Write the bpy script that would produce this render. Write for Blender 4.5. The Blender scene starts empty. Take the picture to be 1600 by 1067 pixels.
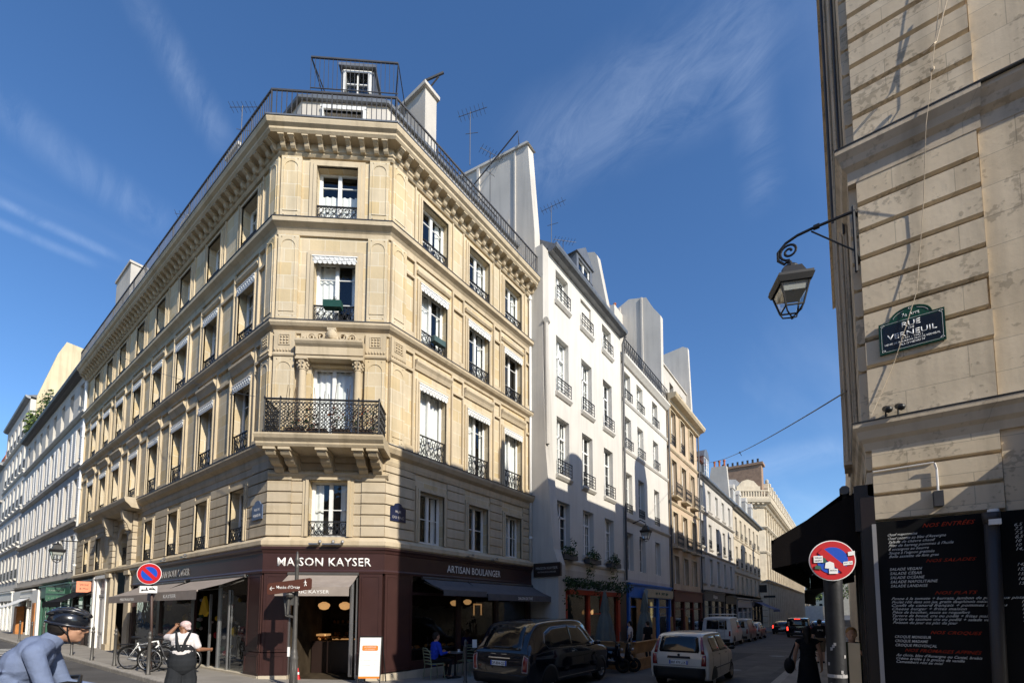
import bpy, bmesh, math, random
from mathutils import Vector, Matrix, noise
from mathutils.bvhtree import BVHTree
random.seed(7)
R = math.radians
S = bpy.context.scene
COL = S.collection
# ---------------------------------------------------------------- camera
CAMH = 2.1
cam = bpy.data.cameras.new('camera'); camo = bpy.data.objects.new('camera', cam); COL.objects.link(camo)
camo.location = (0, 0, CAMH)
camo.rotation_euler = (R(90 + 4.10), 0, R(36.46))
cam.sensor_fit = 'HORIZONTAL'; cam.sensor_width = 36; cam.lens = 36 * 709.8 / 1600
cam.shift_x = 0.0; cam.shift_y = (901.9 - 533.5) / 1600
cam.clip_start = 0.05; cam.clip_end = 3000
S.camera = camo
# ---------------------------------------------------------------- sky, sun, exposure
AZ, EL = R(-12.5), R(31)            # sun azimuth from +X (towards -Y), elevation
sd = Vector((math.cos(AZ) * math.cos(EL), math.sin(AZ) * math.cos(EL), math.sin(EL)))
W = bpy.data.worlds.new('World'); S.world = W; W.use_nodes = True
nt = W.node_tree; nt.nodes.clear()
def N(t, typ, **k):
    n = t.nodes.new(typ)
    for a, v in k.items(): setattr(n, a, v)
    return n
sky = N(nt, 'ShaderNodeTexSky', sky_type='NISHITA', sun_disc=False)
sky.sun_elevation = EL; sky.sun_rotation = math.atan2(sd.x, sd.y); sky.altitude = 200; sky.air_density = 1.0; sky.dust_density = 0.6; sky.ozone_density = 2.2
hsv = N(nt, 'ShaderNodeHueSaturation'); hsv.inputs['Saturation'].default_value = 1.16; hsv.inputs['Value'].default_value = 1.0
nt.links.new(sky.outputs[0], hsv.inputs['Color'])
tint = N(nt, 'ShaderNodeMixRGB', blend_type='MULTIPLY'); tint.inputs[0].default_value = 1; tint.inputs[2].default_value = (.90, 1.0, 1.14, 1); nt.links.new(hsv.outputs[0], tint.inputs[1])
tc = N(nt, 'ShaderNodeTexCoord')
sep = N(nt, 'ShaderNodeSeparateXYZ'); nt.links.new(tc.outputs['Generated'], sep.inputs[0])
def mth(t, op, a, b=None, c=None, clamp=False):
    n = N(t, 'ShaderNodeMath', operation=op, use_clamp=clamp)
    for i, v in enumerate((a, b, c)):
        if v is None: continue
        if isinstance(v, (int, float)): n.inputs[i].default_value = v
        else: t.links.new(v, n.inputs[i])
    return n.outputs[0]
# project the direction on a cloud plane, draw thin streaks of cirrus on it
zz = mth(nt, 'MAXIMUM', sep.outputs[2], 0.04)
cx = mth(nt, 'DIVIDE', sep.outputs[0], zz); cy = mth(nt, 'DIVIDE', sep.outputs[1], zz)
cmb = N(nt, 'ShaderNodeCombineXYZ'); nt.links.new(cx, cmb.inputs[0]); nt.links.new(cy, cmb.inputs[1])
def streak(rot, scale, sc, lo, hi, seed, amt):
    mp = N(nt, 'ShaderNodeMapping'); mp.inputs['Rotation'].default_value = (0, 0, R(rot)); mp.inputs['Scale'].default_value = scale
    mp.inputs['Location'].default_value = (seed, seed * .7, seed * .3)
    nt.links.new(cmb.outputs[0], mp.inputs[0])
    nz = N(nt, 'ShaderNodeTexNoise'); nz.inputs['Scale'].default_value = sc; nz.inputs['Detail'].default_value = 6; nz.inputs['Roughness'].default_value = .55; nz.inputs['Distortion'].default_value = .35
    nt.links.new(mp.outputs[0], nz.inputs['Vector'])
    mr = N(nt, 'ShaderNodeMapRange', interpolation_type='SMOOTHSTEP'); mr.inputs[1].default_value = lo; mr.inputs[2].default_value = hi; mr.inputs[4].default_value = amt
    nt.links.new(nz.outputs[0], mr.inputs[0]); return mr.outputs[0]
c2 = streak(-20, (1.3, .3, 1), .9, .52, .85, 9.4, .14)
# broad old contrails: bands about great circles of the sky, broken up by noise
wn = N(nt, 'ShaderNodeTexNoise'); wn.inputs['Scale'].default_value = 7; wn.inputs['Detail'].default_value = 10; wn.inputs['Roughness'].default_value = .68; wn.inputs['Distortion'].default_value = .8
wm = N(nt, 'ShaderNodeMapping'); wm.inputs['Rotation'].default_value = (.5, .3, R(40)); wm.inputs['Scale'].default_value = (1, 3.2, 1.6); nt.links.new(tc.outputs['Generated'], wm.inputs[0]); nt.links.new(wm.outputs[0], wn.inputs['Vector'])
wn2 = N(nt, 'ShaderNodeTexNoise'); wn2.inputs['Scale'].default_value = 3.2; wn2.inputs['Detail'].default_value = 5; nt.links.new(tc.outputs['Generated'], wn2.inputs['Vector'])
def trail(n, t, half, wid, amt):
    d = N(nt, 'ShaderNodeVectorMath', operation='DOT_PRODUCT'); nt.links.new(tc.outputs['Generated'], d.inputs[0]); d.inputs[1].default_value = n
    e = N(nt, 'ShaderNodeVectorMath', operation='DOT_PRODUCT'); nt.links.new(tc.outputs['Generated'], e.inputs[0]); e.inputs[1].default_value = t
    dd = mth(nt, 'ADD', d.outputs['Value'], mth(nt, 'MULTIPLY', mth(nt, 'SUBTRACT', wn2.outputs[0], .5), wid * 1.6))
    a = N(nt, 'ShaderNodeMapRange', interpolation_type='SMOOTHSTEP'); nt.links.new(mth(nt, 'ABSOLUTE', dd), a.inputs[0]); a.inputs[1].default_value = 0; a.inputs[2].default_value = wid * 1.25; a.inputs[3].default_value = 1; a.inputs[4].default_value = 0
    b = N(nt, 'ShaderNodeMapRange', interpolation_type='SMOOTHSTEP'); nt.links.new(mth(nt, 'ABSOLUTE', e.outputs['Value']), b.inputs[0]); b.inputs[1].default_value = half * .55; b.inputs[2].default_value = half * 1.1; b.inputs[3].default_value = 1; b.inputs[4].default_value = 0
    w = N(nt, 'ShaderNodeMapRange'); nt.links.new(wn.outputs[0], w.inputs[0]); w.inputs[1].default_value = .36; w.inputs[2].default_value = .66; w.inputs[3].default_value = .1
    return mth(nt, 'MULTIPLY', mth(nt, 'MULTIPLY', a.outputs[0], b.outputs[0]), mth(nt, 'MULTIPLY', w.outputs[0], amt * .38))
cc = c2
for a_ in (((-.6663, -.5556, -.4974), (-.3005, .8104, -.5029), .085, .026, .26), ((-.6031, -.2094, -.7697), (-.0318, .9705, -.2391), .11, .03, .24), ((-.5219, .0127, -.8529), (.0904, .9951, -.0405), .08, .008, .30), ((-.499, .0409, -.8657), (.0974, .9952, -.0091), .06, .008, .24),
           ((-.0618, .7623, -.6442), (.9739, .1873, .1282), .22, .075, .34), ((-.9966, -.0452, -.0685), (.0173, .6996, -.7144), .10, .03, .22), ((.0323, .2831, -.9585), (.9957, .0747, .0556), .12, .03, .35)):
    cc = mth(nt, 'ADD', cc, trail(*a_), clamp=True)
fadez = N(nt, 'ShaderNodeMapRange'); nt.links.new(sep.outputs[2], fadez.inputs[0]); fadez.inputs[1].default_value = 0.0; fadez.inputs[2].default_value = .16
cc = mth(nt, 'MULTIPLY', cc, fadez.outputs[0])
mx = N(nt, 'ShaderNodeMixRGB'); nt.links.new(cc, mx.inputs[0]); nt.links.new(tint.outputs[0], mx.inputs[1]); mx.inputs[2].default_value = (6.2, 7.2, 8.8, 1)
bg = N(nt, 'ShaderNodeBackground'); bg.inputs[1].default_value = 0.128
nt.links.new(mx.outputs[0], bg.inputs[0])
wo = N(nt, 'ShaderNodeOutputWorld'); nt.links.new(bg.outputs[0], wo.inputs[0])
sl = bpy.data.lights.new('sun', 'SUN'); sl.energy = 4.6; sl.angle = R(.5); sl.color = (1, .93, .80)
so = bpy.data.objects.new('sun', sl); COL.objects.link(so); so.rotation_euler = sd.to_track_quat('Z', 'Y').to_euler(); so.location = (0, 0, 60)
S.view_settings.view_transform = 'Standard'; S.view_settings.look = 'None'; S.view_settings.gamma = 1; S.view_settings.exposure = 0.36
S.render.engine = 'CYCLES'
S.cycles.max_bounces = 6; S.cycles.transparent_max_bounces = 12

# ---------------------------------------------------------------- materials
def pal(name, col, rough=.8, spec=.3, metal=0, var=.12, nscale=3., bump=.1, bscale=40., emis=None, coat=0, streak=0., alpha=1):
    """plain surface with soft tone variation, optional vertical weather streaks and a fine bump"""
    m = bpy.data.materials.new(name); m.use_nodes = True; t = m.node_tree; b = t.nodes['Principled BSDF']
    b.inputs['Roughness'].default_value = rough; b.inputs['Specular IOR Level'].default_value = spec; b.inputs['Metallic'].default_value = metal
    b.inputs['Coat Weight'].default_value = coat
    tcn = N(t, 'ShaderNodeTexCoord')
    nz = N(t, 'ShaderNodeTexNoise'); nz.inputs['Scale'].default_value = nscale; nz.inputs['Detail'].default_value = 5
    t.links.new(tcn.outputs['Object'], nz.inputs['Vector'])
    f = N(t, 'ShaderNodeMapRange'); f.inputs[1].default_value = .3; f.inputs[2].default_value = .7; f.inputs[3].default_value = 1 - var; f.inputs[4].default_value = 1 + var * .6
    t.links.new(nz.outputs[0], f.inputs[0]); fac = f.outputs[0]
    if streak:
        mp = N(t, 'ShaderNodeMapping'); mp.inputs['Scale'].default_value = (3.5, 3.5, .25); t.links.new(tcn.outputs['Object'], mp.inputs[0])
        n2 = N(t, 'ShaderNodeTexNoise'); n2.inputs['Scale'].default_value = 1.3; n2.inputs['Detail'].default_value = 6; t.links.new(mp.outputs[0], n2.inputs['Vector'])
        g = N(t, 'ShaderNodeMapRange'); g.inputs[1].default_value = .45; g.inputs[2].default_value = .75; g.inputs[3].default_value = 1; g.inputs[4].default_value = 1 - streak
        t.links.new(n2.outputs[0], g.inputs[0]); fac = mth(t, 'MULTIPLY', fac, g.outputs[0])
    v = N(t, 'ShaderNodeVectorMath', operation='SCALE'); v.inputs[0].default_value = col[:3]; t.links.new(fac, v.inputs['Scale'])
    t.links.new(v.outputs[0], b.inputs['Base Color'])
    if bump:
        n3 = N(t, 'ShaderNodeTexNoise'); n3.inputs['Scale'].default_value = bscale; n3.inputs['Detail'].default_value = 4; t.links.new(tcn.outputs['Object'], n3.inputs['Vector'])
        bp = N(t, 'ShaderNodeBump'); bp.inputs['Strength'].default_value = bump; bp.inputs['Distance'].default_value = .02
        t.links.new(n3.outputs[0], bp.inputs['Height']); t.links.new(bp.outputs[0], b.inputs['Normal'])
    if emis: b.inputs['Emission Color'].default_value = (*emis[0], 1); b.inputs['Emission Strength'].default_value = emis[1]
    return m
def stone(name, c1, c2, mortar, bw=.62, bh=.42, ms=.006, streak=.25, spots=0., bump=.25, off=0.0, mortar_bump=.0, nb=.12):
    m = bpy.data.materials.new(name); m.use_nodes = True; t = m.node_tree; b = t.nodes['Principled BSDF']
    b.inputs['Roughness'].default_value = .9; b.inputs['Specular IOR Level'].default_value = .15
    tcn = N(t, 'ShaderNodeTexCoord'); sp = N(t, 'ShaderNodeSeparateXYZ'); t.links.new(tcn.outputs['Object'], sp.inputs[0])
    u = mth(t, 'ADD', sp.outputs[0], sp.outputs[1]); w = mth(t, 'ADD', sp.outputs[2], off)
    cb = N(t, 'ShaderNodeCombineXYZ'); t.links.new(u, cb.inputs[0]); t.links.new(w, cb.inputs[1])
    br = N(t, 'ShaderNodeTexBrick'); t.links.new(cb.outputs[0], br.inputs['Vector'])
    br.inputs['Color1'].default_value = (*c1, 1); br.inputs['Color2'].default_value = (*c2, 1); br.inputs['Mortar'].default_value = (*mortar, 1)
    br.inputs['Scale'].default_value = 1; br.inputs['Mortar Size'].default_value = ms; br.inputs['Mortar Smooth'].default_value = .3
    br.inputs['Brick Width'].default_value = bw; br.inputs['Row Height'].default_value = bh; br.inputs['Bias'].default_value = -.2 if bw < .7 else -.1
    nz = N(t, 'ShaderNodeTexNoise'); nz.inputs['Scale'].default_value = 1.1; nz.inputs['Detail'].default_value = 7; nz.inputs['Roughness'].default_value = .62; t.links.new(tcn.outputs['Object'], nz.inputs['Vector'])
    f = N(t, 'ShaderNodeMapRange'); f.inputs[1].default_value = .3; f.inputs[2].default_value = .7; f.inputs[3].default_value = 1 - nb; f.inputs[4].default_value = 1.06; t.links.new(nz.outputs[0], f.inputs[0])
    mp = N(t, 'ShaderNodeMapping'); mp.inputs['Scale'].default_value = (3, 3, .22); t.links.new(tcn.outputs['Object'], mp.inputs[0])
    n2 = N(t, 'ShaderNodeTexNoise'); n2.inputs['Scale'].default_value = 1.5; n2.inputs['Detail'].default_value = 6; t.links.new(mp.outputs[0], n2.inputs['Vector'])
    g = N(t, 'ShaderNodeMapRange'); g.inputs[1].default_value = .5; g.inputs[2].default_value = .78; g.inputs[3].default_value = 1; g.inputs[4].default_value = 1 - streak; t.links.new(n2.outputs[0], g.inputs[0])
    fac = mth(t, 'MULTIPLY', f.outputs[0], g.outputs[0])
    n4 = N(t, 'ShaderNodeTexNoise'); n4.inputs['Scale'].default_value = 22; n4.inputs['Detail'].default_value = 5; t.links.new(tcn.outputs['Object'], n4.inputs['Vector'])
    if spots:
        n5 = N(t, 'ShaderNodeTexNoise'); n5.inputs['Scale'].default_value = 3.5; n5.inputs['Detail'].default_value = 2; t.links.new(tcn.outputs['Object'], n5.inputs['Vector'])
        h = mth(t, 'MULTIPLY', n4.outputs[0], n5.outputs[0])
        k = N(t, 'ShaderNodeMapRange'); k.inputs[1].default_value = .31; k.inputs[2].default_value = .36; k.inputs[3].default_value = 1; k.inputs[4].default_value = 1 - spots; t.links.new(h, k.inputs[0])
        fac = mth(t, 'MULTIPLY', fac, k.outputs[0])
    v = N(t, 'ShaderNodeVectorMath', operation='SCALE'); t.links.new(br.outputs['Color'], v.inputs[0]); t.links.new(fac, v.inputs['Scale'])
    t.links.new(v.outputs[0], b.inputs['Base Color'])
    hgt = n4.outputs[0]
    if mortar_bump: hgt = mth(t, 'SUBTRACT', n4.outputs[0], mth(t, 'MULTIPLY', br.outputs['Fac'], mortar_bump))
    bp = N(t, 'ShaderNodeBump'); bp.inputs['Strength'].default_value = bump; bp.inputs['Distance'].default_value = .02
    t.links.new(hgt, bp.inputs['Height']); t.links.new(bp.outputs[0], b.inputs['Normal'])
    return m
def glassmat(name, tint=(.75, .8, .8), ior=1.6, rough=.015, extra=.03):
    m = bpy.data.materials.new(name); m.use_nodes = True; t = m.node_tree; t.nodes.clear()
    fr = N(t, 'ShaderNodeLayerWeight'); fr.inputs['Blend'].default_value = .5; fz = mth(t, 'MULTIPLY_ADD', mth(t, 'POWER', fr.outputs['Facing'], 3.6), .85, .045)
    tcn = N(t, 'ShaderNodeTexCoord'); nz = N(t, 'ShaderNodeTexNoise'); nz.inputs['Scale'].default_value = 2.2; t.links.new(tcn.outputs['Object'], nz.inputs['Vector'])
    bp = N(t, 'ShaderNodeBump'); bp.inputs['Strength'].default_value = .12; bp.inputs['Distance'].default_value = .05; t.links.new(nz.outputs[0], bp.inputs['Height'])
    gl = N(t, 'ShaderNodeBsdfGlossy'); gl.inputs['Roughness'].default_value = rough; gl.inputs['Color'].default_value = (.9, .93, .95, 1); t.links.new(bp.outputs[0], gl.inputs['Normal'])
    tr = N(t, 'ShaderNodeBsdfTransparent'); tr.inputs[0].default_value = (*tint, 1)
    mxs = N(t, 'ShaderNodeMixShader'); t.links.new(mth(t, 'ADD', fz, extra), mxs.inputs[0]); t.links.new(tr.outputs[0], mxs.inputs[1]); t.links.new(gl.outputs[0], mxs.inputs[2])
    o = N(t, 'ShaderNodeOutputMaterial'); t.links.new(mxs.outputs[0], o.inputs[0]); return m

m_stone = stone('limestone', (.575, .485, .345), (.56, .43, .235), (.64, .575, .45), .62, .40, .012, .18, nb=.14)
m_mould = stone('limestone_moulding', (.545, .455, .325), (.49, .40, .27), (.54, .47, .36), 1.3, 5., .004, .26)
m_rust = stone('limestone_courses', (.53, .45, .335), (.49, .405, .285), (.6, .52, .4), 1.1, .31, .0, .22, nb=.18)
m_rstone = stone('weathered_limestone', (.76, .635, .465), (.70, .575, .41), (.50, .42, .31), .95, .312, .004, .34, spots=.30, bump=.09, nb=.22, off=.005)
m_rmould = stone('weathered_moulding', (.66, .55, .41), (.60, .50, .37), (.5, .42, .32), 1.6, 9., .003, .35, spots=.2, bump=.1, nb=.2)
m_white = pal('white_render', (.60, .575, .53), .9, .15, var=.06, nscale=.8, bump=.12, bscale=25, streak=.10)
m_white2 = pal('off_white_render', (.50, .47, .425), .9, .15, var=.12, nscale=.8, bump=.12, bscale=25, streak=.12)
m_party = pal('grey_party_render', (.56, .53, .485), .92, .1, var=.16, nscale=.35, bump=.15, bscale=18, streak=.16)
m_cream = pal('cream_render', (.58, .50, .34), .92, .1, var=.14, nscale=.6, streak=.25)
m_tan = stone('tan_stone', (.54, .42, .30), (.49, .375, .26), (.5, .4, .29), 1.2, .5, .003, .15)
m_pale = stone('pale_stone', (.54, .475, .37), (.50, .43, .33), (.5, .44, .35), 1.4, .5, .003, .2)
m_zinc = pal('zinc', (.20, .21, .225), .45, .5, .5, var=.2, nscale=1.2, bump=.05, streak=.25)
m_slate = pal('slate', (.13, .14, .16), .6, .4, var=.25, nscale=3, bump=.2, bscale=12)
m_iron = pal('black_iron', (.014, .014, .016), .5, .4, var=.2, bump=.0)
m_irong = pal('dark_grey_iron', (.055, .055, .06), .5, .4, var=.2, bump=0)
m_frame = pal('white_joinery', (.74, .74, .72), .5, .4, var=.05, bump=0)
m_curt = pal('white_curtain', (.80, .80, .79), .95, .1, var=.03, bump=0)
m_dark = pal('dark_interior', (.02, .018, .016), 1, .05, var=.3, bump=0)
m_dim = pal('dim_interior', (.06, .045, .03), 1, .05, var=.4, bump=0)
m_glass = glassmat('window_glass', (.93, .95, .94), 1.5, .015, .02)
m_shopglass = glassmat('shop_glass', (.8, .82, .82), 1.5, .01, .01)
m_clay = pal('terracotta', (.42, .13, .05), .85, .2, var=.2)
m_tile = pal('red_roof_tile', (.45, .12, .05), .85, .2, var=.3, nscale=9)
m_maroon = pal('maroon_paint', (.046, .020, .018), .38, .5, var=.12, bump=.03, bscale=9)
m_maroond = pal('dark_brown_paint', (.022, .012, .010), .4, .5, var=.12, bump=.03, bscale=9)
m_awn = pal('taupe_canvas', (.30, .255, .225), .9, .1, var=.1, nscale=5, bump=.15, bscale=90)
m_awng = pal('grey_canvas', (.13, .125, .13), .9, .1, var=.1, nscale=5, bump=.15, bscale=90)
m_awnk = pal('black_canvas', (.012, .009, .008), .85, .15, var=.2, nscale=5, bump=.15, bscale=60)
m_textw = pal('white_lettering', (.85, .83, .80), .5, .3, var=.03, bump=0)
m_textg = pal('grey_lettering', (.42, .40, .38), .5, .3, var=.03, bump=0)
m_lamp = pal('warm_lamp', (.9, .6, .25), .5, emis=((1, .52, .2), .42), var=0, bump=0)
m_lampd = pal('dim_warm_lamp', (.9, .6, .25), .5, emis=((1, .5, .18), .3), var=0, bump=0)
m_steel = pal('brushed_steel', (.45, .45, .46), .35, .5, .9, var=.1, bump=0)
m_pole = pal('grey_pole_paint', (.10, .095, .09), .45, .4, .3, var=.2, bump=.05)
m_brownp = pal('brown_pole_paint', (.075, .045, .038), .5, .4, var=.15, bump=0)
m_asph = pal('asphalt', (.098, .092, .088), .88, .3, var=.28, nscale=.9, bump=.5, bscale=90)
m_pave = pal('asphalt_pavement', (.29, .265, .235), .9, .2, var=.2, nscale=1.1, bump=.3, bscale=70)
m_kerb = pal('granite_kerb', (.36, .33, .29), .85, .25, var=.25, nscale=9, bump=.3, bscale=60)
m_paint = pal('road_paint', (.62, .61, .58), .8, .3, var=.2, nscale=6, bump=.1)
m_leaf = pal('leaf_green', (.045, .085, .022), .7, .3, var=.4, nscale=5, bump=0)
m_leafd = pal('leaf_dark_green', (.022, .045, .016), .7, .3, var=.4, nscale=5, bump=0)
m_leafl = pal('leaf_light_green', (.14, .19, .045), .7, .3, var=.4, nscale=5, bump=0)
m_bark = pal('bark', (.09, .06, .04), .9, .1, var=.3)
m_rubber = pal('tyre_rubber', (.012, .012, .012), .85, .2, var=.2, bump=0)
m_chrome = pal('chrome', (.7, .7, .7), .15, .5, 1, var=.02, bump=0)
m_wood = pal('planed_wood', (.34, .19, .085), .7, .25, var=.3, nscale=3, bump=.15, bscale=30)
m_red = pal('sign_red', (.50, .016, .022), .4, .5, var=.04, bump=0)
m_blue = pal('sign_blue', (.010, .075, .48), .4, .5, var=.04, bump=0)
m_enam = pal('sign_white', (.80, .80, .79), .4, .5, var=.04, bump=0)
m_black = pal('black_plastic', (.012, .012, .013), .5, .4, var=.1, bump=0)
m_orange = pal('orange_print', (.75, .22, .03), .6, .3, var=.03, bump=0)
m_doorg = pal('grey_door_paint', (.36, .345, .34), .5, .4, var=.06, bump=.03)
m_wpaint = pal('white_shop_paint', (.76, .74, .70), .55, .3, var=.05, bump=.02)
m_shut = pal('grey_white_shutter', (.60, .60, .60), .7, .2, var=.08, bump=0)
m_shade = pal('frosted_glass', (.42, .42, .40), .4, .4, var=.1, bump=0)

# ---------------------------------------------------------------- geometry helpers
class Fr:
    """facade frame: s runs along u, o is the distance out of the facade, z is up"""
    def __init__(f, ox, oy, ux, uy):
        l = math.hypot(ux, uy); f.o = Vector((ox, oy)); f.u = Vector((ux / l, uy / l)); f.n = Vector((uy / l, -ux / l)); f.rot = math.atan2(uy, ux)
    def p(f, s, o, z):
        q = f.o + f.u * s + f.n * o; return (q.x, q.y, z)
class MB:
    def __init__(b): b.v = []; b.f = []; b.m = []
    def add(b, vs, fs, mi=0):
        k = len(b.v); b.v += [tuple(v) for v in vs]; b.f += [tuple(i + k for i in f) for f in fs]; b.m += [mi] * len(fs); return b
    def box(b, fr, s0, s1, o0, o1, z0, z1, mi=0):
        P = fr.p; vs = [P(s0, o0, z0), P(s1, o0, z0), P(s1, o1, z0), P(s0, o1, z0), P(s0, o0, z1), P(s1, o0, z1), P(s1, o1, z1), P(s0, o1, z1)]
        return b.add(vs, [(0, 1, 2, 3), (7, 6, 5, 4), (0, 4, 5, 1), (1, 5, 6, 2), (2, 6, 7, 3), (3, 7, 4, 0)], mi)
    def wb(b, x0, x1, y0, y1, z0, z1, mi=0): return b.box(WF, x0, x1, -y1, -y0, z0, z1, mi)
    def quad(b, a, c, d, e, mi=0): return b.add([a, c, d, e], [(0, 1, 2, 3)], mi)
    def poly(b, pts, mi=0): return b.add(pts, [tuple(range(len(pts)))], mi)
    def prof(b, fr, s0, s1, pr, mi=0):
        n = len(pr); vs = [fr.p(s0, o, z) for o, z in pr] + [fr.p(s1, o, z) for o, z in pr]
        return b.add(vs, [(i, (i + 1) % n, n + (i + 1) % n, n + i) for i in range(n)] + [tuple(range(n))[::-1], tuple(range(n, 2 * n))], mi)
    def plate(b, fr, pts, o0, o1, mi=0):
        """outline in (s,z) with thickness o0..o1"""
        n = len(pts); vs = [fr.p(s, o0, z) for s, z in pts] + [fr.p(s, o1, z) for s, z in pts]
        return b.add(vs, [(i, (i + 1) % n, n + (i + 1) % n, n + i) for i in range(n)] + [tuple(range(n))[::-1], tuple(range(n, 2 * n))], mi)
    def prism(b, pts, z0, z1, mi=0):
        n = len(pts); vs = [(x, y, z0) for x, y in pts] + [(x, y, z1) for x, y in pts]
        return b.add(vs, [(i, (i + 1) % n, n + (i + 1) % n, n + i) for i in range(n)] + [tuple(range(n))[::-1], tuple(range(n, 2 * n))], mi)
    def path(b, plan, pr, mi=0, closed=True):
        """moulding profile (o,z) swept round a plan polyline with mitres; outside is on the right hand"""
        k = len(plan); ds = []
        for i in range(k - 1):
            d = Vector(plan[i + 1]) - Vector(plan[i]); d.normalize(); ds.append(Vector((d.y, -d.x)))
        rings = []
        for i in range(k):
            a = ds[max(i - 1, 0)]; c = ds[min(i, k - 2)]; mm = (a + c); mm.normalize(); mm = mm / max(mm.dot(c), .3)
            rings.append([(plan[i][0] + mm.x * o, plan[i][1] + mm.y * o, z) for o, z in pr])
        n = len(pr); vs = [p for r in rings for p in r]; fs = []
        for i in range(k - 1):
            for j in range(n if closed else n - 1):
                j2 = (j + 1) % n; fs.append((i * n + j, i * n + j2, (i + 1) * n + j2, (i + 1) * n + j))
        if closed: fs += [tuple(range(n))[::-1], tuple(range((k - 1) * n, k * n))]
        return b.add(vs, fs, mi)
    def tube(b, pts, r, n=6, mi=0, r1=None, loop=False):
        pts = [Vector(p) for p in pts]; k = len(pts); vs = []; up = None
        for i, p in enumerate(pts):
            if loop: d = pts[(i + 1) % k] - pts[i - 1]
            else: d = pts[min(i + 1, k - 1)] - pts[max(i - 1, 0)]
            if d.length < 1e-9: d = Vector((0, 0, 1))
            d.normalize()
            if up is None or abs(up.dot(d)) > .99: up = Vector((0, 0, 1)) if abs(d.z) < .9 else Vector((1, 0, 0))
            a = d.cross(up); a.normalize(); c = a.cross(d); up = c
            rr = r if r1 is None else r + (r1 - r) * i / (k - 1)
            for j in range(n):
                t = 2 * math.pi * (j + .5) / n; vs.append(p + (a * math.cos(t) + c * math.sin(t)) * rr)
        fs = []
        for i in range(k if loop else k - 1):
            i2 = (i + 1) % k
            for j in range(n): fs.append((i * n + j, i * n + (j + 1) % n, i2 * n + (j + 1) % n, i2 * n + j))
        if not loop: fs += [tuple(range(n))[::-1], tuple(range((k - 1) * n, k * n))]
        return b.add(vs, fs, mi)
    def lathe(b, c, pr, n=16, mi=0, sx=1, sy=1):
        vs = []; k = len(pr)
        for r, z in pr:
            for j in range(n): t = 2 * math.pi * j / n; vs.append((c[0] + r * math.cos(t) * sx, c[1] + r * math.sin(t) * sy, c[2] + z))
        fs = [(i * n + j, i * n + (j + 1) % n, (i + 1) * n + (j + 1) % n, (i + 1) * n + j) for i in range(k - 1) for j in range(n)]
        fs += [tuple(range(n))[::-1], tuple(range((k - 1) * n, k * n))]
        return b.add(vs, fs, mi)
    def ell(b, c, r, n=12, mi=0, mat=None):
        """ellipsoid"""
        vs = []; c = Vector(c)
        for i in range(n // 2 + 1):
            ph = math.pi * (i / (n // 2)) - math.pi / 2
            cr = max(math.cos(ph), 1e-3)
            for j in range(n):
                t = 2 * math.pi * j / n; p = Vector((r[0] * cr * math.cos(t), r[1] * cr * math.sin(t), r[2] * math.sin(ph)))
                if mat: p = mat @ p
                vs.append(c + p)
        k = n // 2
        fs = [(i * n + j, i * n + (j + 1) % n, (i + 1) * n + (j + 1) % n, (i + 1) * n + j) for i in range(k) for j in range(n)]
        fs += [tuple(range(n))[::-1], tuple(range(k * n, (k + 1) * n))]
        return b.add(vs, fs, mi)
    def cap(b, p0, r0, p1, r1, n=12, mi=0):
        """tapered capsule"""
        p0 = Vector(p0); p1 = Vector(p1); d = p1 - p0; L = d.length; d.normalize()
        pts = []; rs = []
        for t in (-90, -65, -40, -15): pts.append(p0 + d * (r0 * math.sin(R(t)))); rs.append(max(r0 * math.cos(R(t)), 1e-3))
        for t in (15, 40, 65, 90): pts.append(p1 + d * (r1 * math.sin(R(t)))); rs.append(max(r1 * math.cos(R(t)), 1e-3))
        up = Vector((0, 0, 1)) if abs(d.z) < .9 else Vector((1, 0, 0)); a = d.cross(up); a.normalize(); c = a.cross(d); vs = []
        for p, r in zip(pts, rs):
            for j in range(n): t = 2 * math.pi * j / n; vs.append(p + (a * math.cos(t) + c * math.sin(t)) * r)
        k = len(pts)
        fs = [(i * n + j, i * n + (j + 1) % n, (i + 1) * n + (j + 1) % n, (i + 1) * n + j) for i in range(k - 1) for j in range(n)]
        fs += [tuple(range(n))[::-1], tuple(range((k - 1) * n, k * n))]
        return b.add(vs, fs, mi)
    def leaves(b, c, r, n, size, mi=0, mis=1, hollow=.0, rnd=random):
        for _ in range(n):
            while 1:
                p = Vector((rnd.uniform(-1, 1), rnd.uniform(-1, 1), rnd.uniform(-1, 1)))
                if hollow < p.length < 1: break
            p = Vector((c[0] + p.x * r[0], c[1] + p.y * r[1], c[2] + p.z * r[2]))
            a = Vector((rnd.gauss(0, 1), rnd.gauss(0, 1), rnd.gauss(0, .7))); a.normalize(); u = a.orthogonal(); u.normalize(); w = a.cross(u)
            s = size * rnd.uniform(.6, 1.4)
            b.add([p - u * s, p + w * s * .5, p + u * s, p - w * s * .5], [(0, 1, 2, 3)], mi + rnd.randrange(mis))
        return b
    def wall(b, fr, s0, s1, z0, z1, holes, dep=.3, mi=0, dark=1, room=.7, o=0., bare=()):
        """front wall with rectangular openings, reveals and a dark room box behind each"""
        ss = sorted({s0, s1, *[h[0] for h in holes], *[h[1] for h in holes]}); zs = sorted({z0, z1, *[h[2] for h in holes], *[h[3] for h in holes]})
        for i in range(len(ss) - 1):
            for j in range(len(zs) - 1):
                cs = (ss[i] + ss[i + 1]) / 2; cz = (zs[j] + zs[j + 1]) / 2
                if any(h[0] < cs < h[1] and h[2] < cz < h[3] for h in holes): continue
                b.quad(fr.p(ss[i], o, zs[j]), fr.p(ss[i + 1], o, zs[j]), fr.p(ss[i + 1], o, zs[j + 1]), fr.p(ss[i], o, zs[j + 1]), mi)
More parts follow.
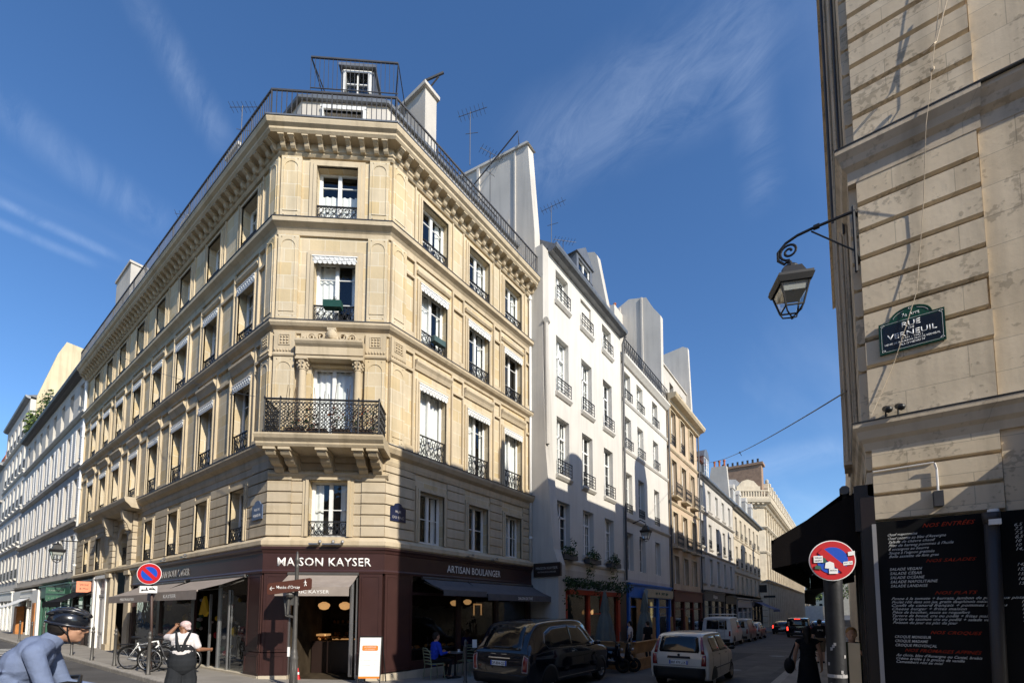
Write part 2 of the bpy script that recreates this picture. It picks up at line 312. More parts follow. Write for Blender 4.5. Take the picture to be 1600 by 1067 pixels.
        for h in holes:
            a, c, e, g = h[:4]; P = fr.p
            for o0, o1, m_ in ((o, o - dep, mi), (o - dep, o - dep - room, dark)):
                b.quad(P(a, o0, e), P(a, o0, g), P(a, o1, g), P(a, o1, e), m_); b.quad(P(c, o0, e), P(c, o1, e), P(c, o1, g), P(c, o0, g), m_)
                b.quad(P(a, o0, g), P(c, o0, g), P(c, o1, g), P(a, o1, g), m_); b.quad(P(a, o0, e), P(a, o1, e), P(c, o1, e), P(c, o0, e), m_)
            if room: b.quad(P(a, o - dep - room, e), P(a, o - dep - room, g), P(c, o - dep - room, g), P(c, o - dep - room, e), dark)
        return b
WF = Fr(0, 0, 1, 0)
def mesh(name, mb, mats, smooth=False):
    me = bpy.data.meshes.new(name); me.from_pydata(mb.v, [], mb.f)
    for m in (mats if isinstance(mats, (list, tuple)) else [mats]): me.materials.append(m)
    if len(set(mb.m)) > 1 or (mb.m and mb.m[0]): me.polygons.foreach_set('material_index', mb.m)
    if smooth: me.polygons.foreach_set('use_smooth', [True] * len(me.polygons))
    me.validate(); me.update(); return me
def link(name, me, parent=None):
    o = bpy.data.objects.new(name, me); COL.objects.link(o)
    if parent is not None:
        o.parent = parent
        if parent.type == 'EMPTY': o.matrix_parent_inverse = Matrix.Translation(-parent.location)
    return o
SPLIT = {'chimney', 'chimney_pot', 'shop_pane', 'shop_door', 'dormer', 'awning_side', 'wall_base', 'coursed_masonry', 'sill', 'shutter', 'drainpipe', 'door', 'plinth', 'lantern', 'pendant_lamp', 'awning_lamp', 'spot_lamp', 'spotlight', 'counter', 'shelf_light', 'attic_frame', 'stone_frame', 'pier', 'string_course', 'fence_post', 'fence_board', 'flue_pipe', 'balcony', 'bracket', 'projecting_sign', 'sticker', 'door_surround', 'window_surround', 'planter', 'shop_front', 'shop_interior', 'tail_lamp', 'pipe', 'wall_lamp', 'bread', 'blind_window', 'toy'}
def pieces(mb, gap=.05, maxn=95):
    """groups the solids of a builder that do not touch each other"""
    par = list(range(len(mb.v)))
    def find(i):
        while par[i] != i: par[i] = par[par[i]]; i = par[i]
        return i
    for f in mb.f:
        a = find(f[0])
        for q in f[1:]: par[find(q)] = a
    comp = {}
    for i, v in enumerate(mb.v): comp.setdefault(find(i), []).append(v)
    keys = list(comp); bb = [[min(v[k] for v in comp[c]) - gap for k in range(3)] + [max(v[k] for v in comp[c]) + gap for k in range(3)] for c in keys]
    up = list(range(len(keys)))
    def fu(i):
        while up[i] != i: up[i] = up[up[i]]; i = up[i]
        return i
    for i in range(len(keys)):
        for j in range(i):
            A, B_ = bb[i], bb[j]
            if all(A[k] < B_[k + 3] and B_[k] < A[k + 3] for k in range(3)): up[fu(i)] = fu(j)
    g = {keys[i]: fu(i) for i in range(len(keys))}; out = {}
    for f, m in zip(mb.f, mb.m): out.setdefault(g[find(f[0])], []).append((f, m))
    return list(out.values()) if 1 < len(out) <= maxn else None
def obj(name, mb, mats, parent=None, smooth=False):
    ps = pieces(mb, .003 if name in ('sticker', 'toy') else .05) if name in SPLIT and len(mb.v) < 30000 and parent is not None else None
    if not ps: return link(name, mesh(name, mb, mats, smooth), parent)
    o = None
    for grp in ps:
        b = MB(); ix = {}
        for f, m in grp:
            b.f.append(tuple(ix.setdefault(i, len(ix)) for i in f)); b.m.append(m)
        b.v = [mb.v[i] for i in ix]; o = link(name, mesh(name, b, mats, smooth), parent)
    return o
def tag(o, label=None, cat=None, group=None, kind=None):
    if label: o['label'] = label
    if cat: o['category'] = cat
    if group: o['group'] = group
    if kind: o['kind'] = kind
    return o
def thing(name, loc, label, cat, group=None, rot=0):
    o = bpy.data.objects.new(name, None); COL.objects.link(o); o.location = loc; o.rotation_euler = (0, 0, rot); o.empty_display_size = .2
    return tag(o, label, cat, group)
def kid(name, me, parent):
    """child whose mesh is in the parent's local space"""
    o = bpy.data.objects.new(name, me); COL.objects.link(o); o.parent = parent; return o
def copytree(o, loc, rot=None, label=None, parent=None):
    c = o.copy(); COL.objects.link(c); c.parent = parent
    if parent is None:
        c.location = loc
        if rot is not None: c.rotation_euler = (0, 0, rot)
        if label: c['label'] = label
    for ch in list(o.children): copytree(ch, None, parent=c)
    return c
def text(s, width, height, fr, s0, o, z, mat, name='lettering', parent=None, shear=0, th=.006, bold=0, align='C', sp=1.0):
    cu = bpy.data.curves.new('lettering', 'FONT'); cu.body = s; cu.shear = shear; cu.extrude = 0; cu.offset = bold; cu.resolution_u = 2; cu.space_character = sp
    t = bpy.data.objects.new('tmp', cu); COL.objects.link(t); dg = bpy.context.evaluated_depsgraph_get(); dg.update()
    me = bpy.data.meshes.new_from_object(t.evaluated_get(dg)); bpy.data.objects.remove(t); bpy.data.curves.remove(cu)
    xs = [v.co.x for v in me.vertices]; ys = [v.co.y for v in me.vertices]
    x0, x1 = min(xs), max(xs); kz = height / .73; kx = (width / (x1 - x0)) if width else kz
    dx = {'C': (x0 + x1) / 2, 'L': x0, 'R': x1}[align]
    for v in me.vertices:
        v.co = Vector(fr.p(s0 + (v.co.x - dx) * kx, o, z + v.co.y * kz))
    bm = bmesh.new(); bm.from_mesh(me)
    if th:
        g = bmesh.ops.extrude_face_region(bm, geom=bm.faces[:]); nn = Vector((fr.n.x, fr.n.y, 0))
        for e in g['geom']:
            if isinstance(e, bmesh.types.BMVert): e.co += nn * th
    bm.to_mesh(me); bm.free(); me.materials.clear(); me.materials.append(mat)
    me.name = name
    return link(name, me, parent)
def arc(c, r, a0, a1, n, ax=(1, 0, 0), ay=(0, 0, 1)):
    c = Vector(c); ax = Vector(ax); ay = Vector(ay)
    return [c + ax * (r * math.cos(R(a0 + (a1 - a0) * i / n))) + ay * (r * math.sin(R(a0 + (a1 - a0) * i / n))) for i in range(n + 1)]
def G(y):
    """height of the roadway: it falls gently towards the far end of the street"""
    return .42 - .04375 * max(min(y, 9.6), -3) if y < 9.6 else -.0125 * (min(y, 70) - 9.6)
def blob(name, mb, mat, parent, vox=.01, smooth=2, mats=None):
    """joins overlapping solids into one continuous skin"""
    me = mesh(name, mb, mat); o = bpy.data.objects.new(name, me); COL.objects.link(o)
    r = o.modifiers.new('r', 'REMESH'); r.mode = 'VOXEL'; r.voxel_size = vox; r.use_smooth_shade = True
    if smooth: k = o.modifiers.new('s', 'SMOOTH'); k.factor = .5; k.iterations = smooth
    dg = bpy.context.evaluated_depsgraph_get(); dg.update(); m2 = bpy.data.meshes.new_from_object(o.evaluated_get(dg)); bpy.data.objects.remove(o)
    m2.name = name; m2.materials.clear(); m2.materials.append(mat)
    m2.polygons.foreach_set('use_smooth', [True] * len(m2.polygons))
    return kid(name, m2, parent)
# ================================================================ ground
def sheet(name, x0, x1, y0, y1, dz, mat, nx=2, ny=40, kind='structure', holes=()):
    mb = MB(); ys = [y0 + (y1 - y0) * i / ny for i in range(ny + 1)]; xs = [x0 + (x1 - x0) * i / nx for i in range(nx + 1)]
    vs = [(x, y, G(y) + dz) for y in ys for x in xs]
    fs = [(j * (nx + 1) + i, j * (nx + 1) + i + 1, (j + 1) * (nx + 1) + i + 1, (j + 1) * (nx + 1) + i) for j in range(ny) for i in range(nx)]
    mb.add(vs, fs); return tag(obj(name, mb, mat), kind=kind)
gnd = MB(); yy = [-300, -60, -20, -3, 0, 3, 6, 9.6, 14, 20, 30, 45, 70, 110, 200, 400, 900]
xx = [-900, -300, -100, -60, -30, -12, 0, 12, 60, 300, 900]
gnd.add([(x, y, G(y)) for y in yy for x in xx], [(j * 11 + i, j * 11 + i + 1, (j + 1) * 11 + i + 1, (j + 1) * 11 + i) for j in range(len(yy) - 1) for i in range(10)])
tag(obj('road', gnd, m_asph), kind='structure')
def pavement(name, outline, mats=(m_pave, m_kerb), top=.12):
    """raised slab following the slope of the street; kerb stones on its edge (outline listed, kerb edges flagged)"""
    mb = MB(); pts = [p[:2] for p in outline]; n = len(pts)
    bm = bmesh.new(); vs = [bm.verts.new((x, y, 0)) for x, y in pts]; bm.faces.new(vs)
    for yc in [2, 4, 6, 8, 9.6, 12, 16, 24, 40, 60, 70]:
        g = bm.verts[:] + bm.edges[:] + bm.faces[:]; bmesh.ops.bisect_plane(bm, geom=g, plane_co=(0, yc, 0), plane_no=(0, 1, 0))
    bm.verts.index_update(); mb.add([(v.co.x, v.co.y, G(v.co.y) + top) for v in bm.verts], [[v.index for v in f.verts] for f in bm.faces]); bm.free()
    for i in range(n):
        if len(outline[i]) < 3: continue
        a = Vector(pts[i]); c = Vector(pts[(i + 1) % n]); L = (c - a).length; k = max(1, int(L / 1.0)); d = (c - a).normalized(); nn = Vector((d.y, -d.x))
        for j in range(k):
            q0 = a + d * (L * j / k + .006); q1 = a + d * (L * (j + 1) / k - .006)
            v = []
            for q in (q0, q1):
                for w, z in ((0.0, -.3), (.012, top - .02), (0.0, top + .004), (-.22, top + .004), (-.22, -.3)):
                    r = q + nn * w; v.append((r.x, r.y, G(r.y) + z))
            mb.add(v, [(m, (m + 1) % 5, 5 + (m + 1) % 5, 5 + m) for m in range(5)] + [(0, 1, 2, 3, 4), (9, 8, 7, 6, 5)], 1)
    return tag(obj(name, mb, mats), kind='structure')
def arcpts(cx_, cy_, r, a0, a1, n): return [(cx_ + r * math.cos(R(a0 + (a1 - a0) * i / n)), cy_ + r * math.sin(R(a0 + (a1 - a0) * i / n))) for i in range(n + 1)]
# north-west block (the bakery side), kerb rounded at the crossing
KX, KY = -8.25, 3.95
nw = [(-140, 5.9)] + [(-140, KY, 1)] + [(p[0], p[1], 1) for p in arcpts(KX - 1.6, KY + 1.6, 1.6, -90, 0, 6)] + [(KX, 70), (-10.4, 70), (-10.4, 7.9), (-12.8, 5.9)]
pavement('pavement', nw)
# east pavement under the café awning
EX = -1.85
east = [(.4, 95), (EX, 95, 1), (EX, 5.4, 1)] + [(p[0], p[1], 1) for p in arcpts(EX + 1.3, 5.4, 1.3, 180, 262, 4)] + [(2.0, 4.15, 1), (30, 4.1), (30, 6.3), (.4, 6.3)]
pavement('pavement', east)
# side-street crossing paint near the far kerb on the left
mk = MB()
for k in range(5):
    x = -27.5 - k * 1.1; mk.add([(x, 2.3, G(2.3) + .004), (x + .5, 2.3, G(2.3) + .004), (x + .5, 3.8, G(3.8) + .004), (x, 3.8, G(3.8) + .004)], [(0, 1, 2, 3)])
tag(obj('road_marking', mk, m_paint), kind='structure')

# ================================================================ facade components
_c = {}
def winmesh(w, h, bars, curt, frm):
    key = (round(w, 2), round(h, 2), bars, curt, frm)
    if key in _c: return _c[key]
    f = MB(); L = Fr(0, 0, 1, 0); t = .055
    f.box(L, -w / 2, -w / 2 + t, -.03, .03, 0, h); f.box(L, w / 2 - t, w / 2, -.03, .03, 0, h)
    f.box(L, -w / 2 + t, w / 2 - t, -.03, .03, h - t, h); f.box(L, -w / 2 + t, w / 2 - t, -.03, .035, 0, t * 1.5)
    tr = 1.0
    if frm == 'T': tr = .70; f.box(L, -w / 2 + t, w / 2 - t, -.035, .045, h * tr - .04, h * tr + .04)
    f.box(L, -.05, .05, -.025, .045, t * 1.5, h - t)
    for sgn in (-1, 1):
        a, c = sorted((sgn * .05, sgn * (w / 2 - t)))
        f.box(L, a if sgn < 0 else a, a + .035, -.02, .02, t * 1.5, h - t) if sgn < 0 else f.box(L, c - .035, c, -.02, .02, t * 1.5, h - t)
        for b in bars: f.box(L, a, c, -.015, .018, h * b - .012, h * b + .012)
    g = MB(); g.quad(L.p(-w / 2 + t, .004, t), L.p(w / 2 - t, .004, t), L.p(w / 2 - t, .004, h - t), L.p(-w / 2 + t, .004, h - t))
    k = None
    if curt:
        k = MB(); n = 26
        def drape(a, c, z0, z1, amp=.022):
            vs = []; m = max(6, int((c - a) / .035))
            for i in range(m + 1):
                x = a + (c - a) * i / m; y = .075 + amp * math.sin(i * 1.35) + .008 * math.sin(i * 3.1)
                vs += [(x, y, z0), (x * 1.0, y, z1)]
            k.add(vs, [(2 * i, 2 * i + 2, 2 * i + 3, 2 * i + 1) for i in range(m)])
        x = w / 2 - t - .01
        if curt == 'full': drape(-x, x, .03, h - .05)
        elif curt == 'side': drape(-x, -x * .52, .03, h - .05); drape(x * .52, x, .03, h - .05)
        elif curt == 'low': drape(-x, x, .03, h * .62)
        elif curt == 'left': drape(-x, x * .05, .03, h - .05); drape(x * .75, x, .03, h - .05)
        elif curt == 'blind': k.box(L, -x, x, -.1, -.09, h * .45, h - .05)
    r = (mesh('window', f, m_frame), mesh('pane', g, m_glass), mesh('curtain', k, m_curt, curt != 'blind') if k else None)
    _c[key] = r; return r
def window(fr, s, z, w, h, par, dep=.25, bars=(.36, .74), curt=None, frm='C', o=0.):
    f, g, k = winmesh(w, h, bars, curt, frm)
    a = link('window', f, par); p = fr.p(s, o - dep, z); a.location = p; a.rotation_euler = (0, 0, fr.rot)
    kid('pane', g, a)
    if k: kid('curtain', k, a)
    return a
def put(name, me, fr, s, o, z, par):
    a = link(name, me, par); a.location = fr.p(s, o, z); a.rotation_euler = (0, 0, fr.rot); return a
def railmesh(w, h, style='scroll', mat=None):
    key = ('r', round(w, 2), round(h, 2), style)
    if key in _c: return _c[key]
    b = MB(); L = Fr(0, 0, 1, 0); t = .012
    b.box(L, -w / 2, w / 2, -.02, .02, h - .035, h); b.box(L, -w / 2, w / 2, -.012, .012, .02, .045)
    b.box(L, -w / 2, -w / 2 + .025, -.012, .012, 0, h); b.box(L, w / 2 - .025, w / 2, -.012, .012, 0, h)
    if style == 'scroll':
        n = max(4, int(round(w / .19))); cw = (w - .05) / n; H = h - .08
        for i in range(n):
            x = -w / 2 + .025 + cw * (i + .5)
            for zc, r in ((.045 + H * .25, min(cw, H * .5) * .46), (.045 + H * .72, min(cw, H * .5) * .40)):
                b.tube([(x + r * math.cos(q * math.pi / 5), 0, zc + r * math.sin(q * math.pi / 5)) for q in range(10)], t * .8, 4, loop=True)
            b.tube([(x - cw * .45, 0, .045), (x - cw * .1, 0, .045 + H * .4), (x, 0, .045 + H * .5), (x + cw * .1, 0, .045 + H * .6), (x + cw * .45, 0, h - .04)], t * .8, 4)
            b.tube([(x + cw * .45, 0, .045), (x + cw * .1, 0, .045 + H * .4), (x - cw * .1, 0, .045 + H * .6), (x - cw * .45, 0, h - .04)], t * .8, 4)
            b.ell((x, 0, .045 + H * .5), (.022, .01, .03), 6)
    elif style == 'bars3':
        for q in (.3, .55, .8): b.box(L, -w / 2, w / 2, -.01, .01, h * q - .01, h * q + .01)
        for q in (-.25, 0, .25): b.box(L, w * q - .01, w * q + .01, -.01, .01, 0, h)
    elif style == 'cross':
        n = max(3, int(w / .3)); cw = w / n
        for i in range(n):
            x = -w / 2 + cw * i; b.tube([(x, 0, .05), (x + cw, 0, h - .04)], .01, 4); b.tube([(x + cw, 0, .05), (x, 0, h - .04)], .01, 4)
            b.tube([(x + cw / 2 + cw * .28 * math.cos(q * math.pi / 5), 0, h / 2 + cw * .28 * math.sin(q * math.pi / 5)) for q in range(10)], .009, 4, loop=True); b.box(L, x - .01, x + .01, -.01, .01, 0, h)
    elif style == 'bars':
        n = max(3, int(w / .11))
        for i in range(1, n): x = -w / 2 + w * i / n; b.box(L, x - .007, x + .007, -.007, .007, .03, h - .03)
    m = mesh('railing', b, mat or m_iron); _c[key] = m; return m
def valmesh(w):
    key = ('v', round(w, 2))
    if key in _c: return _c[key]
    b = MB(); L = Fr(0, 0, 1, 0); n = 9; h = .23
    b.box(L, -w / 2, w / 2, 0, .055, .05, h); b.box(L, -w / 2 - .02, w / 2 + .02, 0, .075, h - .03, h); b.box(L, -w / 2, w / 2, .055, .067, .1, .12)
    for i in range(n):
        x = -w / 2 + w * (i + .5) / n; r = w / n / 2
        b.plate(L, [(x - r, .05), (x - r * .7, .015), (x, -.005), (x + r * .7, .015), (x + r, .05)], .03, .05)
        b.ell((x, -.06, .155), (r * .55, .02, .035), 6); b.ell((x + r, -.06, .07), (r * .3, .015, .02), 6)
    m = mesh('window_valance', b, m_frame); _c[key] = m; return m
def surround(b, fr, s, z0, w, h, t=.14, o=.05, mi=0, sill=True):
    """stepped stone frame round an opening"""
    for k, (tt, oo) in enumerate(((t, o), (t * .45, o * 1.7))):
        b.box(fr, s - w / 2 - tt, s - w / 2, 0, oo, z0, z0 + h + tt, mi); b.box(fr, s + w / 2, s + w / 2 + tt, 0, oo, z0, z0 + h + tt, mi); b.box(fr, s - w / 2, s + w / 2, 0, oo, z0 + h, z0 + h + tt, mi)

# ================================================================ corner building of the bakery
LX, LY = -35.0, 5.95; AX, AY = -12.75, 5.95; BX, BY = -10.34, 7.98; DY = 15.2
FL = Fr(LX, LY, 1, 0); FC = Fr(AX, AY, BX - AX, BY - AY); FR = Fr(BX, BY, 0, 1)
LS, CS, RS = AX - LX, math.hypot(BX - AX, BY - AY), DY - BY
b1 = thing('corner_building', (-12, 8, .2), 'cream limestone corner building with chamfered corner balcony above the maroon bakery', 'building')
Lc = [x - LX for x in (-32.8, -30.3, -28.0, -25.3, -22.65, -19.95, -17.3, -14.62)]
Rc = [1.76, 3.96, 6.03]; Cc = [1.62]
ZF = {1: (4.12, 5.70), 2: (6.78, 9.02), 3: (10.32, 12.22), 4: (13.38, 15.02)}
wd = 1.14
mb = MB(); top = 15.75; SH = 3.82
Lh = [(c - wd / 2, c + wd / 2, *ZF[f]) for c in Lc for f in (2, 3, 4)] + [(c - .5, c + .5, *ZF[1]) for i, c in enumerate(Lc) if i not in (2, 3)]
mb.wall(FL, 0, LS, SH, top, Lh + [(-26.75 - LX, -25.25 - LX, SH, 5.6)], .34)
mb.wall(FR, 0, RS, SH, top, [(c - wd / 2, c + wd / 2, *ZF[f]) for c in Rc for f in (2, 3, 4)] + [(c - .52, c + .52, *ZF[1]) for c in Rc], .26)
mb.wall(FC, 0, CS, SH, top, [(1.62 - .59, 1.62 + .59, *ZF[f]) for f in (2, 3, 4)] + [(1.09, 2.15, *ZF[1])], .3)
mb.quad((LX, LY, -1), (LX, 14, -1), (LX, 14, top), (LX, LY, top)); mb.quad((BX, DY, -1), (-24, DY, -1), (-24, DY, top), (BX, DY, top))
mb.poly([(LX, LY, top), (AX, AY, top), (BX, BY, top), (BX, DY, top), (-24, DY, top), (LX, 14, top)])
obj('wall', mb, (m_stone, m_dark), b1)
plan = [(LX, LY), (AX, AY), (BX, BY), (BX, DY)]
def courses(b, fr, s0, s1, z0, z1, holes, hh=.31, o=.035, gap=.03, marg=.0):
    z = z0
    while z < z1 - .05:
        zt = min(z + hh, z1); segs = [(s0, s1)]
        for h in holes:
            if h[2] < zt - .02 and h[3] > z + .02:
                ns = []
                for a, c in segs:
                    if h[1] <= a or h[0] >= c: ns.append((a, c)); continue
                    if h[0] > a: ns.append((a, h[0]))
                    if h[1] < c: ns.append((h[1], c))
                segs = ns
        for a, c in segs:
            if c - a > .06: b.prof(fr, a + (gap * .3 if a > s0 else 0), c - (gap * .3 if c < s1 else 0), [(0, z + gap * .5), (o - .008, z + gap * .5), (o, z + gap * .5 + .01), (o, zt - gap * .5 - .01), (o - .008, zt - gap * .5), (0, zt - gap * .5)])
        z = zt
# rusticated mezzanine (real blocks with open joints)
mb = MB()
ex = .15
courses(mb, FL, 0, LS + .02, SH + .3, 6.45, [(c - .5 - ex, c + .5 + ex, ZF[1][0] - .3, ZF[1][1] + ex) for i, c in enumerate(Lc) if i not in (2, 3)] + [(5.5, 11.4, 3, 7)])
courses(mb, FR, 0, RS, SH + .3, 6.2, [(c - .52 - ex, c + .52 + ex, ZF[1][0] - .1, 6.2) for c in Rc])
courses(mb, FC, .0, CS, SH + .3, 6.2, [(1.09 - ex, 2.15 + ex, ZF[1][0] - .3, ZF[1][1] + ex)])
# quoin blocks proud at both ends of the chamfer
courses(mb, FC, -.02, .62, SH + .3, 6.2, [], o=.075); courses(mb, FC, CS - .62, CS + .02, SH + .3, 6.2, [], o=.075); courses(mb, FR, -.02, .95, SH + .3, 6.2, [], o=.06)
courses(mb, FL, LS - .95, LS + .02, SH + .3, 6.45, [], o=.06)
obj('coursed_masonry', mb, m_rust, b1)
# string courses and cornices, mitred round the corner
mb = MB()
mb.path(plan, [(0, SH), (.16, SH), (.2, SH + .05), (.2, SH + .16), (.10, SH + .24), (0, SH + .3)])
mb.path(plan, [(0, 6.2), (.05, 6.2), (.08, 6.3), (.08, 6.42), (.20, 6.5), (.27, 6.62), (.27, 6.70), (.05, 6.76), (0, 6.76)])
mb.path(plan, [(0, 9.92), (.05, 9.92), (.07, 10.0), (.17, 10.07), (.22, 10.14), (.22, 10.22), (.04, 10.28), (0, 10.28)])
mb.path(plan, [(0, 12.86), (.05, 12.86), (.06, 12.98), (.12, 13.05), (.24, 13.13), (.25, 13.24), (.05, 13.32), (0, 13.32)])
obj('string_course', mb, m_mould, b1)
mb = MB()
mb.path(plan, [(0, 15.28), (.06, 15.28), (.10, 15.33), (.10, 15.37), (.14, 15.40), (.14, 15.60), (.42, 15.62), (.47, 15.68), (.47, 15.74), (.55, 15.80), (.58, 15.90), (.58, 15.94), (0, 15.98)])
for fr, L in ((FL, LS), (FC, CS), (FR, RS)):
    n = int(round(L / .41))
    for i in range(n + 1):
        s = L * i / n; s = min(max(s, .12), L - .12) if fr is FC else s
        if fr is not FC and ((i == n and fr is FL) or (i == 0 and fr is FR)): s = s - .1 if fr is FL else s + .1
        mb.prof(fr, s - .065, s + .065, [(.14, 15.37), (.20, 15.38), (.24, 15.42), (.27, 15.49), (.36, 15.54), (.40, 15.575), (.40, 15.61), (.14, 15.61)])
        mb.box(fr, s - .085, s + .085, .14, .415, 15.575, 15.612)
obj('cornice', mb, m_mould, b1)
# gutter lip
mb = MB(); mb.path(plan, [(.50, 15.94), (.60, 15.945), (.60, 15.99), (.50, 15.985)]); obj('gutter', mb, m_zinc, b1)
# window frames, pilasters, panels
mb = MB()
for fr, cs, L in ((FL, Lc, LS), (FR, Rc, RS)):
    for c in cs:
        for f in (2, 3, 4): surround(mb, fr, c, ZF[f][0] + .0, wd, ZF[f][1] - ZF[f][0], .13, .045)
        if fr is FR or cs.index(c) not in (2, 3): surround(mb, fr, c, ZF[1][0], 1.0 if fr is FL else 1.04, ZF[1][1] - ZF[1][0], .13, .05)
        for z in (9.42, ): mb.prof(fr, c - wd / 2 - .2, c + wd / 2 + .2, [(0, z), (.05, z), (.1, z + .12), (.16, z + .2), (.16, z + .28), (0, z + .3)])
        for z in (12.5,): mb.prof(fr, c - wd / 2 - .16, c + wd / 2 + .16, [(0, z), (.05, z), (.09, z + .06), (.09, z + .1), (0, z + .12)])
    edges = [0] + [(cs[i] + cs[i + 1]) / 2 for i in range(len(cs) - 1)] + [L]
    for i in range(len(cs) + 1):
        a = (cs[i - 1] + wd / 2 + .24) if i else 0.02; c = (cs[i] - wd / 2 - .24) if i < len(cs) else L - .02
        if c - a < .3: c = a + .3
        if i == 0 or i == len(cs): a, c = (a + .0, c) if i else (a, c)
        for z0, z1 in ((6.78, 9.9), (10.3, 12.84)):
            t = .075
            for (p, q, r, w_) in ((a, a + .055, z0, z1), (c - .055, c, z0, z1), (a + .055, c - .055, z0, z0 + .2), (a + .055, c - .055, z1 - .08, z1), (a + .055, c - .055, z1 - .62, z1 - .54)):
                mb.box(fr, p, q, 0, t, r, w_)
        z0, z1 = 13.34, 15.27
        for (p, q, r, w_) in ((a, a + .05, z0, z1), (c - .05, c, z0, z1)): mb.box(fr, p, q, 0, .045, r, w_)
# chamfer: two corner pilasters per side, wrapping on to the street fronts
def pilaster(b, fr, a, c, z0, z1, o):
    b.box(fr, a, c, 0, o, z0, z1)
    m = (a + c) / 2; w = (c - a) / 2 - .085; r = w
    pts = [fr.p(m - w, o + .006, z0 + .25), fr.p(m + w, o + .006, z0 + .25), fr.p(m + w, o + .006, z1 - .16 - r)]
    pts += [fr.p(m + r * math.cos(R(q)), o + .006, z1 - .16 - r + r * math.sin(R(q))) for q in range(15, 180, 15)] + [fr.p(m - w, o + .006, z1 - .16 - r)]
    b.tube(pts, .014, 5, loop=True)
    for sx in (-1, 1):
        for zz_ in (z0 + .14, z1 - .08): b.ell(fr.p(m + sx * w * .92, o + .006, zz_), (.018, .018, .018), 6)
for z0, z1, o in ((6.76, 9.2, .12), (10.28, 12.84, .1), (13.32, 15.27, .08)):
    for f_, a_, c_ in ((FC, .03, .60), (FC, CS - .60, CS - .03), (FR, .03, .56), (FL, LS - .56, LS - .03)): pb = MB(); pilaster(pb, f_, a_, c_, z0, z1, o); link('pilaster', mesh('pilaster', pb, m_stone), b1)
for z0, o in ((3.325 + 10, .25), (10.285, .22), (6.765, .27)):
    fb_ = MB(); fb_.path(plan, [(.02, z0 - .004), (o, z0 - .065), (o + .012, z0 - .075), (o + .012, z0 - .05), (.02, z0 + .012)]); link('lead_flashing', mesh('lead_flashing', fb_, m_irong), b1)
for fr, a, c in ((FC, .03, .60), (FC, CS - .60, CS - .03), (FR, .03, .56), (FL, LS - .56, LS - .03)):
    mb.prof(fr, a - .03, c + .03, [(0, 9.2), (.15, 9.2), (.17, 9.24), (.15, 9.28), (0, 9.28)]); mb.box(fr, a, c, 0, .13, 9.28, 9.92)
    for zc, n, w in ((9.37, 7, .07), ):
        for i in range(n): mb.ell(fr.p(a + (c - a) * (i + .5) / n, .135, zc), (.034, .034, .045), 6)
    m = (a + c) / 2
    for i in range(-1, 2):
        for j in range(-1, 2): mb.ell(fr.p(m + i * .085, .135, 9.68 + j * .085), (.036, .036, .03), 6)
    for p, q, r, w_ in ((m - .16, m - .135, 9.52, 9.84), (m + .135, m + .16, 9.52, 9.84), (m - .135, m + .135, 9.52, 9.545), (m - .135, m + .135, 9.815, 9.84)): mb.box(fr, p, q, .13, .148, r, w_)
for f in (3, 4): surround(mb, FC, 1.62, ZF[f][0], 1.18, ZF[f][1] - ZF[f][0], .20, .05)
surround(mb, FC, 1.62, ZF[1][0], 1.06, ZF[1][1] - ZF[1][0], .16, .06)
obj('stone_frame', mb, m_mould, b1)
# aedicule of the balcony window: columns, entablature, cartouche
mb = MB()
for s in (.86, 2.38):
    mb.box(FC, s - .13, s + .13, 0, .30, 6.76, 6.95)
    p = FC.p(s, .17, 0)
    mb.lathe(p, [(.115, 6.95), (.125, 7.0), (.10, 7.05), (.105, 7.1), (.108, 7.6), (.104, 8.2), (.092, 8.76), (.11, 8.78), (.095, 8.81), (.12, 8.95), (.15, 9.03), (.15, 9.06)], 16)
    for i in range(8):
        q = 2 * math.pi * i / 8
        for rr, z in ((.125, 8.86), (.145, 8.96)): mb.ell((p[0] + rr * math.cos(q + z), p[1] + rr * math.sin(q + z), z), (.028, .028, .045), 6)
    mb.box(FC, s - .16, s + .16, .02, .33, 9.03, 9.09)
mb.prof(FC, .70, 2.54, [(0, 9.09), (.27, 9.09), (.27, 9.17), (.30, 9.18), (.30, 9.40), (.36, 9.46), (.40, 9.52), (.40, 9.58), (0, 9.64)])
mb.box(FC, .74, 2.50, 0, .06, 9.62, 9.94)
def scroll(b, fr, s, z, r, d, o, rev=1, turns=1.6, t=.028):
    n = 22; pts = []
    for i in range(n + 1):
        q = i / n; a = R(d) + rev * q * turns * 2 * math.pi; rr = r * (1 - .78 * q); pts.append(fr.p(s + rr * math.cos(a), o, z + rr * math.sin(a)))
    b.tube(pts, t, 5, r1=t * .5)
mb.ell(FC.p(1.62, .12, 9.80), (.17, .17, .21), 16); mb.ell(FC.p(1.62, .2, 9.79), (.11, .11, .14), 14); mb.box(FC, 1.50, 1.74, .04, .2, 9.96, 10.04)
for sg in (-1, 1):
    scroll(mb, FC, 1.62 + sg * .30, 9.79, .16, 90 - sg * 90 + 180, .14, sg, 1.6, .036); scroll(mb, FC, 1.62 + sg * .57, 9.76, .13, 90 + sg * 90, .14, -sg, 1.6, .032); scroll(mb, FC, 1.62 + sg * .78, 9.72, .09, 90 + sg * 90, .13, sg, 1.4, .028)
    for k in range(9): mb.ell(FC.p(1.62 + sg * (.22 + k * .075), .09, 9.86 - k * .016 + .03 * (k % 2)), (.035, .035, .028), 6)
obj('aedicule', mb, m_mould, b1)
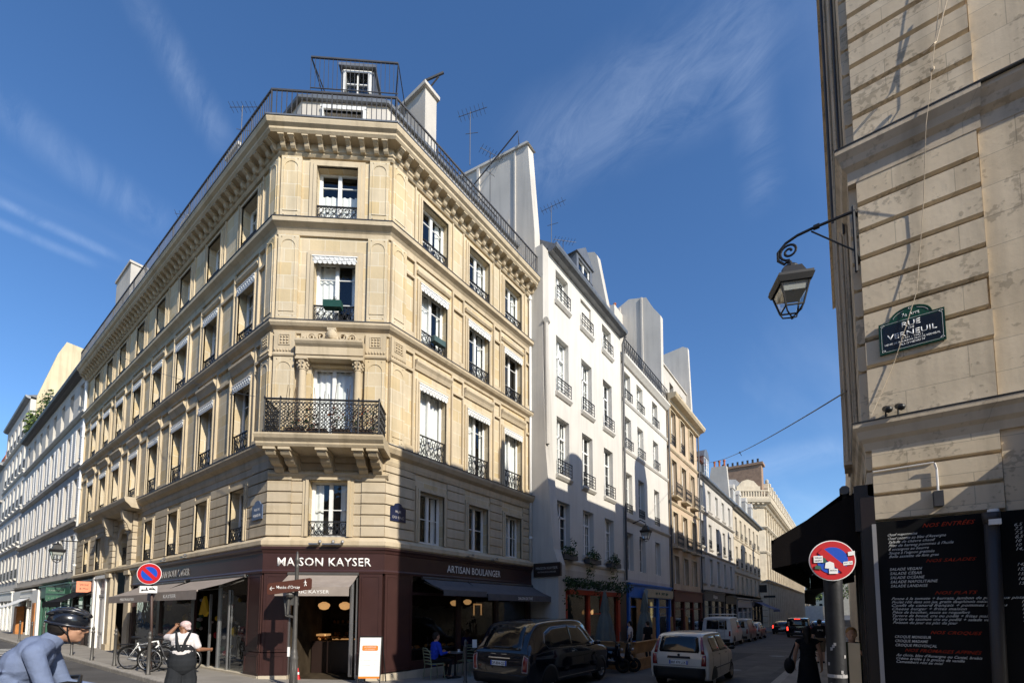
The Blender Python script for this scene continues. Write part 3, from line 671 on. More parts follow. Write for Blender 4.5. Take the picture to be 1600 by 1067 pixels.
# windows
rc = random.Random(3)
for fr, cs in ((FL, Lc), (FR, Rc), (FC, Cc)):
    dp = .25 if fr is FL else .20 if fr is FR else .22
    for i, c in enumerate(cs):
        w = 1.14 if fr is not FC else 1.18
        for f in (1, 2, 3, 4):
            if fr is FL and f == 1 and i in (2, 3): continue
            ww = w if f > 1 else (1.0 if fr is FL else 1.04 if fr is FR else 1.06); z0, z1 = ZF[f]
            if fr is FR: cu = {1: ['side', None, 'left'][i], 2: ['full', 'left', 'full'][i], 3: ['left', 'side', None][i], 4: ['side', 'side', 'side'][i]}[f]
            elif fr is FC: cu = {1: 'side', 2: 'full', 3: 'left', 4: 'low'}[f]
            else: cu = rc.choice(['full', 'side', 'blind', 'side', 'low', 'full', None, 'left'])
            bars = (.34, .74) if f > 1 and not (cu == 'full' and fr is not FL) else (() if f > 1 else (.5,))
            window(fr, c, z0, ww, z1 - z0, b1, dp, bars, cu)
            if f == 1 and fr is FR: continue
            hr = {1: .42, 2: .68, 3: .48, 4: .46}[f]
            if not (fr is FC and f == 2): put('railing', railmesh(ww, hr, 'scroll'), fr, c, -.02 if f > 1 else .0, z0 + .02, b1)
            if f in (2, 3) and not (fr is FC and f == 2): put('window_valance', valmesh(ww + .06), fr, c, .03, z1 - .20, b1)
# ---- corner balcony
bal = MB(); s0, s1, oo = .12, CS + .12, .98
bal.prof(FC, .02, CS + .14, [(0, 6.36), (.86, 6.36), (.90, 6.42), (.90, 6.46), (.98, 6.54), (1.02, 6.62), (1.02, 6.66), (0, 6.70)])
for s in (.34, .72, 1.66, 2.60, 2.98):
    bal.prof(FC, s - .12, s + .12, [(0, 5.86), (.16, 5.87), (.24, 5.93), (.26, 6.0), (.42, 6.02), (.50, 6.08), (.54, 6.16), (.74, 6.17), (.80, 6.24), (.80, 6.30), (.84, 6.36), (0, 6.36)])
    bal.box(FC, s - .15, s + .15, .3, .86, 6.28, 6.345)
bal.prof(FC, .0, CS + .1, [(0, 5.74), (.06, 5.76), (.13, 5.84), (.13, 5.90), (0, 5.92)])
obj('balcony', bal, m_mould, b1)
b = MB(); zr0, zr1 = 6.74, 7.60; or_ = .90; sa, sb = .22, CS - .0
def lace(b, fr, a, c, o, z0, z1):
    L = c - a; n = max(2, int(round(L / .2))); w = L / n; rows = 4; hh = (z1 - z0 - .1) / rows
    for i in range(n):
        x = a + w * (i + .5)
        for j in range(rows):
            z = z0 + .05 + hh * (j + .5); r = min(w, hh) * .47
            b.tube([fr.p(x + r * math.cos(q * math.pi / 4), o, z + r * math.sin(q * math.pi / 4)) for q in range(8)], .011, 4, loop=True)
            b.tube([fr.p(x - r, o, z - hh / 2), fr.p(x, o + .01, z), fr.p(x + r, o, z + hh / 2)], .010, 4); b.tube([fr.p(x + r, o, z - hh / 2), fr.p(x, o - .01, z), fr.p(x - r, o, z + hh / 2)], .010, 4)
            b.ell(fr.p(x + w / 2, o, z), (.03, .03, .035), 6); b.ell(fr.p(x, o, z), (.028, .028, .03), 6)
lace(b, FC, sa, sb, or_, zr0, zr1)
for s in (sa, .62, 1.62, 2.62, sb):
    p = FC.p(s, or_, 0); b.lathe(p, [(.03, 6.67), (.045, 6.72), (.02, 6.78), (.026, 7.1), (.016, 7.15), (.02, 7.6), (.03, 7.63), (.012, 7.68)], 8)
for s in (sa, sb):
    d = FC.p(s, 0.1, 0); e = FC.p(s, or_, 0); f2 = Fr(e[0], e[1], d[0] - e[0], d[1] - e[1]); lace(b, f2, 0, .78, 0, zr0, zr1); b.box(f2, 0, .8, -.02, .02, zr1 - .02, zr1 + .015); b.box(f2, 0, .8, -.015, .015, zr0 - .01, zr0 + .015)
b.box(FC, sa, sb, or_ - .03, or_ + .03, zr1 - .015, zr1 + .02); b.box(FC, sa, sb, or_ - .012, or_ + .012, zr1 - .11, zr1 - .095); b.box(FC, sa, sb, or_ - .02, or_ + .02, zr0 - .01, zr0 + .015)
obj('balcony_railing', b, m_iron, b1)
# ---- roof edge railing of thin bars
b = MB()
def off(plan, o):
    k = len(plan); out = []
    for i in range(k):
        ds = []
        for j in (max(i - 1, 0), min(i, k - 2)):
            d = Vector(plan[j + 1]) - Vector(plan[j]); d.normalize(); ds.append(Vector((d.y, -d.x)))
        m = ds[0] + ds[1]; m.normalize(); m /= m.dot(ds[0]); out.append((plan[i][0] + m.x * o, plan[i][1] + m.y * o))
    return out
rp = off(plan, .42)
for i in range(3):
    a = Vector(rp[i]); c = Vector(rp[i + 1]); L = (c - a).length; n = int(L / .135); d = (c - a).normalized(); f2 = Fr(a.x, a.y, d.x, d.y)
    for k in range(n + 1): s = L * k / n; t = .009 if k % 12 else .016; b.box(f2, s - t, s + t, -t, t, 15.98, 16.9)
    b.box(f2, -.01, L + .01, -.022, .022, 16.88, 16.93); b.box(f2, 0, L, -.012, .012, 16.04, 16.06)
obj('roof_railing', b, m_irong, b1)
# ---- attic storey set back behind the railing
ap = off(plan, -.62); att = MB()
FA = Fr(*ap[1], ap[2][0] - ap[1][0], ap[2][1] - ap[1][1]); AL = math.hypot(ap[2][0] - ap[1][0], ap[2][1] - ap[1][1])
FAR = Fr(*ap[2], 0, 1); FAL = Fr(*ap[0], 1, 0); ALL = ap[1][0] - ap[0][0]; ARL = ap[3][1] - ap[2][1]
att.wall(FA, 0, AL, 15.9, 17.85, [(AL / 2 - .6, AL / 2 + .6, 16.1, 17.5)], .2)
att.wall(FAR, 0, ARL, 15.9, 17.85, [(c - .45, c + .45, 16.3, 17.4) for c in (1.5, 3.6, 5.6)], .2); att.wall(FAL, 0, ALL, 15.9, 17.85, [(c - .5, c + .5, 16.1, 17.4) for c in (3, 6, 9, 12, 15, 18, 20.4)], .2)
obj('attic_wall', att, (m_white2, m_dark), b1)
att = MB(); att.path(ap, [(0, 17.85), (.12, 17.83), (.14, 17.9), (.02, 17.96), (-.9, 19.3), (-3.2, 20.0), (-3.2, 17.85)], closed=True)
att.poly([(ap[0][0], ap[0][1] + 3, 19.95), (ap[1][0] - 1.3, ap[1][1] + 3, 19.95), (ap[2][0] - 3, ap[2][1] + 1.4, 19.95), (ap[3][0] - 3, ap[3][1], 19.95), (ap[3][0] - 9, ap[3][1], 19.95), (ap[0][0], 13, 19.95)])
obj('roof', att, m_zinc, b1)
att = MB(); surround(att, FA, AL / 2, 16.1, 1.2, 1.4, .09, .08); att.box(FA, AL / 2 - .7, AL / 2 + .7, 0, .1, 17.58, 17.66)
for c in (1.5, 3.6, 5.6): att.box(FAR, c - .5, c + .5, 0, .05, 17.4, 17.5); att.box(FAR, c - .5, c + .5, .0, .07, 16.22, 16.3)
obj('attic_frame', att, m_frame, b1)
for fr, ss, w_ in ((FA, [AL / 2], 1.2), (FAR, [1.5, 3.6, 5.6], .9), (FAL, (3, 6, 9, 12, 15, 18, 20.4), 1.0)):
    for s in ss: window(fr, s, 16.1 if fr is not FAR else 16.3, w_, 1.4 if fr is FA else 1.1 if fr is FAR else 1.3, b1, .16, (.5,), None)
# roof dormer with its own little railing
dm = MB(); ds_ = AL / 2; zo = 19.35
dm.box(FA, ds_ - .55, ds_ - .38, -2.9, -1.25, zo, 20.62); dm.box(FA, ds_ + .38, ds_ + .55, -2.9, -1.25, zo, 20.62); dm.box(FA, ds_ - .38, ds_ + .38, -2.9, -1.25, 20.5, 20.62); dm.box(FA, ds_ - .62, ds_ + .62, -3.0, -1.15, 20.62, 20.72); dm.box(FA, ds_ - .38, ds_ + .38, -2.9, -1.28, zo, 19.72)
d_ = obj('dormer', dm, m_zinc, b1)
fm = MB(); surround(fm, Fr(*FA.p(0, -1.25, 0)[:2], FA.u.x, FA.u.y), ds_, 19.72, .74, .72, .1, .03); fm.box(FA, ds_ - .02, ds_ + .02, -1.30, -1.26, 19.72, 20.44); fm.box(FA, ds_ - .36, ds_ + .36, -1.30, -1.26, 20.05, 20.08)
obj('dormer_frame', fm, m_frame, b1)
pm = MB(); pm.box(FA, ds_ - .37, ds_ + .37, -1.33, -1.31, 19.72, 20.45); obj('dormer_pane', pm, m_glass, b1); pm = MB(); pm.box(FA, ds_ - .37, ds_ + .37, -1.6, -1.58, 19.72, 20.45); obj('dormer_room', pm, m_dark, b1)
b = MB()
for (a, c) in (((-.15, -1.0), (AL + .1, -1.0)),):
    n = 20; L = AL + .25
    for k in range(n + 1): s = -.15 + L * k / n; b.box(FA, s - .007, s + .007, -1.007, -.993, 18.95 if k in (0, n) else 19.5, 20.62)
    b.box(FA, -.15, AL + .1, -1.025, -.975, 20.6, 20.65); b.box(FA, -.15, AL + .1, -1.012, -.988, 19.5, 19.52)
for s in (-.15, AL + .1): b.tube([FA.p(s, -1, 20.62), FA.p(s + (.35 if s < 0 else -.35), -2.2, 20.0)], .022, 5); b.tube([FA.p(s, -1, 20.62), FA.p(s, -2.6, 20.62)], .018, 5)
obj('terrace_railing', b, m_irong, b1)
# chimney walls
b = MB()
b.wb(-12.6, -11.5, 10.3, 10.85, 17.5, 20.95); 
b.prism([(-13.6, 10.3), (-12.55, 10.3), (-12.55, 10.85), (-13.6, 10.85)], 17.5, 19.9)
b.box(Fr(-13.7, 10.25, 1, 0), 0, 2.3, -.68, .06, 20.95, 21.08)
for cx_, cy_, w_, d_, zt in ((-35.2, 6.9, 4.0, 1.1, 22.0), (-20.2, 7.2, 1.5, .9, 20.9), (-25.6, 7.3, 1.2, .8, 20.9), (-30.2, 7.3, 1.2, .8, 20.2)):
    b.wb(cx_, cx_ + w_ * .72, cy_, cy_ + d_, 15.9, zt); b.wb(cx_ - .07, cx_ + w_ * .72 + .07, cy_ - .07, cy_ + d_ + .07, zt, zt + .13)
obj('chimney', b, m_white2, b1)
b = MB()
for cx_, cy_, w_, zt in ((-35.2, 7.4, 2.9, 22.0), (-20.2, 7.6, 1.5, 21.0), (-25.6, 7.7, 1.2, 21.0)):
    for k in range(int(w_ / .42)): b.lathe((cx_ + .2 + k * .36, cy_, zt), [(.11, 0), (.12, .05), (.09, .1), (.085, .38), (.11, .4), (.11, .45)], 8)
obj('chimney_pot', b, m_clay, b1)
b = MB(); b.tube([(-11.8, 10.6, 20.9), (-11.8, 10.5, 21.6), (-11.2, 10.9, 21.9)], .05, 6); b.tube([(-13.8, 10.0, 19.6), (-11.35, 10.8, 21.75)], .03, 5); obj('flue_pipe', b, m_irong, b1)
# R side upper roof slope railing and skylight boxes
b = MB(); FU = Fr(-11.9, 9.0, 0, 1)
for k in range(46): s = 1.9 + 4.1 * k / 45; b.box(FU, s - .008, s + .008, -.008, .008, 18.6, 19.6)
b.box(FU, 1.9, 6.0, -.02, .02, 19.58, 19.62); b.box(FU, 1.9, 6.0, -.015, .015, 19.1, 19.12)
obj('roof_railing', b, m_irong, b1)
# big party wall towards the white house
b = MB(); b.add([(-9.98, 15.18, 15.9), (-15.2, 15.18, 15.9), (-15.2, 15.18, 23.2), (-13.2, 15.18, 22.9), (-10.35, 15.18, 22.35), (-10.05, 15.18, 18.2)] , [(0, 1, 2, 3, 4, 5)])
P = [(-10.0, 15.9), (-10.05, 18.2), (-10.38, 22.3), (-13.2, 22.9), (-15.2, 23.3), (-15.2, 15.9)]
b = MB(); n = len(P); b.add([(x, 15.2, z) for x, z in P] + [(x, 15.62, z) for x, z in P], [(i, (i + 1) % n, n + (i + 1) % n, n + i) for i in range(n)] + [tuple(range(n)), tuple(range(n, 2 * n))[::-1]])
P2 = [(-10.28, 22.3), (-10.38, 22.42), (-13.2, 23.0), (-15.3, 23.42), (-15.3, 23.3), (-13.2, 22.88)]
b.add([(x, 15.12, z) for x, z in P2] + [(x, 15.7, z) for x, z in P2], [(i, (i + 1) % n, n + (i + 1) % n, n + i) for i in range(n)] + [tuple(range(n)), tuple(range(n, 2 * n))[::-1]])
pw = thing('party_wall', (-12, 15.4, 15.9), 'tall grey rendered party wall rising above the roof between the corner building and the white house', 'wall'); obj('wall', b, m_party, pw)
b = MB(); b.tube([(-14.6, 15.0, 21.5), (-10.8, 15.05, 23.1), (-10.78, 15.1, 22.5)], .03, 5); obj('pipe', b, m_irong, pw)
# drainpipes
b = MB(); b.tube([FR.p(RS - .06, .10, 15.3), FR.p(RS - .08, .10, 3.9)], .055, 8)
for z in (15.15, 13.2, 10.1, 6.6, 5.0): b.tube([FR.p(RS - .07, .10, z - .06), FR.p(RS - .07, .10, z + .06)], .075, 8)
b.tube([FL.p(.1, .12, 15.2), FL.p(.1, .12, 3.2)], .06, 8)
for z in (12, 9, 6, 4.6): b.tube([FL.p(.1, .12, z - .06), FL.p(.1, .12, z + .06)], .08, 8)
obj('drainpipe', b, m_frame, b1, True)
# portal bay with stone canopy on the left front
b = MB(); ps = lambda x: x - LX
b.prof(FL, ps(-29.2), ps(-23.6), [(0, 6.3), (.42, 6.34), (.5, 6.44), (.62, 6.55), (.66, 6.68), (.66, 6.73), (0, 6.78)])
for x in (-27.5, -24.6):
    b.box(FL, ps(x) - .27, ps(x) + .27, 0, .16, -.2, 3.6); b.box(FL, ps(x) - .33, ps(x) + .33, 0, .24, 3.6, 3.78); b.box(FL, ps(x) - .33, ps(x) + .33, 0, .22, -.3, .55)
    courses(b, FL, ps(x) - .3, ps(x) + .3, 3.95, 6.3, [], hh=.29, o=.16)
    b.prof(FL, ps(x) - .14, ps(x) + .14, [(.16, 5.5), (.26, 5.55), (.32, 5.75), (.46, 5.95), (.5, 6.2), (.52, 6.3), (.16, 6.3)])
    for k in range(5): b.ell(FL.p(ps(x), .36 - k * .02, 5.95 - k * .1), (.13 - k * .015, .09, .07), 8)
for k in range(9):
    q0, q1 = R(180 - k * 20), R(160 - k * 20); c = ps(-26.0); r0, r1 = .75, .98
    b.plate(FL, [(c + r0 * math.cos(q0), 5.0 + r0 * math.sin(q0)), (c + r1 * math.cos(q0), 5.0 + r1 * math.sin(q0)), (c + r1 * math.cos(q1), 5.0 + r1 * math.sin(q1)), (c + r0 * math.cos(q1), 5.0 + r0 * math.sin(q1))], 0, .1)
b.box(FL, ps(-26.98), ps(-26.75), 0, .1, .2, 5.0); b.box(FL, ps(-25.25), ps(-25.02), 0, .1, .2, 5.0)
b.box(FL, ps(-26.75), ps(-25.25), -.34, -.2, 3.85, 4.15)
obj('portal', b, m_rust, b1)
b = MB(); b.box(FL, ps(-26.75), ps(-25.25), -.4, -.33, -.3, 3.9); b.box(FL, ps(-26.6), ps(-26.08), -.33, -.30, .6, 3.6); b.box(FL, ps(-25.92), ps(-25.4), -.33, -.30, .6, 3.6); b.box(FL, ps(-26.02), ps(-25.98), -.33, -.28, 0, 3.8)
obj('door', b, m_maroond, b1)
put('railing', railmesh(1.4, .8, 'scroll'), FL, ps(-26), -.1, 4.15, b1)
window(FL, ps(-26), 4.2, 1.4, 1.4, b1, .5, (), None)
# ================================================================ bakery shop fronts (ground floor of the corner building)
def panel(b, fr, a, c, z0, z1, o=.10, t=.02, mi=0):
    """painted timber panel with a raised bead"""
    b.box(fr, a, c, 0, o, z0, z1, mi); e = .07
    if c - a > .3:
        for p, q, r, w_ in ((a + e, a + e + t, z0 + e, z1 - e), (c - e - t, c - e, z0 + e, z1 - e), (a + e + t, c - e - t, z0 + e, z0 + e + t), (a + e + t, c - e - t, z1 - e - t, z1 - e)): b.box(fr, p, q, o, o + .012, r, w_, mi)
def room(b, fr, s0, s1, z0, z1, d, mi=0, o=-.05):
    P = fr.p
    b.quad(P(s0, o, z0), P(s0, o, z1), P(s0, -d, z1), P(s0, -d, z0), mi); b.quad(P(s1, o, z0), P(s1, -d, z0), P(s1, -d, z1), P(s1, o, z1), mi)
    b.quad(P(s0, -d, z0), P(s0, -d, z1), P(s1, -d, z1), P(s1, -d, z0), mi); b.quad(P(s0, o, z1), P(s1, o, z1), P(s1, -d, z1), P(s0, -d, z1), mi); b.quad(P(s0, o, z0), P(s0, -d, z0), P(s1, -d, z0), P(s1, o, z0), mi)
sf = MB(); LE = -24.3 - LX
sf.path([(-24.3, LY), (AX, AY), (BX, BY), (BX, DY - .05)], [(0, 3.10), (.12, 3.10), (.13, 3.16), (.115, 3.2), (.115, 3.64), (.135, 3.66), (.15, 3.72), (.19, 3.76), (.19, 3.82), (0, 3.82)])
for fr, a, c in ((FC, 0, .66), (FC, CS - .62, CS)):
    panel(sf, fr, a, c, .98, 3.10); panel(sf, fr, a - .02, c + .02, .34, .96, .12)
panel(sf, FR, 0, .98, .40, 3.10); panel(sf, FL, LS - .85, LS, .98, 3.10); panel(sf, FL, LS - .87, LS + .02, .34, .96, .12)
for s in (3.0, 5.0, 7.05): panel(sf, FR, s - .09, s + .09, .3, 3.10, .08)
for x in (-17.55, -20.9, -24.2): panel(sf, FL, ps(x) - .14, ps(x) + .14, .1, 3.10, .08)
for a, c in ((.98, 2.91), (3.09, 4.91), (5.09, 6.96)): sf.box(FR, a, c, -.03, .05, .35, .62); sf.box(FR, a, c, -.03, .04, 2.55, 2.63)
for x0, x1 in ((-24.06, -21.04), (-20.76, -17.69)): sf.box(FL, ps(x0), ps(x1), -.03, .05, .2, .62); sf.box(FL, ps(x0), ps(x1), -.03, .04, 2.6, 2.68)
obj('shop_front', sf, m_maroon, b1)
pl = MB(); pl.path([(-24.3, LY), (AX, AY)], [(-.1, -.3), (.14, -.3), (.14, .34), (-.1, .34)]); pl.box(FC, -.03, .70, -.1, .16, -.3, .36); pl.box(FC, 2.5, CS + .03, -.1, .14, -.3, .36); pl.box(FR, 0, RS, -.1, .13, -.4, .36)
obj('plinth', pl, m_pale, b1)
dk = MB(); room(dk, FC, .66, 2.53, .2, 3.10, 3.4); room(dk, FR, .98, 7.0, .2, 3.1, 2.6); room(dk, FL, ps(-24.1), LS - .85, .2, 3.1, 2.2)
obj('shop_interior', dk, m_dim, b1)
gl = MB(); gl.box(FR, .98, 6.96, .0, .006, .6, 3.08); gl.box(FL, ps(-24.06), ps(-17.69), 0, .006, .6, 3.08); gl.box(FL, ps(-15.6), LS - .85, 0, .006, .3, 3.08)
obj('shop_pane', gl, m_shopglass, b1)
dr = MB()
for s in (.68, 2.46): dr.box(FC, s - .02, s + .02, -.02, .04, .25, 3.08)
dr.box(FC, 2.30, 2.34, .05, .09, .35, 2.85); dr.box(FC, 2.27, 2.37, -.02, .03, .3, 2.9)
dr.box(FL, ps(-16.2), ps(-16.14), .02, .08, .3, 2.6); dr.box(FL, ps(-14.9), ps(-14.84), .02, .06, .3, 2.7); dr.box(FL, ps(-15.64), ps(-15.56), -.03, .05, .3, 3.1)
obj('shop_door', dr, m_steel, b1)
# counter, shelves and goods seen through the doors
ct = MB(); ct.box(FC, .7, 2.5, -2.3, -1.6, .2, 1.15); ct.box(FC, .7, 2.5, -3.3, -3.1, 1.2, 1.24); ct.box(FC, .7, 2.5, -3.3, -3.1, 1.6, 1.64); ct.box(FR, 1.1, 6.8, -.5, -.25, .3, .9)
obj('counter', ct, m_maroond, b1)
gd = MB(); rg = random.Random(5)
for k in range(26): gd.ell(FC.p(.8 + rg.random() * 1.6, -1.95 + rg.uniform(-.2, .2), 1.2 + rg.uniform(0, .08)), (.07, .05, .045), 6)
for k in range(30): gd.ell(FC.p(.8 + rg.random() * 1.6, -3.2, rg.choice((1.3, 1.7))), (.05, .05, .07), 6)
for k in range(40): gd.ell(FR.p(1.2 + rg.random() * 5.5, -.38, .95 + rg.random() * .05), (.06, .06, .06), 6)
obj('bread', gd, pal('crust', (.45, .2, .06), .7, .3, var=.3, bump=0), b1)
sh = MB()
for s, o in ((1.1, -1.4), (1.72, -1.4)): p = FC.p(s, o, 2.23); sh.lathe(p, [(.05, .12), (.16, .06), (.17, 0), (.12, -.09), (.03, -.12)], 12)
for s, o, z in ((3.9, -1.0, 2.35), (4.7, -1.1, 2.4)): p = FR.p(s, o, z); sh.lathe(p, [(.05, .1), (.15, .05), (.16, 0), (.1, -.08), (.03, -.1)], 12)
obj('pendant_lamp', sh, m_lamp, b1)
sh = MB(); sh.box(FC, .75, 2.4, -3.35, -3.33, 1.05, 1.13); sh.box(FC, .75, 1.1, -2.1, -1.8, 1.3, 1.36); sh.box(FR, 5.6, 6.1, -1.6, -1.58, 2.3, 2.36); sh.box(FR, 5.6, 5.66, -1.6, -1.58, 1.9, 2.3); sh.box(FR, 6.04, 6.1, -1.6, -1.58, 1.9, 2.3)
obj('shelf_light', sh, m_lampd, b1)
# toys / gift display behind the left shop window
cm = [pal('toy_red', (.35, .02, .03)), pal('toy_yellow', (.7, .45, .03)), pal('toy_pale', (.5, .45, .45)), pal('toy_green', (.06, .15, .09))]
gd = MB()
for k in range(88):
    x = rg.choice((rg.uniform(-20.5, -18), rg.uniform(-23.8, -21.2), rg.uniform(-17.2, -13.9))); z = rg.uniform(.7, 2.5); r = rg.uniform(.04, .11)
    gd.ell(FL.p(ps(x), -.3 - rg.random() * .3, z), (r, r, r * rg.uniform(.8, 1.6)), 6, rg.randrange(4))
obj('toy', gd, cm, b1)
gd = MB(); gd.plate(FL, [(ps(-16.95), 1.95), (ps(-16.75), 2.4), (ps(-16.6), 2.55), (ps(-16.5), 2.4), (ps(-16.3), 2.05), (ps(-16.5), 1.9), (ps(-16.7), 2.0)], .02, .1); obj('window_ornament', gd, cm[1], b1)
# lettering on the fascia
sg = b1
text('MAISON KAYSER', 2.50, .235, FC, 1.60, .125, 3.30, m_textw, parent=b1, bold=.012, sp=1.05)
text('ARTISAN BOULANGER', 2.75, .24, FR, 3.75, .125, 3.30, m_textw, parent=b1, sp=1.05)
text('ARTISAN BOULANGER', 3.5, .25, FL, ps(-19.6), .125, 3.28, m_textg, parent=b1, sp=1.05)
# awnings
def awning(par, fr, s0, s1, z0, z1, o1, val, mat, name='awning', o0=.12, txt=None, tmat=None, tw=None, th_=.1, arms=True, sides=False):
    b = MB(); t = .012; n = max(2, int((s1 - s0) / .5))
    b.add([fr.p(s0 + (s1 - s0) * i / n, o, z - (.012 * math.sin(math.pi * ((i % 2))) if o > o0 else 0)) for o, z in ((o0, z0), ((o0 + o1) / 2, (z0 + z1) / 2 - .03), (o1, z1), (o1 + .005, z1 - val)) for i in range(n + 1)],
          [(j * (n + 1) + i, j * (n + 1) + i + 1, (j + 1) * (n + 1) + i + 1, (j + 1) * (n + 1) + i) for j in range(3) for i in range(n)])
    b.box(fr, s0, s1, o1 - .03, o1 - .001, z1 - .03, z1 + .012)
    a = obj(name, b, mat, par)
    k = MB(); p = Vector(fr.p(s0, o0, z0)); k.tube([fr.p(s0 - .02, o0, z0 + .02), fr.p(s1 + .02, o0, z0 + .02)], .05, 8)
    for s in (s0 + .06, s1 - .06): k.tube([fr.p(s, o0, z0 - .1), fr.p(s + (.25 if s < s0 + .5 else -.25), (o0 + o1) / 2, (z0 + z1) / 2 - .15), fr.p(s, o1 - .02, z1 - .01)], .016, 5)
    obj('awning_arm', k, m_pole, par)
    if txt: text(txt, tw, th_, fr, (s0 + s1) / 2, o1 + .008, z1 - val * .5 - th_ * .5, tmat or m_textw, parent=par, th=.002)
    return a
awning(b1, FC, .66, 2.5, 3.06, 2.68, .92, .22, m_awn, txt='ERIC KAYSER', tw=.85, th_=.085)
awning(b1, FR, 1.35, 3.3, 3.04, 2.68, 1.0, .16, m_awng); awning(b1, FR, 3.36, 7.6, 3.04, 2.62, 1.0, .2, m_awng, txt='SALON DE THÉ', tw=.9, th_=.1)
awning(b1, FL, ps(-17.6), ps(-13.7), 3.05, 2.62, 1.3, .24, m_awn, txt='KAYSER', tw=1.0, th_=.11); awning(b1, FL, ps(-22.9), ps(-18.2), 3.05, 2.6, 1.1, .24, m_awn, txt='MAISON KAYSER', tw=1.6, th_=.1)
# projecting shop sign at the right end
b = MB(); FP = Fr(-10.1, DY + .02, 1, 0); b.box(FP, 0, 1.25, 0, .10, 3.42, 3.92); o_ = obj('projecting_sign', b, m_maroond, b1)
text('MAISON KAYSER', 1.0, .11, FP, .62, .102, 3.70, m_textg, parent=b1, th=.002); text('ARTISAN BOULANGER', .86, .06, FP, .62, .102, 3.57, m_textg, parent=b1, th=.002)
b = MB(); b.tube([FR.p(RS, .05, 3.95), (-8.9, DY + .0, 3.95)], .02, 6); obj('sign_bracket', b, m_iron, b1)
# fascia spot lamps
b = MB()
for fr, s in ((FC, 1.35), (FC, 1.7), (FC, 1.95), (FR, 3.3), (FR, 4.6), (FL, ps(-18)), (FL, ps(-20)), (FL, ps(-21.5))):
    b.box(fr, s - .12, s + .12, .22, .34, 3.86, 3.90); b.ell(fr.p(s + .16, .28, 3.95), (.05, .05, .05), 6)
obj('spot_lamp', b, m_steel, b1)

def squig(par, fr, s0, s1, o, z, h, mat):
    b = MB(); r = random.Random(int(s0 * 100 + z * 37)); s = s0
    while s < s1:
        w = h * r.uniform(.45, .8)
        if r.random() < .85:
            pts = [fr.p(s + w * r.uniform(0, .25), o, z + h * r.uniform(0, .2)), fr.p(s + w * r.uniform(.1, .4), o, z + h * r.uniform(.7, 1)), fr.p(s + w * r.uniform(.5, .8), o, z + h * r.uniform(0, .6)), fr.p(s + w * r.uniform(.7, .9), o, z + h * r.uniform(.2, 1))]
            b.tube(pts, h * .07, 4)
        s += w + h * .15
    obj('lettering', b, mat, par)

# ================================================================ other street houses
def house(name, label, fr, L, z1, cols, rows, w, mat, dep=.28, par=None, base=SH, strings=(), smat=None, bars=(.36, .74), frm='C', rail=None, railh=.5, shut=False, sill=True, blind=(), curt=('side', None, 'full', 'left'), back=9, cat='building', loc=None, skip=(), rails=None, dark=m_dark, proud=0, wd_rows=None, gz=-1.2):
    p = fr.p(L / 2, 0, 0)
    t = thing(name, (p[0], p[1], 0), label, cat); b = MB(); rr = random.Random(len(label) * 7 + int(L * 10))
    holes = [(c - w / 2, c + w / 2, r[0], r[1]) for j, r in enumerate(rows) for i, c in enumerate(cols) if (i, j) not in skip]
    b.wall(fr, 0, L, base, z1, holes, dep)
    P = fr.p
    b.quad(P(0, 0, gz), P(0, -back, gz), P(0, -back, z1), P(0, 0, z1)); b.quad(P(L, 0, gz), P(L, 0, z1), P(L, -back, z1), P(L, -back, gz)); b.quad(P(0, 0, z1), P(0, -back, z1), P(L, -back, z1), P(L, 0, z1)); b.quad(P(0, -back, gz), P(L, -back, gz), P(L, -back, z1), P(0, -back, z1))
    obj('wall', b, (mat, dark), t)
    if strings:
        b = MB()
        for z, o in strings: b.prof(fr, 0, L, [(0, z - .1), (o * .4, z - .1), (o, z), (o, z + .06), (0, z + .1)])
        obj('string_course', b, smat or mat, t)
    fb = MB(); sb = MB(); any_s = False
    for j, r in enumerate(rows):
        for i, c in enumerate(cols):
            if (i, j) in skip: continue
            h = r[1] - r[0]
            if (i, j) in blind: q = MB(); q.box(fr, c - w / 2, c + w / 2, -.12, -.1, r[0], r[1]); obj('blind_window', q, mat, t)
            else: window(fr, c, r[0], w, h, t, dep * .75, bars if h > 1.4 else (.5,), rr.choice(curt), frm if h > 1.9 else 'C')
            rl = rails[j] if rails else rail
            if rl:
                put('railing', railmesh(w + (.12 if rl == 'bars3' else 0), railh, rl), fr, c, .10 if rl == 'bars3' else .0, r[0] + .02, t)
            if sill: fb.prof(fr, c - w / 2 - .12, c + w / 2 + .12, [(0, r[0] - .2), (.06, r[0] - .18), (.15, r[0] - .08), (.15, r[0]), (0, r[0])])
            if proud:
                surround(fb, fr, c, r[0], w, h, .13, proud)
            if shut and r[1] - r[0] > 1.75:
                any_s = True
                for sg in (-1, 1):
                    a, d = sorted((c + sg * (w / 2 + .03), c + sg * (w / 2 + .52))); sb.box(fr, a, d, .01, .045, r[0] + .02, r[1])
                    for k in range(int(h / .14)): sb.box(fr, a + .05, d - .05, .045, .058, r[0] + .06 + k * .14, r[0] + .12 + k * .14)
    if fb.v: obj('sill', fb, smat or mat, t)
    if any_s: obj('shutter', sb, m_shut, t)
    return t
def gutterroof(t, fr, L, z, o=.4, rise=2.6, run=3., mat=None, rmat=None):
    b = MB(); b.prof(fr, -.05, L + .05, [(0, z - .14), (o * .6, z - .12), (o, z - .04), (o + .04, z + .04), (o + .04, z + .14), (o - .02, z + .12), (0, z + .06)]); obj('gutter', b, mat or m_zinc, t)
    b = MB(); b.prof(fr, 0, L, [(o - .05, z + .11), (-run, z + rise), (-run - 3, z + rise + .4), (-run - 3, z)]); obj('roof', b, rmat or m_slate, t)
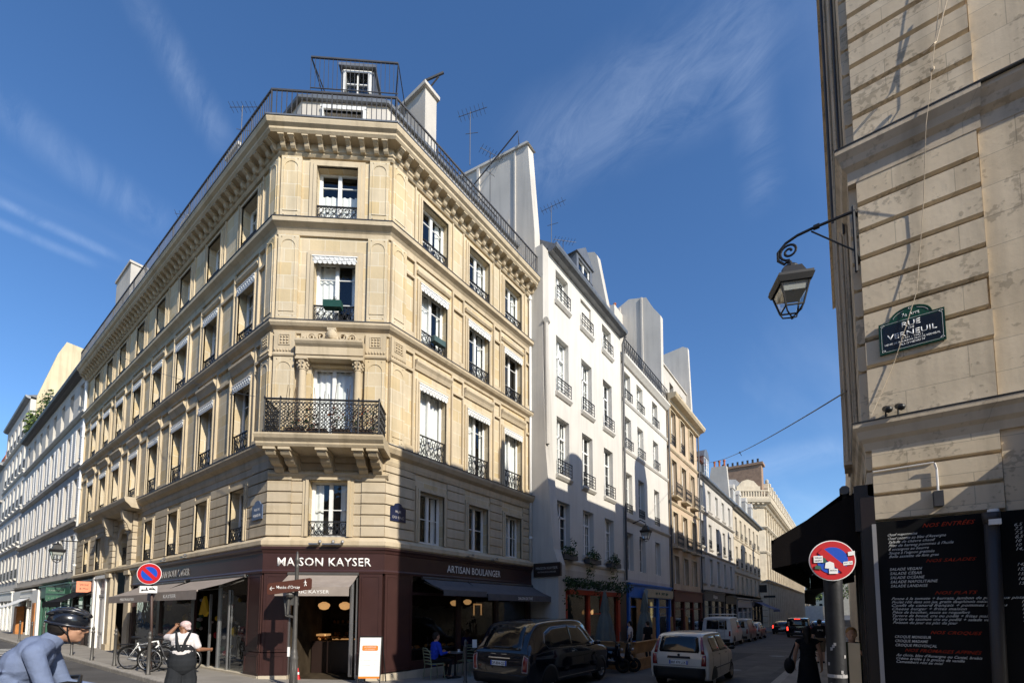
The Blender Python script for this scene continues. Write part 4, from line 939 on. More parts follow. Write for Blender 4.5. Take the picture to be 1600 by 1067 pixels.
def gable(t, y, pts, mat, th=.4, capm=None, name='chimney'):
    b = MB(); n = len(pts); b.add([(x, y, z) for x, z in pts] + [(x, y + th, z) for x, z in pts], [(i, (i + 1) % n, n + (i + 1) % n, n + i) for i in range(n)] + [tuple(range(n)), tuple(range(n, 2 * n))[::-1]]); obj(name, b, mat, t)
# -- white house next to the corner building
F1 = Fr(-9.65, 15.65, 0, 1)
w1 = house('white_house', 'narrow white rendered house with a blind top window, above the red bistro', F1, 7.6, 17.35, (1.15, 3.45, 5.8), ((15.5, 16.92), (11.4, 13.95), (7.82, 10.36), (4.6, 6.72)), 1.08, m_white, .34, frm='T', rails=('bars3', 'bars3', 'bars3', None), railh=.62, blind=((1, 0),), strings=((4.2, .08),), bars=(.25, .5))
b = MB(); b.quad((-9.65, 15.22, -1), (-10.5, 15.22, -1), (-10.5, 15.22, 17.4), (-9.65, 15.22, 17.4)); b.quad((-9.65, 15.22, 3.5), (-9.65, 15.65, 3.5), (-9.65, 15.65, 17.35), (-9.65, 15.22, 17.35)); obj('side_wall', b, m_party, w1)
b = MB(); Q = [(-9.66, 12.5), (-9.55, 8.6), (-9.2, 4.5), (-9.0, 3.9), (-9.0, -.4), (-10.3, -.4), (-10.3, 12.5)]; n = len(Q)
b.add([(x, 15.205, z) for x, z in Q] + [(x, 15.75, z) for x, z in Q], [(i, (i + 1) % n, n + (i + 1) % n, n + i) for i in range(n)] + [tuple(range(n)), tuple(range(n, 2 * n))[::-1]]); obj('buttress', b, m_party, w1)
b = MB(); b.tube([(-9.55, 15.3, 14.0), (-9.52, 15.3, 8.8)], .09, 8); b.tube([(-9.6, 15.5, 14.1), (-9.5, 15.2, 14.0)], .12, 8); obj('pipe', b, m_white2, w1)
gutterroof(w1, Fr(-9.65, 15.68, 0, 1), 7.57, 17.42)
dm = MB(); FD = Fr(-10.25, 19.35, 0, 1); dm.box(FD, 0, .2, -2, 0, 18.0, 20.1); dm.box(FD, 1.5, 1.7, -2, 0, 18.0, 20.1); dm.box(FD, .2, 1.5, -2, -.02, 18.0, 18.65); dm.box(FD, .2, 1.5, -2, 0, 19.95, 20.1); dm.plate(FD, [(-.12, 20.1), (.85, 20.85), (1.82, 20.1)], -2, .08); obj('dormer', dm, m_zinc, w1)
window(FD, .85, 18.65, 1.3, 1.3, w1, .12, (.5,), None); put('railing', railmesh(1.4, .55, 'bars3'), FD, .85, .1, 18.62, w1)
gable(w1, 22.95, [(-9.95, 17.4), (-10.25, 19.2), (-10.85, 22.6), (-11.0, 22.85), (-11.6, 23.1), (-13.5, 21.8), (-13.5, 17.4)], m_white2, .45)
b = MB(); b.tube([(-9.35, 23.3, 17.3), (-9.52, 23.28, 16.9), (-9.52, 23.28, 3.7)], .06, 8); obj('drainpipe', b, m_irong, w1)
# -- second white house
F2 = Fr(-9.65, 23.4, 0, 1)
w2 = house('white_house', 'flat white house with an iron balustrade on its roof, above the blue shop', F2, 7.7, 16.3, (.75, 2.7, 5.4), ((13.98, 15.6), (11.15, 13.0), (7.5, 9.78), (4.3, 6.4)), .98, m_white, .34, strings=((13.86, .1), (11.0, .1), (7.15, .14)), rails=('bars3', 'bars3', 'scroll', None), railh=.5, bars=(.33, .66), sill=False)
b = MB(); b.prof(F2, -.1, 7.8, [(0, 15.95), (.1, 15.97), (.2, 16.1), (.3, 16.22), (.3, 16.34), (0, 16.36)]); obj('cornice', b, m_white, w2)
put('roof_railing', railmesh(7.6, .95, 'cross'), F2, 3.85, .15, 16.4, w2)
gutterroof(w2, F2, 7.7, 16.5, -.4, 3.2, 3)
gable(w2, 30.9, [(-9.85, 16.3), (-9.8, 22.85), (-10.3, 23.6), (-10.8, 24.6), (-12.1, 25.0), (-13.6, 24.4), (-13.7, 16.3)], m_party, .5)
b = MB(); b.wb(-15.0, -12.6, 29.4, 30.9, 16.4, 24.0); obj('chimney', b, m_party, w2)
b = MB()
for k in range(6): b.lathe((-12.9 - k * .42, 30.2, 24.0), [(.12, 0), (.12, .05), (.09, .1), (.085, .5), (.12, .52), (.12, .6)], 8)
obj('chimney_pot', b, m_clay, w2)
# -- tan house
F3 = Fr(-9.65, 31.25, 0, 1)
t3 = house('tan_stone_house', 'tan stone house with deep overhanging cornice and box balconies', F3, 7.8, 16.9, (1.25, 3.6, 6.0), ((13.9, 16.35), (10.25, 12.75), (6.8, 9.0), (3.95, 5.9)), 1.12, m_tan, .3, strings=((13.45, .12), (9.6, .12), (6.55, .12)), rails=('scroll', None, None, None), railh=.75, sill=False, smat=m_mould, proud=.05, bars=(.3, .6))
b = MB(); b.prof(F3, -.1, 7.95, [(0, 16.5), (.2, 16.55), (.3, 16.75), (.62, 16.85), (.72, 17.0), (.72, 17.15), (0, 17.25)]); obj('cornice', b, m_mould, t3)
b = MB()
for zb in (10.1, 6.5):
    for c in (1.25, 3.6, 6.0): b.box(F3, c - .75, c + .75, 0, .42, zb - .1, zb)
obj('balcony', b, m_mould, t3)
for zb in (10.1, 6.5):
    for c in (1.25, 3.6, 6.0): put('railing', railmesh(1.45, .9, 'scroll'), F3, c, .4, zb, t3)
b = MB(); FT = Fr(-10.35, 31.3, 0, 1); b.wall(FT, 0, 7.6, 17.2, 20.3, [(c - .5, c + .5, 18.2, 19.6) for c in (1.2, 3.6, 6.0)], .3); b.prof(FT, 0, 7.6, [(.1, 20.3), (.1, 20.4), (-2.5, 21.2), (-2.5, 20.3)]); obj('attic_wall', b, (m_white2, m_dark), t3)
gable(t3, 38.9, [(-9.9, 17), (-10.1, 24.4), (-10.5, 24.65), (-12.2, 24.5), (-13.5, 23.6), (-13.5, 17)], m_party, .4)
b = MB(); b.tube([(-9.5, 39.0, 17), (-9.5, 39.0, 3)], .06, 8); b.tube([(-9.52, 31.2, 16.2), (-9.52, 31.2, 3)], .07, 8); obj('drainpipe', b, m_irong, t3)
# -- low white house
F4 = Fr(-9.65, 39.2, 0, 1)
n4 = house('low_white_house', 'lower pale house with red roof tiles and a zinc dormer', F4, 14.0, 13.3, (1.0, 3.7, 6.5, 9.3, 12.2), ((10.85, 12.75), (7.5, 9.7), (4.4, 6.6)), 1.1, m_white2, .3, strings=((10.45, .2), (7.0, .12)), rails=(None, 'scroll', None), railh=.8, bars=(.33, .66))
gutterroof(n4, F4, 14.0, 13.4, .35, 2.4, 2.4)
b = MB(); b.prof(F4, .3, 4.3, [(-.3, 15.3), (-1.2, 16.4), (-2.4, 16.5), (-2.4, 15.2)]); obj('roof_tiles', b, m_tile, n4)
b = MB(); b.box(F4, 3.4, 3.55, -2.4, -.3, 13.4, 16.0); b.box(F4, 5.1, 5.25, -2.4, -.3, 13.4, 16.0); b.box(F4, .3, 3.4, -2.4, -.5, 13.4, 15.3); b.plate(F4, [(3.3, 16.0), (3.7, 16.6), (4.33, 16.85), (4.95, 16.6), (5.35, 16.0)], -2.4, -.25); b.box(F4, 8.2, 9.8, -2.2, -.5, 13.4, 14.7); obj('dormer', b, m_zinc, n4)
window(Fr(-9.95, 39.2, 0, 1), 4.33, 14.0, 1.5, 2.0, n4, .02, (.4,), 'side')
gable(n4, 39.25, [(-9.9, 13.4), (-9.75, 14.9), (-10.3, 16.2), (-12, 16.9), (-13, 16.9), (-13, 13.4)], m_white2, .3); gable(n4, 52.9, [(-9.8, 13.4), (-10.05, 17.8), (-11.6, 17.9), (-12.4, 13.4)], m_white2, .6)
b = MB()
for k in range(3): b.lathe((-10.3 - k * .5, 53.2, 17.8), [(.14, 0), (.1, .1), (.1, .6), (.14, .62), (.14, .75)], 8)
obj('chimney_pot', b, m_clay, n4)
# -- cream house
F5 = Fr(-9.65, 53.3, 0, 1)
c5 = house('cream_house', 'cream fronted house with grey zinc mansard and arched white dormers, before the palace front', F5, 18.0, 13.2, (1.6, 4.4, 7.2, 10.2, 13.4, 16.4), ((10.2, 12.4), (6.9, 9.1), (4.0, 5.9)), 1.15, m_pale, .3, strings=((9.9, .1), (6.2, .12), (3.4, .1)), rails=('bars3', 'scroll', None), railh=.6)
gutterroof(c5, F5, 18.0, 13.3, .5, 3.0, 1.5, rmat=m_zinc)
for s in (1.8, 5.2, 9.4, 13.5):
    b = MB(); b.box(F5, s - .7, s - .5, -1.6, -.1, 13.5, 15.6); b.box(F5, s + .5, s + .7, -1.6, -.1, 13.5, 15.6); b.plate(F5, [(s - .75, 15.6), (s - .5, 16.0), (s, 16.2), (s + .5, 16.0), (s + .75, 15.6)], -1.6, -.06); obj('dormer', b, m_white2, c5)
    window(Fr(-9.8, 53.3, 0, 1), s, 13.7, 1.0, 1.9, c5, .02, (.5,), None)
# -- long palace-like building at the far end
bgb = thing('grand_building', (-12, 100, -1), 'long ornate pale stone building with balustraded roof at the far end of the street', 'building')
gx, gy = -10.85, 86.7; wv = 5.6; FG = Fr(gx - .804 * wv, gy - .594 * wv, .804, .594); FGR = Fr(gx, gy, 0, 1); GL = 84.0
b = MB(); cs_ = [2.6 + 3.2 * i for i in range(25)]
b.wall(FGR, 0, GL, -2, 21, [(c - .65, c + .65, z0, z1) for c in cs_ for z0, z1 in ((8.2, 11.6), (12.6, 15.4), (16.9, 19.0))] + [(c - .8, c + .8, .2, 6.0) for c in cs_], .5, room=.3)
b.wall(FG, 0, wv, -2, 21, [], .4); q = FG.p(0, 0, 0); b.quad((q[0], q[1], -2), (q[0] - 18, q[1], -2), (q[0] - 18, q[1], 21), (q[0], q[1], 21))
obj('wall', b, (m_pale, m_dark), bgb)
gp = [(q[0] - 18, q[1]), (q[0], q[1]), (gx, gy), (gx, gy + GL)]
b = MB()
for z, o in ((7.0, .5), (11.95, .3), (16.1, .5)): b.path(gp, [(0, z - .3), (o * .5, z - .25), (o, z), (o, z + .15), (0, z + .25)])
b.path(gp, [(0, 19.4), (.3, 19.5), (.5, 19.9), (1.1, 20.2), (1.2, 20.6), (1.2, 20.9), (0, 21.1)])
for z in range(0, 7): b.path(gp[:3], [(0, z + .06), (.1, z + .1), (.1, z + .9), (0, z + .94)])
for c in cs_: b.box(FGR, c - 1.45, c - 1.1, 0, .25, 7.3, 19.4); b.box(FGR, c - 1.5, c - 1.1, 0, .3, -1.5, 6.7)
surround(b, FG, 2.2, 17.2, 1.6, 1.3, .3, .15); surround(b, FG, 2.4, 9.6, 2.6, 5.0, .15, .1)
for i in range(int(GL / .8)): b.box(FGR, i * .8, i * .8 + .35, .3, .95, 19.9, 20.2)
for i in range(7): b.box(FG, i * .8, i * .8 + .35, .3, .95, 19.9, 20.2)
obj('cornice', b, m_pale, bgb)
b = MB(); bp_ = off(gp, .5); b.path(bp_, [(0, 21), (.3, 21), (.3, 21.2), (0, 21.2)]); b.path(bp_, [(0, 22.1), (.3, 22.1), (.3, 22.3), (0, 22.3)])
for i in range(int(GL / .45)): p = FGR.p(i * .45, .65, 21.2); b.box(FGR, i * .45 - .1, i * .45 + .1, .55, .75, 21.2, 22.1)
for i in range(13): b.box(FG, i * .45 - .1, i * .45 + .1, .55, .75, 21.2, 22.1)
b.box(FG, .8, 4.8, .0, .6, 21.2, 23.0); b.plate(FG, [(1.0, 23.0), (1.8, 23.9), (2.8, 24.2), (3.8, 23.9), (4.6, 23.0)], .1, .5)
for c in cs_[::1]: b.plate(FGR, [(c - .9, 21.2), (c - .9, 23.2), (c - .5, 23.9), (c, 24.2), (c + .5, 23.9), (c + .9, 23.2), (c + .9, 21.2)], -.2, .55); b.ell(FGR.p(c, .3, 24.5), (.3, .3, .45), 6)
obj('balustrade', b, m_pale, bgb)
b = MB(); b.path(off(gp, -.8), [(0, 21), (0, 22), (-1.5, 25), (-5, 25.3), (-5, 21)]); obj('roof', b, m_zinc, bgb)
b = MB(); q2 = FG.p(1.2, -3, 0); b.wb(q2[0] - 1.5, q2[0] + 5.2, q2[1], q2[1] + 2.2, 21, 27.0); b.wb(q2[0] - 1.8, q2[0] + 5.5, q2[1] - .2, q2[1] + 2.4, 27.0, 27.4); obj('chimney', b, pal('chimney_brick', (.30, .2, .14), .9, var=.2), bgb)
b = MB()
for k in range(8): b.lathe((q2[0] - 1 + k * .8, q2[1] + 1, 27.4), [(.2, 0), (.16, .8), (.2, .9)], 8)
obj('chimney_pot', b, m_iron, bgb)
for c in cs_:
    for z0, h in ((8.2, 3.4), (12.6, 2.8), (16.9, 2.1)): window(FGR, c, z0, 1.3, h, bgb, .4, (.3, .6), None)
# ---------------- left street, beyond the corner building
F6 = Fr(-56.5, 5.95, 1, 0)
b2 = house('shuttered_house', 'grey-white house with rows of open louvred shutters and shops below, left of the corner building', F6, 21.4, 16.3, [1.4 + 2.62 * i for i in range(8)], ((14.1, 15.75), (10.95, 13.0), (7.6, 9.9), (4.35, 6.5)), 1.05, m_white2, .26, strings=((13.6, .2), (10.45, .2), (7.15, .22), (3.9, .18)), shut=True, sill=False, railh=.4, curt=('side', None, 'full'))
gutterroof(b2, F6, 21.4, 16.35, .38, 1.0, 2.5, m_irong)
b = MB(); b.add([(-56.4, y, z) for y, z in ((6.3, 16.3), (6.3, 20.8), (7.4, 25.2), (7.9, 26.5), (14, 26.0), (14, 16.3))] + [(-56.9, y, z) for y, z in ((6.3, 16.3), (6.3, 20.8), (7.4, 25.2), (7.9, 26.5), (14, 26.0), (14, 16.3))], [(0, 1, 2, 3, 4, 5), (11, 10, 9, 8, 7, 6)] + [(i, (i + 1) % 6, 6 + (i + 1) % 6, 6 + i) for i in range(6)])
yw = thing('party_wall', (-56.5, 8, 16), 'pale yellow party wall with climbing greenery above the shuttered house', 'wall'); obj('wall', b, m_cream, yw)
iv = MB()
for c_, r_, n_ in (((-55.6, 6.3, 17.8), (1.3, .8, 1.5), 700), ((-53.5, 6.7, 17.6), (1.6, .6, 1.0), 420), ((-55.9, 7.0, 20.0), (.4, .7, 1.5), 200), ((-50.6, 7.0, 17.5), (1.6, .6, .8), 200)): iv.leaves(c_, r_, n_, .13, 0, 3)
tag(obj('climbing_plant', iv, (m_leafl, m_leaf, m_leafd)), 'bushy green plants growing on the roof terrace against the yellow party wall', 'plant')
F7 = Fr(-70.2, 5.95, 1, 0)
b3 = house('tall_white_house', 'taller white house with small black balconies, left of the shuttered house', F7, 13.6, 20.5, [1.3 + 2.25 * i for i in range(6)], ((17.6, 19.6), (14.4, 16.6), (11.2, 13.4), (8.0, 10.2), (4.8, 7.0)), 1.0, m_white, .28, strings=((17.2, .2), (14, .15), (10.8, .15), (7.5, .2)), rail='scroll', railh=.8, curt=('side', None))
gutterroof(b3, F7, 13.6, 20.6, .3, 1.5, 3, m_zinc)
F8 = Fr(-106.2, 5.95, 1, 0)
b4 = house('distant_house', 'distant white house at the far left end of the side street', F8, 35.8, 17.2, [2 + 3. * i for i in range(11)], ((14, 16), (11, 13), (8, 10), (5, 7)), 1.0, m_white2, .28, strings=((13.4, .2), (10.4, .2)), rail='bars3', railh=.6, curt=('side', None))
gutterroof(b4, F8, 35.8, 17.3, .5, 1.5, 2)
b = MB()
for k in range(5): b.lathe((-79 - k * .6, 7.0, 20.2), [(.18, 0), (.14, .9), (.18, 1)], 8)
b.wb(-82, -78.6, 6.6, 7.6, 17.3, 20.2); obj('chimney', b, m_clay, b4)

# ================================================================ ground-floor shops
def shop(par, fr, s0, s1, zt, mat, bays=2, sign=None, smat=None, stw=None, gz=-.3, sth=.22, signmat=None, name='shop_front'):
    b = MB(); b.box(fr, s0, s1, 0, .16, zt - .7, zt); b.box(fr, s0 - .03, s1 + .03, 0, .24, zt, zt + .1); n = bays
    for i in range(n + 1): s = s0 + (s1 - s0 - .24) * i / n; b.box(fr, s, s + .24, 0, .12, gz, zt - .7)
    for i in range(n): a = s0 + (s1 - s0 - .24) * i / n + .24; c = s0 + (s1 - s0 - .24) * (i + 1) / n; b.box(fr, a, c, -.02, .08, gz, gz + .7 if i % 2 == 0 else gz + .1); b.box(fr, a, c, -.02, .06, zt - 1.25, zt - 1.17)
    obj(name, b, mat, par)
    g = MB(); g.box(fr, s0 + .24, s1 - .24, -.02, -.01, gz, zt - .7); obj('shop_pane', g, m_shopglass, par); r = MB(); room(r, fr, s0 + .1, s1 - .1, gz, zt - .6, 1.8); obj('shop_interior', r, m_dim, par)
    if sign: text(sign, stw, sth, fr, (s0 + s1) / 2, .165, zt - .47, smat or m_textw, parent=par, th=.004)
def lintel(par, fr, s0, s1, z0, z1, mat): b = MB(); b.box(fr, s0, s1, -.4, 0, z0, z1); obj('wall_base', b, mat, par)
m_rfront = pal('red_orange_paint', (.42, .045, .015), .5, .4, var=.1, bump=0); m_bfront = pal('bright_blue_paint', (.018, .13, .50), .5, .4, var=.1, bump=0)
m_gsign = pal('green_sign', (.03, .10, .065), .5, .4, var=.1, bump=0)
# red fronted bistro under the first white house
b = MB(); b.box(F1, -.4, 7.6, -.5, .02, 3.0, SH); obj('wall_base', b, m_white2, w1)
b = MB(); b.box(F1, 1.2, 6.6, 0, .22, 2.78, 2.98); b.box(F1, .9, 1.15, 0, .15, -.3, 2.8); b.box(F1, 3.1, 3.3, 0, .12, -.3, 2.8); b.box(F1, 6.4, 6.65, 0, .15, -.3, 2.8); b.box(F1, 3.3, 4.6, .02, .1, 1.9, 1.96); b.box(F1, 4.55, 4.6, .02, .1, -.3, 2.8); obj('shop_front', b, m_rfront, w1)
b = MB(); b.box(F1, 1.15, 6.4, .02, .03, -.1, 2.78); obj('shop_pane', b, m_shopglass, w1); b = MB(); room(b, F1, .5, 7.5, -.3, 3.0, 2.2); obj('shop_interior', b, m_dim, w1); b = MB(); b.box(F1, -.4, .9, -.3, .1, -.4, 3.0); b.box(F1, 6.65, 7.6, -.3, .1, -.4, 3.0); obj('wall_base', b, m_maroond, w1)
b = MB(); b.ell(F1.p(3.2, .25, 2.0), (.07, .07, .11), 8); b.ell(F1.p(5.4, -.8, 2.1), (.05, .05, .06), 6); obj('wall_lamp', b, m_lamp, w1)
iv = MB()
for s, o, z, r, n_ in ((.3, .5, 3.2, (.45, .6, .3), 300), (1.9, .4, 3.25, (.4, 1.3, .24), 520), (4.3, .4, 3.25, (.4, 1.5, .24), 600), (6.3, .45, 3.25, (.45, .9, .32), 340), (1.2, .45, 2.85, (.2, .15, .35), 50), (3.4, .45, 2.9, (.15, .3, .3), 50), (5.9, .45, 2.8, (.2, .15, .4), 60), (.0, .5, 2.5, (.3, .3, .7), 120), (2.6, .5, 3.7, (.2, .3, .5), 60), (5.1, .5, 3.8, (.2, .4, .5), 80)):
    p = F1.p(s, o, z); iv.leaves(p, (r[0], r[1], r[2]), n_, .055, 0, 2)
tag(obj('hanging_foliage', iv, (m_leafd, m_leaf)), 'dark leafy garland hanging over the red bistro front', 'plant')
for k, s in enumerate((1.15, 3.45, 5.8)):
    g = MB(); p = F1.p(s, .22, 4.55); g.leaves(p, (.26, .66, .26), 300, .05, 0, 2); g.leaves((p[0], p[1] + (.4 if k == 0 else .1), p[2] + .3), (.12, .3, .22 if k else .4), 40, .045, 0, 2)
    t = thing('window_box', F1.p(s, .2, 4.3), ['leafy window box under the mezzanine window nearest the corner building', 'leafy window box under the middle mezzanine window of the white house', 'leafy window box under the mezzanine window nearest the wall lantern'][k], 'plant', 'window boxes on the white house'); obj('foliage', g, (m_leafd, m_leaf), t)
    g = MB(); g.box(F1, s - .6, s + .6, .05, .35, 4.22, 4.42); obj('planter', g, m_irong, t)
# blue shop under the second white house
b = MB(); b.box(F2, 0, 7.7, -.5, .0, 3.55, SH); obj('wall_base', b, m_white2, w2)
shop(w2, F2, .1, 7.4, 3.5, m_bfront, 3)
b = MB(); b.box(F2, 2.4, 7.3, .17, .3, 2.85, 3.35); obj('shop_sign', b, pal('beige_sign', (.42, .36, .24), .7), w2); squig(w2, F2, 3.9, 6.2, .305, 3.02, .18, m_gsign)
b = MB(); b.box(F2, 4.6, 4.95, -.3, -.28, .6, 2.6); obj('lit_door', b, pal('lit_yellow', (.6, .5, .2), emis=((1, .75, .3), .35)), w2)
b = MB(); b.box(F2, 1.2, 1.9, .1, .16, .2, 2.7); obj('door', b, m_wood, w2)
shop(t3, F3, .2, 7.6, 3.4, pal('dark_red_paint', (.10, .02, .015), .5, .4), 3); lintel(t3, F3, 0, 7.8, 3.5, SH, m_tan)
shop(n4, F4, .3, 8, 3.6, m_irong, 3, 'Alpax', stw=1.6, sth=.35); shop(n4, F4, 8.4, 13.8, 3.4, m_black, 2)
shop(c5, F5, .3, 9, 3.1, m_doorg, 3); shop(c5, F5, 9.3, 17.8, 3.3, m_awng, 3)
awning(c5, F5, 11, 17.8, 3.2, 2.2, 2.2, .3, pal('blue_grey_canvas', (.10, .11, .19), .9), )
b = MB(); b.box(Fr(-9.6, 69.5, 1, 0), 0, .9, 0, .2, 4.5, 5.5); b.box(Fr(-9.6, 71, 1, 0), .3, 1.7, 0, .2, 3.8, 4.1); obj('projecting_sign', b, m_black, c5)
# shops on the left street
shop(b1, FL, ps(-35), ps(-29.7), 3.55, m_maroond, 2); shop(b2, F6, 12.2, 21.2, 3.6, m_gsign, 4); shop(b2, F6, 4.2, 9.8, 3.5, m_wpaint, 2); shop(b3, F7, .5, 13, 3.6, m_wpaint, 5)
b = MB(); b.box(F6, 9.9, 12.1, -.1, .25, -.3, 3.5); b.box(F6, 0, 4.0, -.1, .15, -.3, 3.6); obj('pier', b, m_wpaint, b2)
b = MB(); b.box(F6, 10.6, 11.6, .25, .3, .1, 2.6); b.box(F6, 4.6, 5.8, .1, .5, .1, 2.4); obj('door', b, pal('orange_wood', (.45, .18, .05), .6, var=.25), b2)
awning(b1, FL, ps(-34.8), ps(-30.2), 3.1, 2.5, 1.3, .25, m_awnk); awning(b2, F6, 3.8, 8.2, 3.0, 2.3, 1.4, .12, m_wpaint)
b = MB()
b.box(FL, ps(-29.55), ps(-29.3), 0, .2, -.3, 3.6); b.box(FL, ps(-27.98), ps(-27.8), 0, .2, -.3, 3.6); b.box(FL, ps(-29.6), ps(-27.75), 0, .24, 3.6, 3.75); b.box(FL, ps(-29.95), ps(-29.7), 0, .25, -.3, 3.7); obj('door_surround', b, m_wpaint, b1)
b = MB(); b.box(FL, ps(-29.3), ps(-27.98), .0, .06, -.3, 3.6)
for a in (-29.25, -28.6):
    panel(b, FL, ps(a), ps(a + .6), 1.0, 2.7, .09); panel(b, FL, ps(a), ps(a + .6), .05, .9, .09)
b.box(FL, ps(-29.3), ps(-27.98), .06, .12, 2.75, 2.85); panel(b, FL, ps(-29.2), ps(-28.1), 2.95, 3.5, .09); obj('door', b, m_doorg, b1)
def hangsign(x, y, z0, z1, w, mat, label, txts=(), tm=None, cat='sign'):
    t = thing('hanging_sign', (x, y, z0), label, cat); f_ = Fr(x, y, 1, 0); b = MB(); b.box(f_, 0, .08, -w, 0, z0, z1); return t
# orange square sign: faces along the street towards the crossing
FO = Fr(-30.4, 5.2, 0, 1)
t = thing('hanging_sign', (-29.4, 5, 2.9), 'salmon orange square shop sign projecting over the left pavement', 'sign')
b = MB(); b.box(FO, 0, .54, -.08, 0, 2.98, 3.52); obj('sign_panel', b, pal('salmon_print', (.78, .28, .16), .5, var=.03, bump=0), t); text('Wild', .32, .11, FO, .27, .002, 3.3, m_maroond, parent=t, th=.002); text('& Moi', .32, .09, FO, .27, .002, 3.12, m_maroond, parent=t, th=.002)
b = MB(); b.tube([FO.p(.5, -.04, 3.45), FO.p(.75, -.04, 3.45)], .015, 5); b.tube([FO.p(.5, -.04, 3.05), FO.p(.75, -.04, 3.05)], .015, 5); obj('bracket', b, m_frame, t)
FO = Fr(-36.6, 5.0, 0, 1)
t = thing('hanging_sign', (-37.4, 5, 2.9), 'stacked dark green shop signs projecting over the far left pavement', 'sign')
b = MB(); b.box(FO, 0, .8, -.12, 0, 3.05, 3.4); b.box(FO, 0, .8, -.12, 0, 2.65, 2.95); obj('sign_panel', b, m_gsign, t); squig(t, FO, .12, .68, .002, 3.18, .1, m_textg); squig(t, FO, .12, .68, .002, 2.76, .08, m_textg)
b = MB(); b.tube([FO.p(.1, -.05, 3.45), FO.p(.9, -.05, 3.45)], .02, 6); b.tube([FO.p(.8, -.05, 2.8), FO.p(.92, -.05, 2.8)], .02, 6); obj('post', b, m_irong, t)
# ================================================================ café building on the right
RX, RY = .27, 6.15
rb = thing('cafe_building', (1, 7, .1), 'weathered grooved stone corner building on the right behind the menu board', 'building')
FF = Fr(RX, RY, 1, 0); FS = Fr(RX, 20, 0, -1); HR = 13.2
b = MB(); b.quad((RX, RY, -.5), (12, RY, -.5), (12, RY, HR), (RX, RY, HR)); b.quad((RX, 20, -.5), (RX, RY, -.5), (RX, RY, HR), (RX, 20, HR)); b.quad((12, RY, -.5), (12, 20, -.5), (12, 20, HR), (12, RY, HR)); b.quad((RX, RY, HR), (12, RY, HR), (12, 20, HR), (RX, 20, HR)); b.quad((RX, 20, -.5), (RX, 20, HR), (12, 20, HR), (12, 20, -.5))
obj('wall', b, m_rstone, rb)
b = MB(); rq = random.Random(2); PW = .95   # width of the grooved pier
def rcourse(b, z0, z1, hh=.312, o=.07, gap=.048):
    z = z0; k = 0
    while z < z1 - .08:
        zt = min(z + hh, z1); pr = lambda o_: [(0, z + gap * .6), (o_ - .03, z + gap * .55), (o_, z + gap), (o_, zt - gap * .2), (o_ - .035, zt - gap * .1), (0, zt - gap * .1)]
        b.prof(FF, -.0, PW + rq.uniform(-.012, .012), pr(o + rq.uniform(-.002, .002))); b.prof(Fr(RX, RY + .9, 0, -1), 0, .9 + 0, pr(o)); z = zt; k += 1
rcourse(b, 4.68, 6.86); rcourse(b, 7.28, HR - .6); rcourse(b, 3.02, 3.84, .28, .05, .035)
b.box(FF, 0, PW, 0, .072, 4.12, 4.68); b.box(Fr(RX, RY + .9, 0, -1), 0, .9, 0, .07, 4.12, 4.68)
b.box(FF, PW + .012, 12, 0, .035, 4.12, 6.86); b.box(FF, PW + .012, 12, 0, .035, 7.28, HR - .6); b.box(FF, PW + .01, 12, 0, .02, 3.0, 3.84)
obj('coursed_masonry', b, m_rstone, rb)
b = MB(); rpth = [(RX, 20), (RX, RY), (12, RY)]
b.path(rpth, [(0, 3.80), (.05, 3.80), (.07, 3.88), (.10, 3.92), (.12, 4.0), (.15, 4.04), (.15, 4.085), (.02, 4.12), (0, 4.12)])
b.path([(RX, 20), (RX, RY), (RX + PW + .03, RY)], [(0, 6.84), (.075, 6.84), (.075, 6.98), (.12, 7.03), (.14, 7.10), (.18, 7.17), (.18, 7.22), (.05, 7.28), (0, 7.28)])
b.path([(RX + PW + .03, RY), (12, RY)], [(0, 6.84), (.04, 6.84), (.04, 6.98), (.09, 7.03), (.11, 7.10), (.15, 7.17), (.15, 7.22), (.05, 7.28), (0, 7.28)])
b.path(rpth, [(0, HR - .6), (.05, HR - .6), (.08, HR - .35), (.12, HR - .2), (.14, HR), (0, HR + .05)])
obj('string_course', b, m_rmould, rb)
b = MB(); b.path(rpth, [(.02, 4.105), (.155, 4.09), (.16, 4.10), (.02, 4.13)]); b.path([(RX, 20), (RX, RY), (12, RY)], [(.02, 7.265), (.185, 7.225), (.19, 7.235), (.02, 7.285)]); obj('lead_flashing', b, m_zinc, rb)
# projecting fluted pier / window bay seen edge-on down the street front
b = MB()
for x0, x1, y0, y1, z0, z1 in ((.04, .3, 7.5, 8.0, 4.05, 7.5), (.075, .3, 7.5, 8.0, 7.5, HR - .6), (.11, .3, 7.2, 7.5, 4.12, HR - .6), (.15, .3, 6.95, 7.2, 4.12, HR - .6), (.21, .3, 6.75, 6.95, 4.12, HR - .6)): b.wb(x0, x1, y0, y1, z0, z1)
for x, y in ((.08, 7.49), (.13, 7.19), (.18, 6.94)): b.tube([(x, y, 4.1), (x, y, HR - .6)], .012, 6)
obj('window_surround', b, m_rmould, rb)
b = MB(); b.tube([(.06, 8.1, 6.6), (.06, 8.1, HR - .3)], .025, 6); b.tube([(.155, 6.93, 6.9), (.155, 6.93, HR - .7)], .013, 6); obj('drainpipe', b, m_irong, rb)
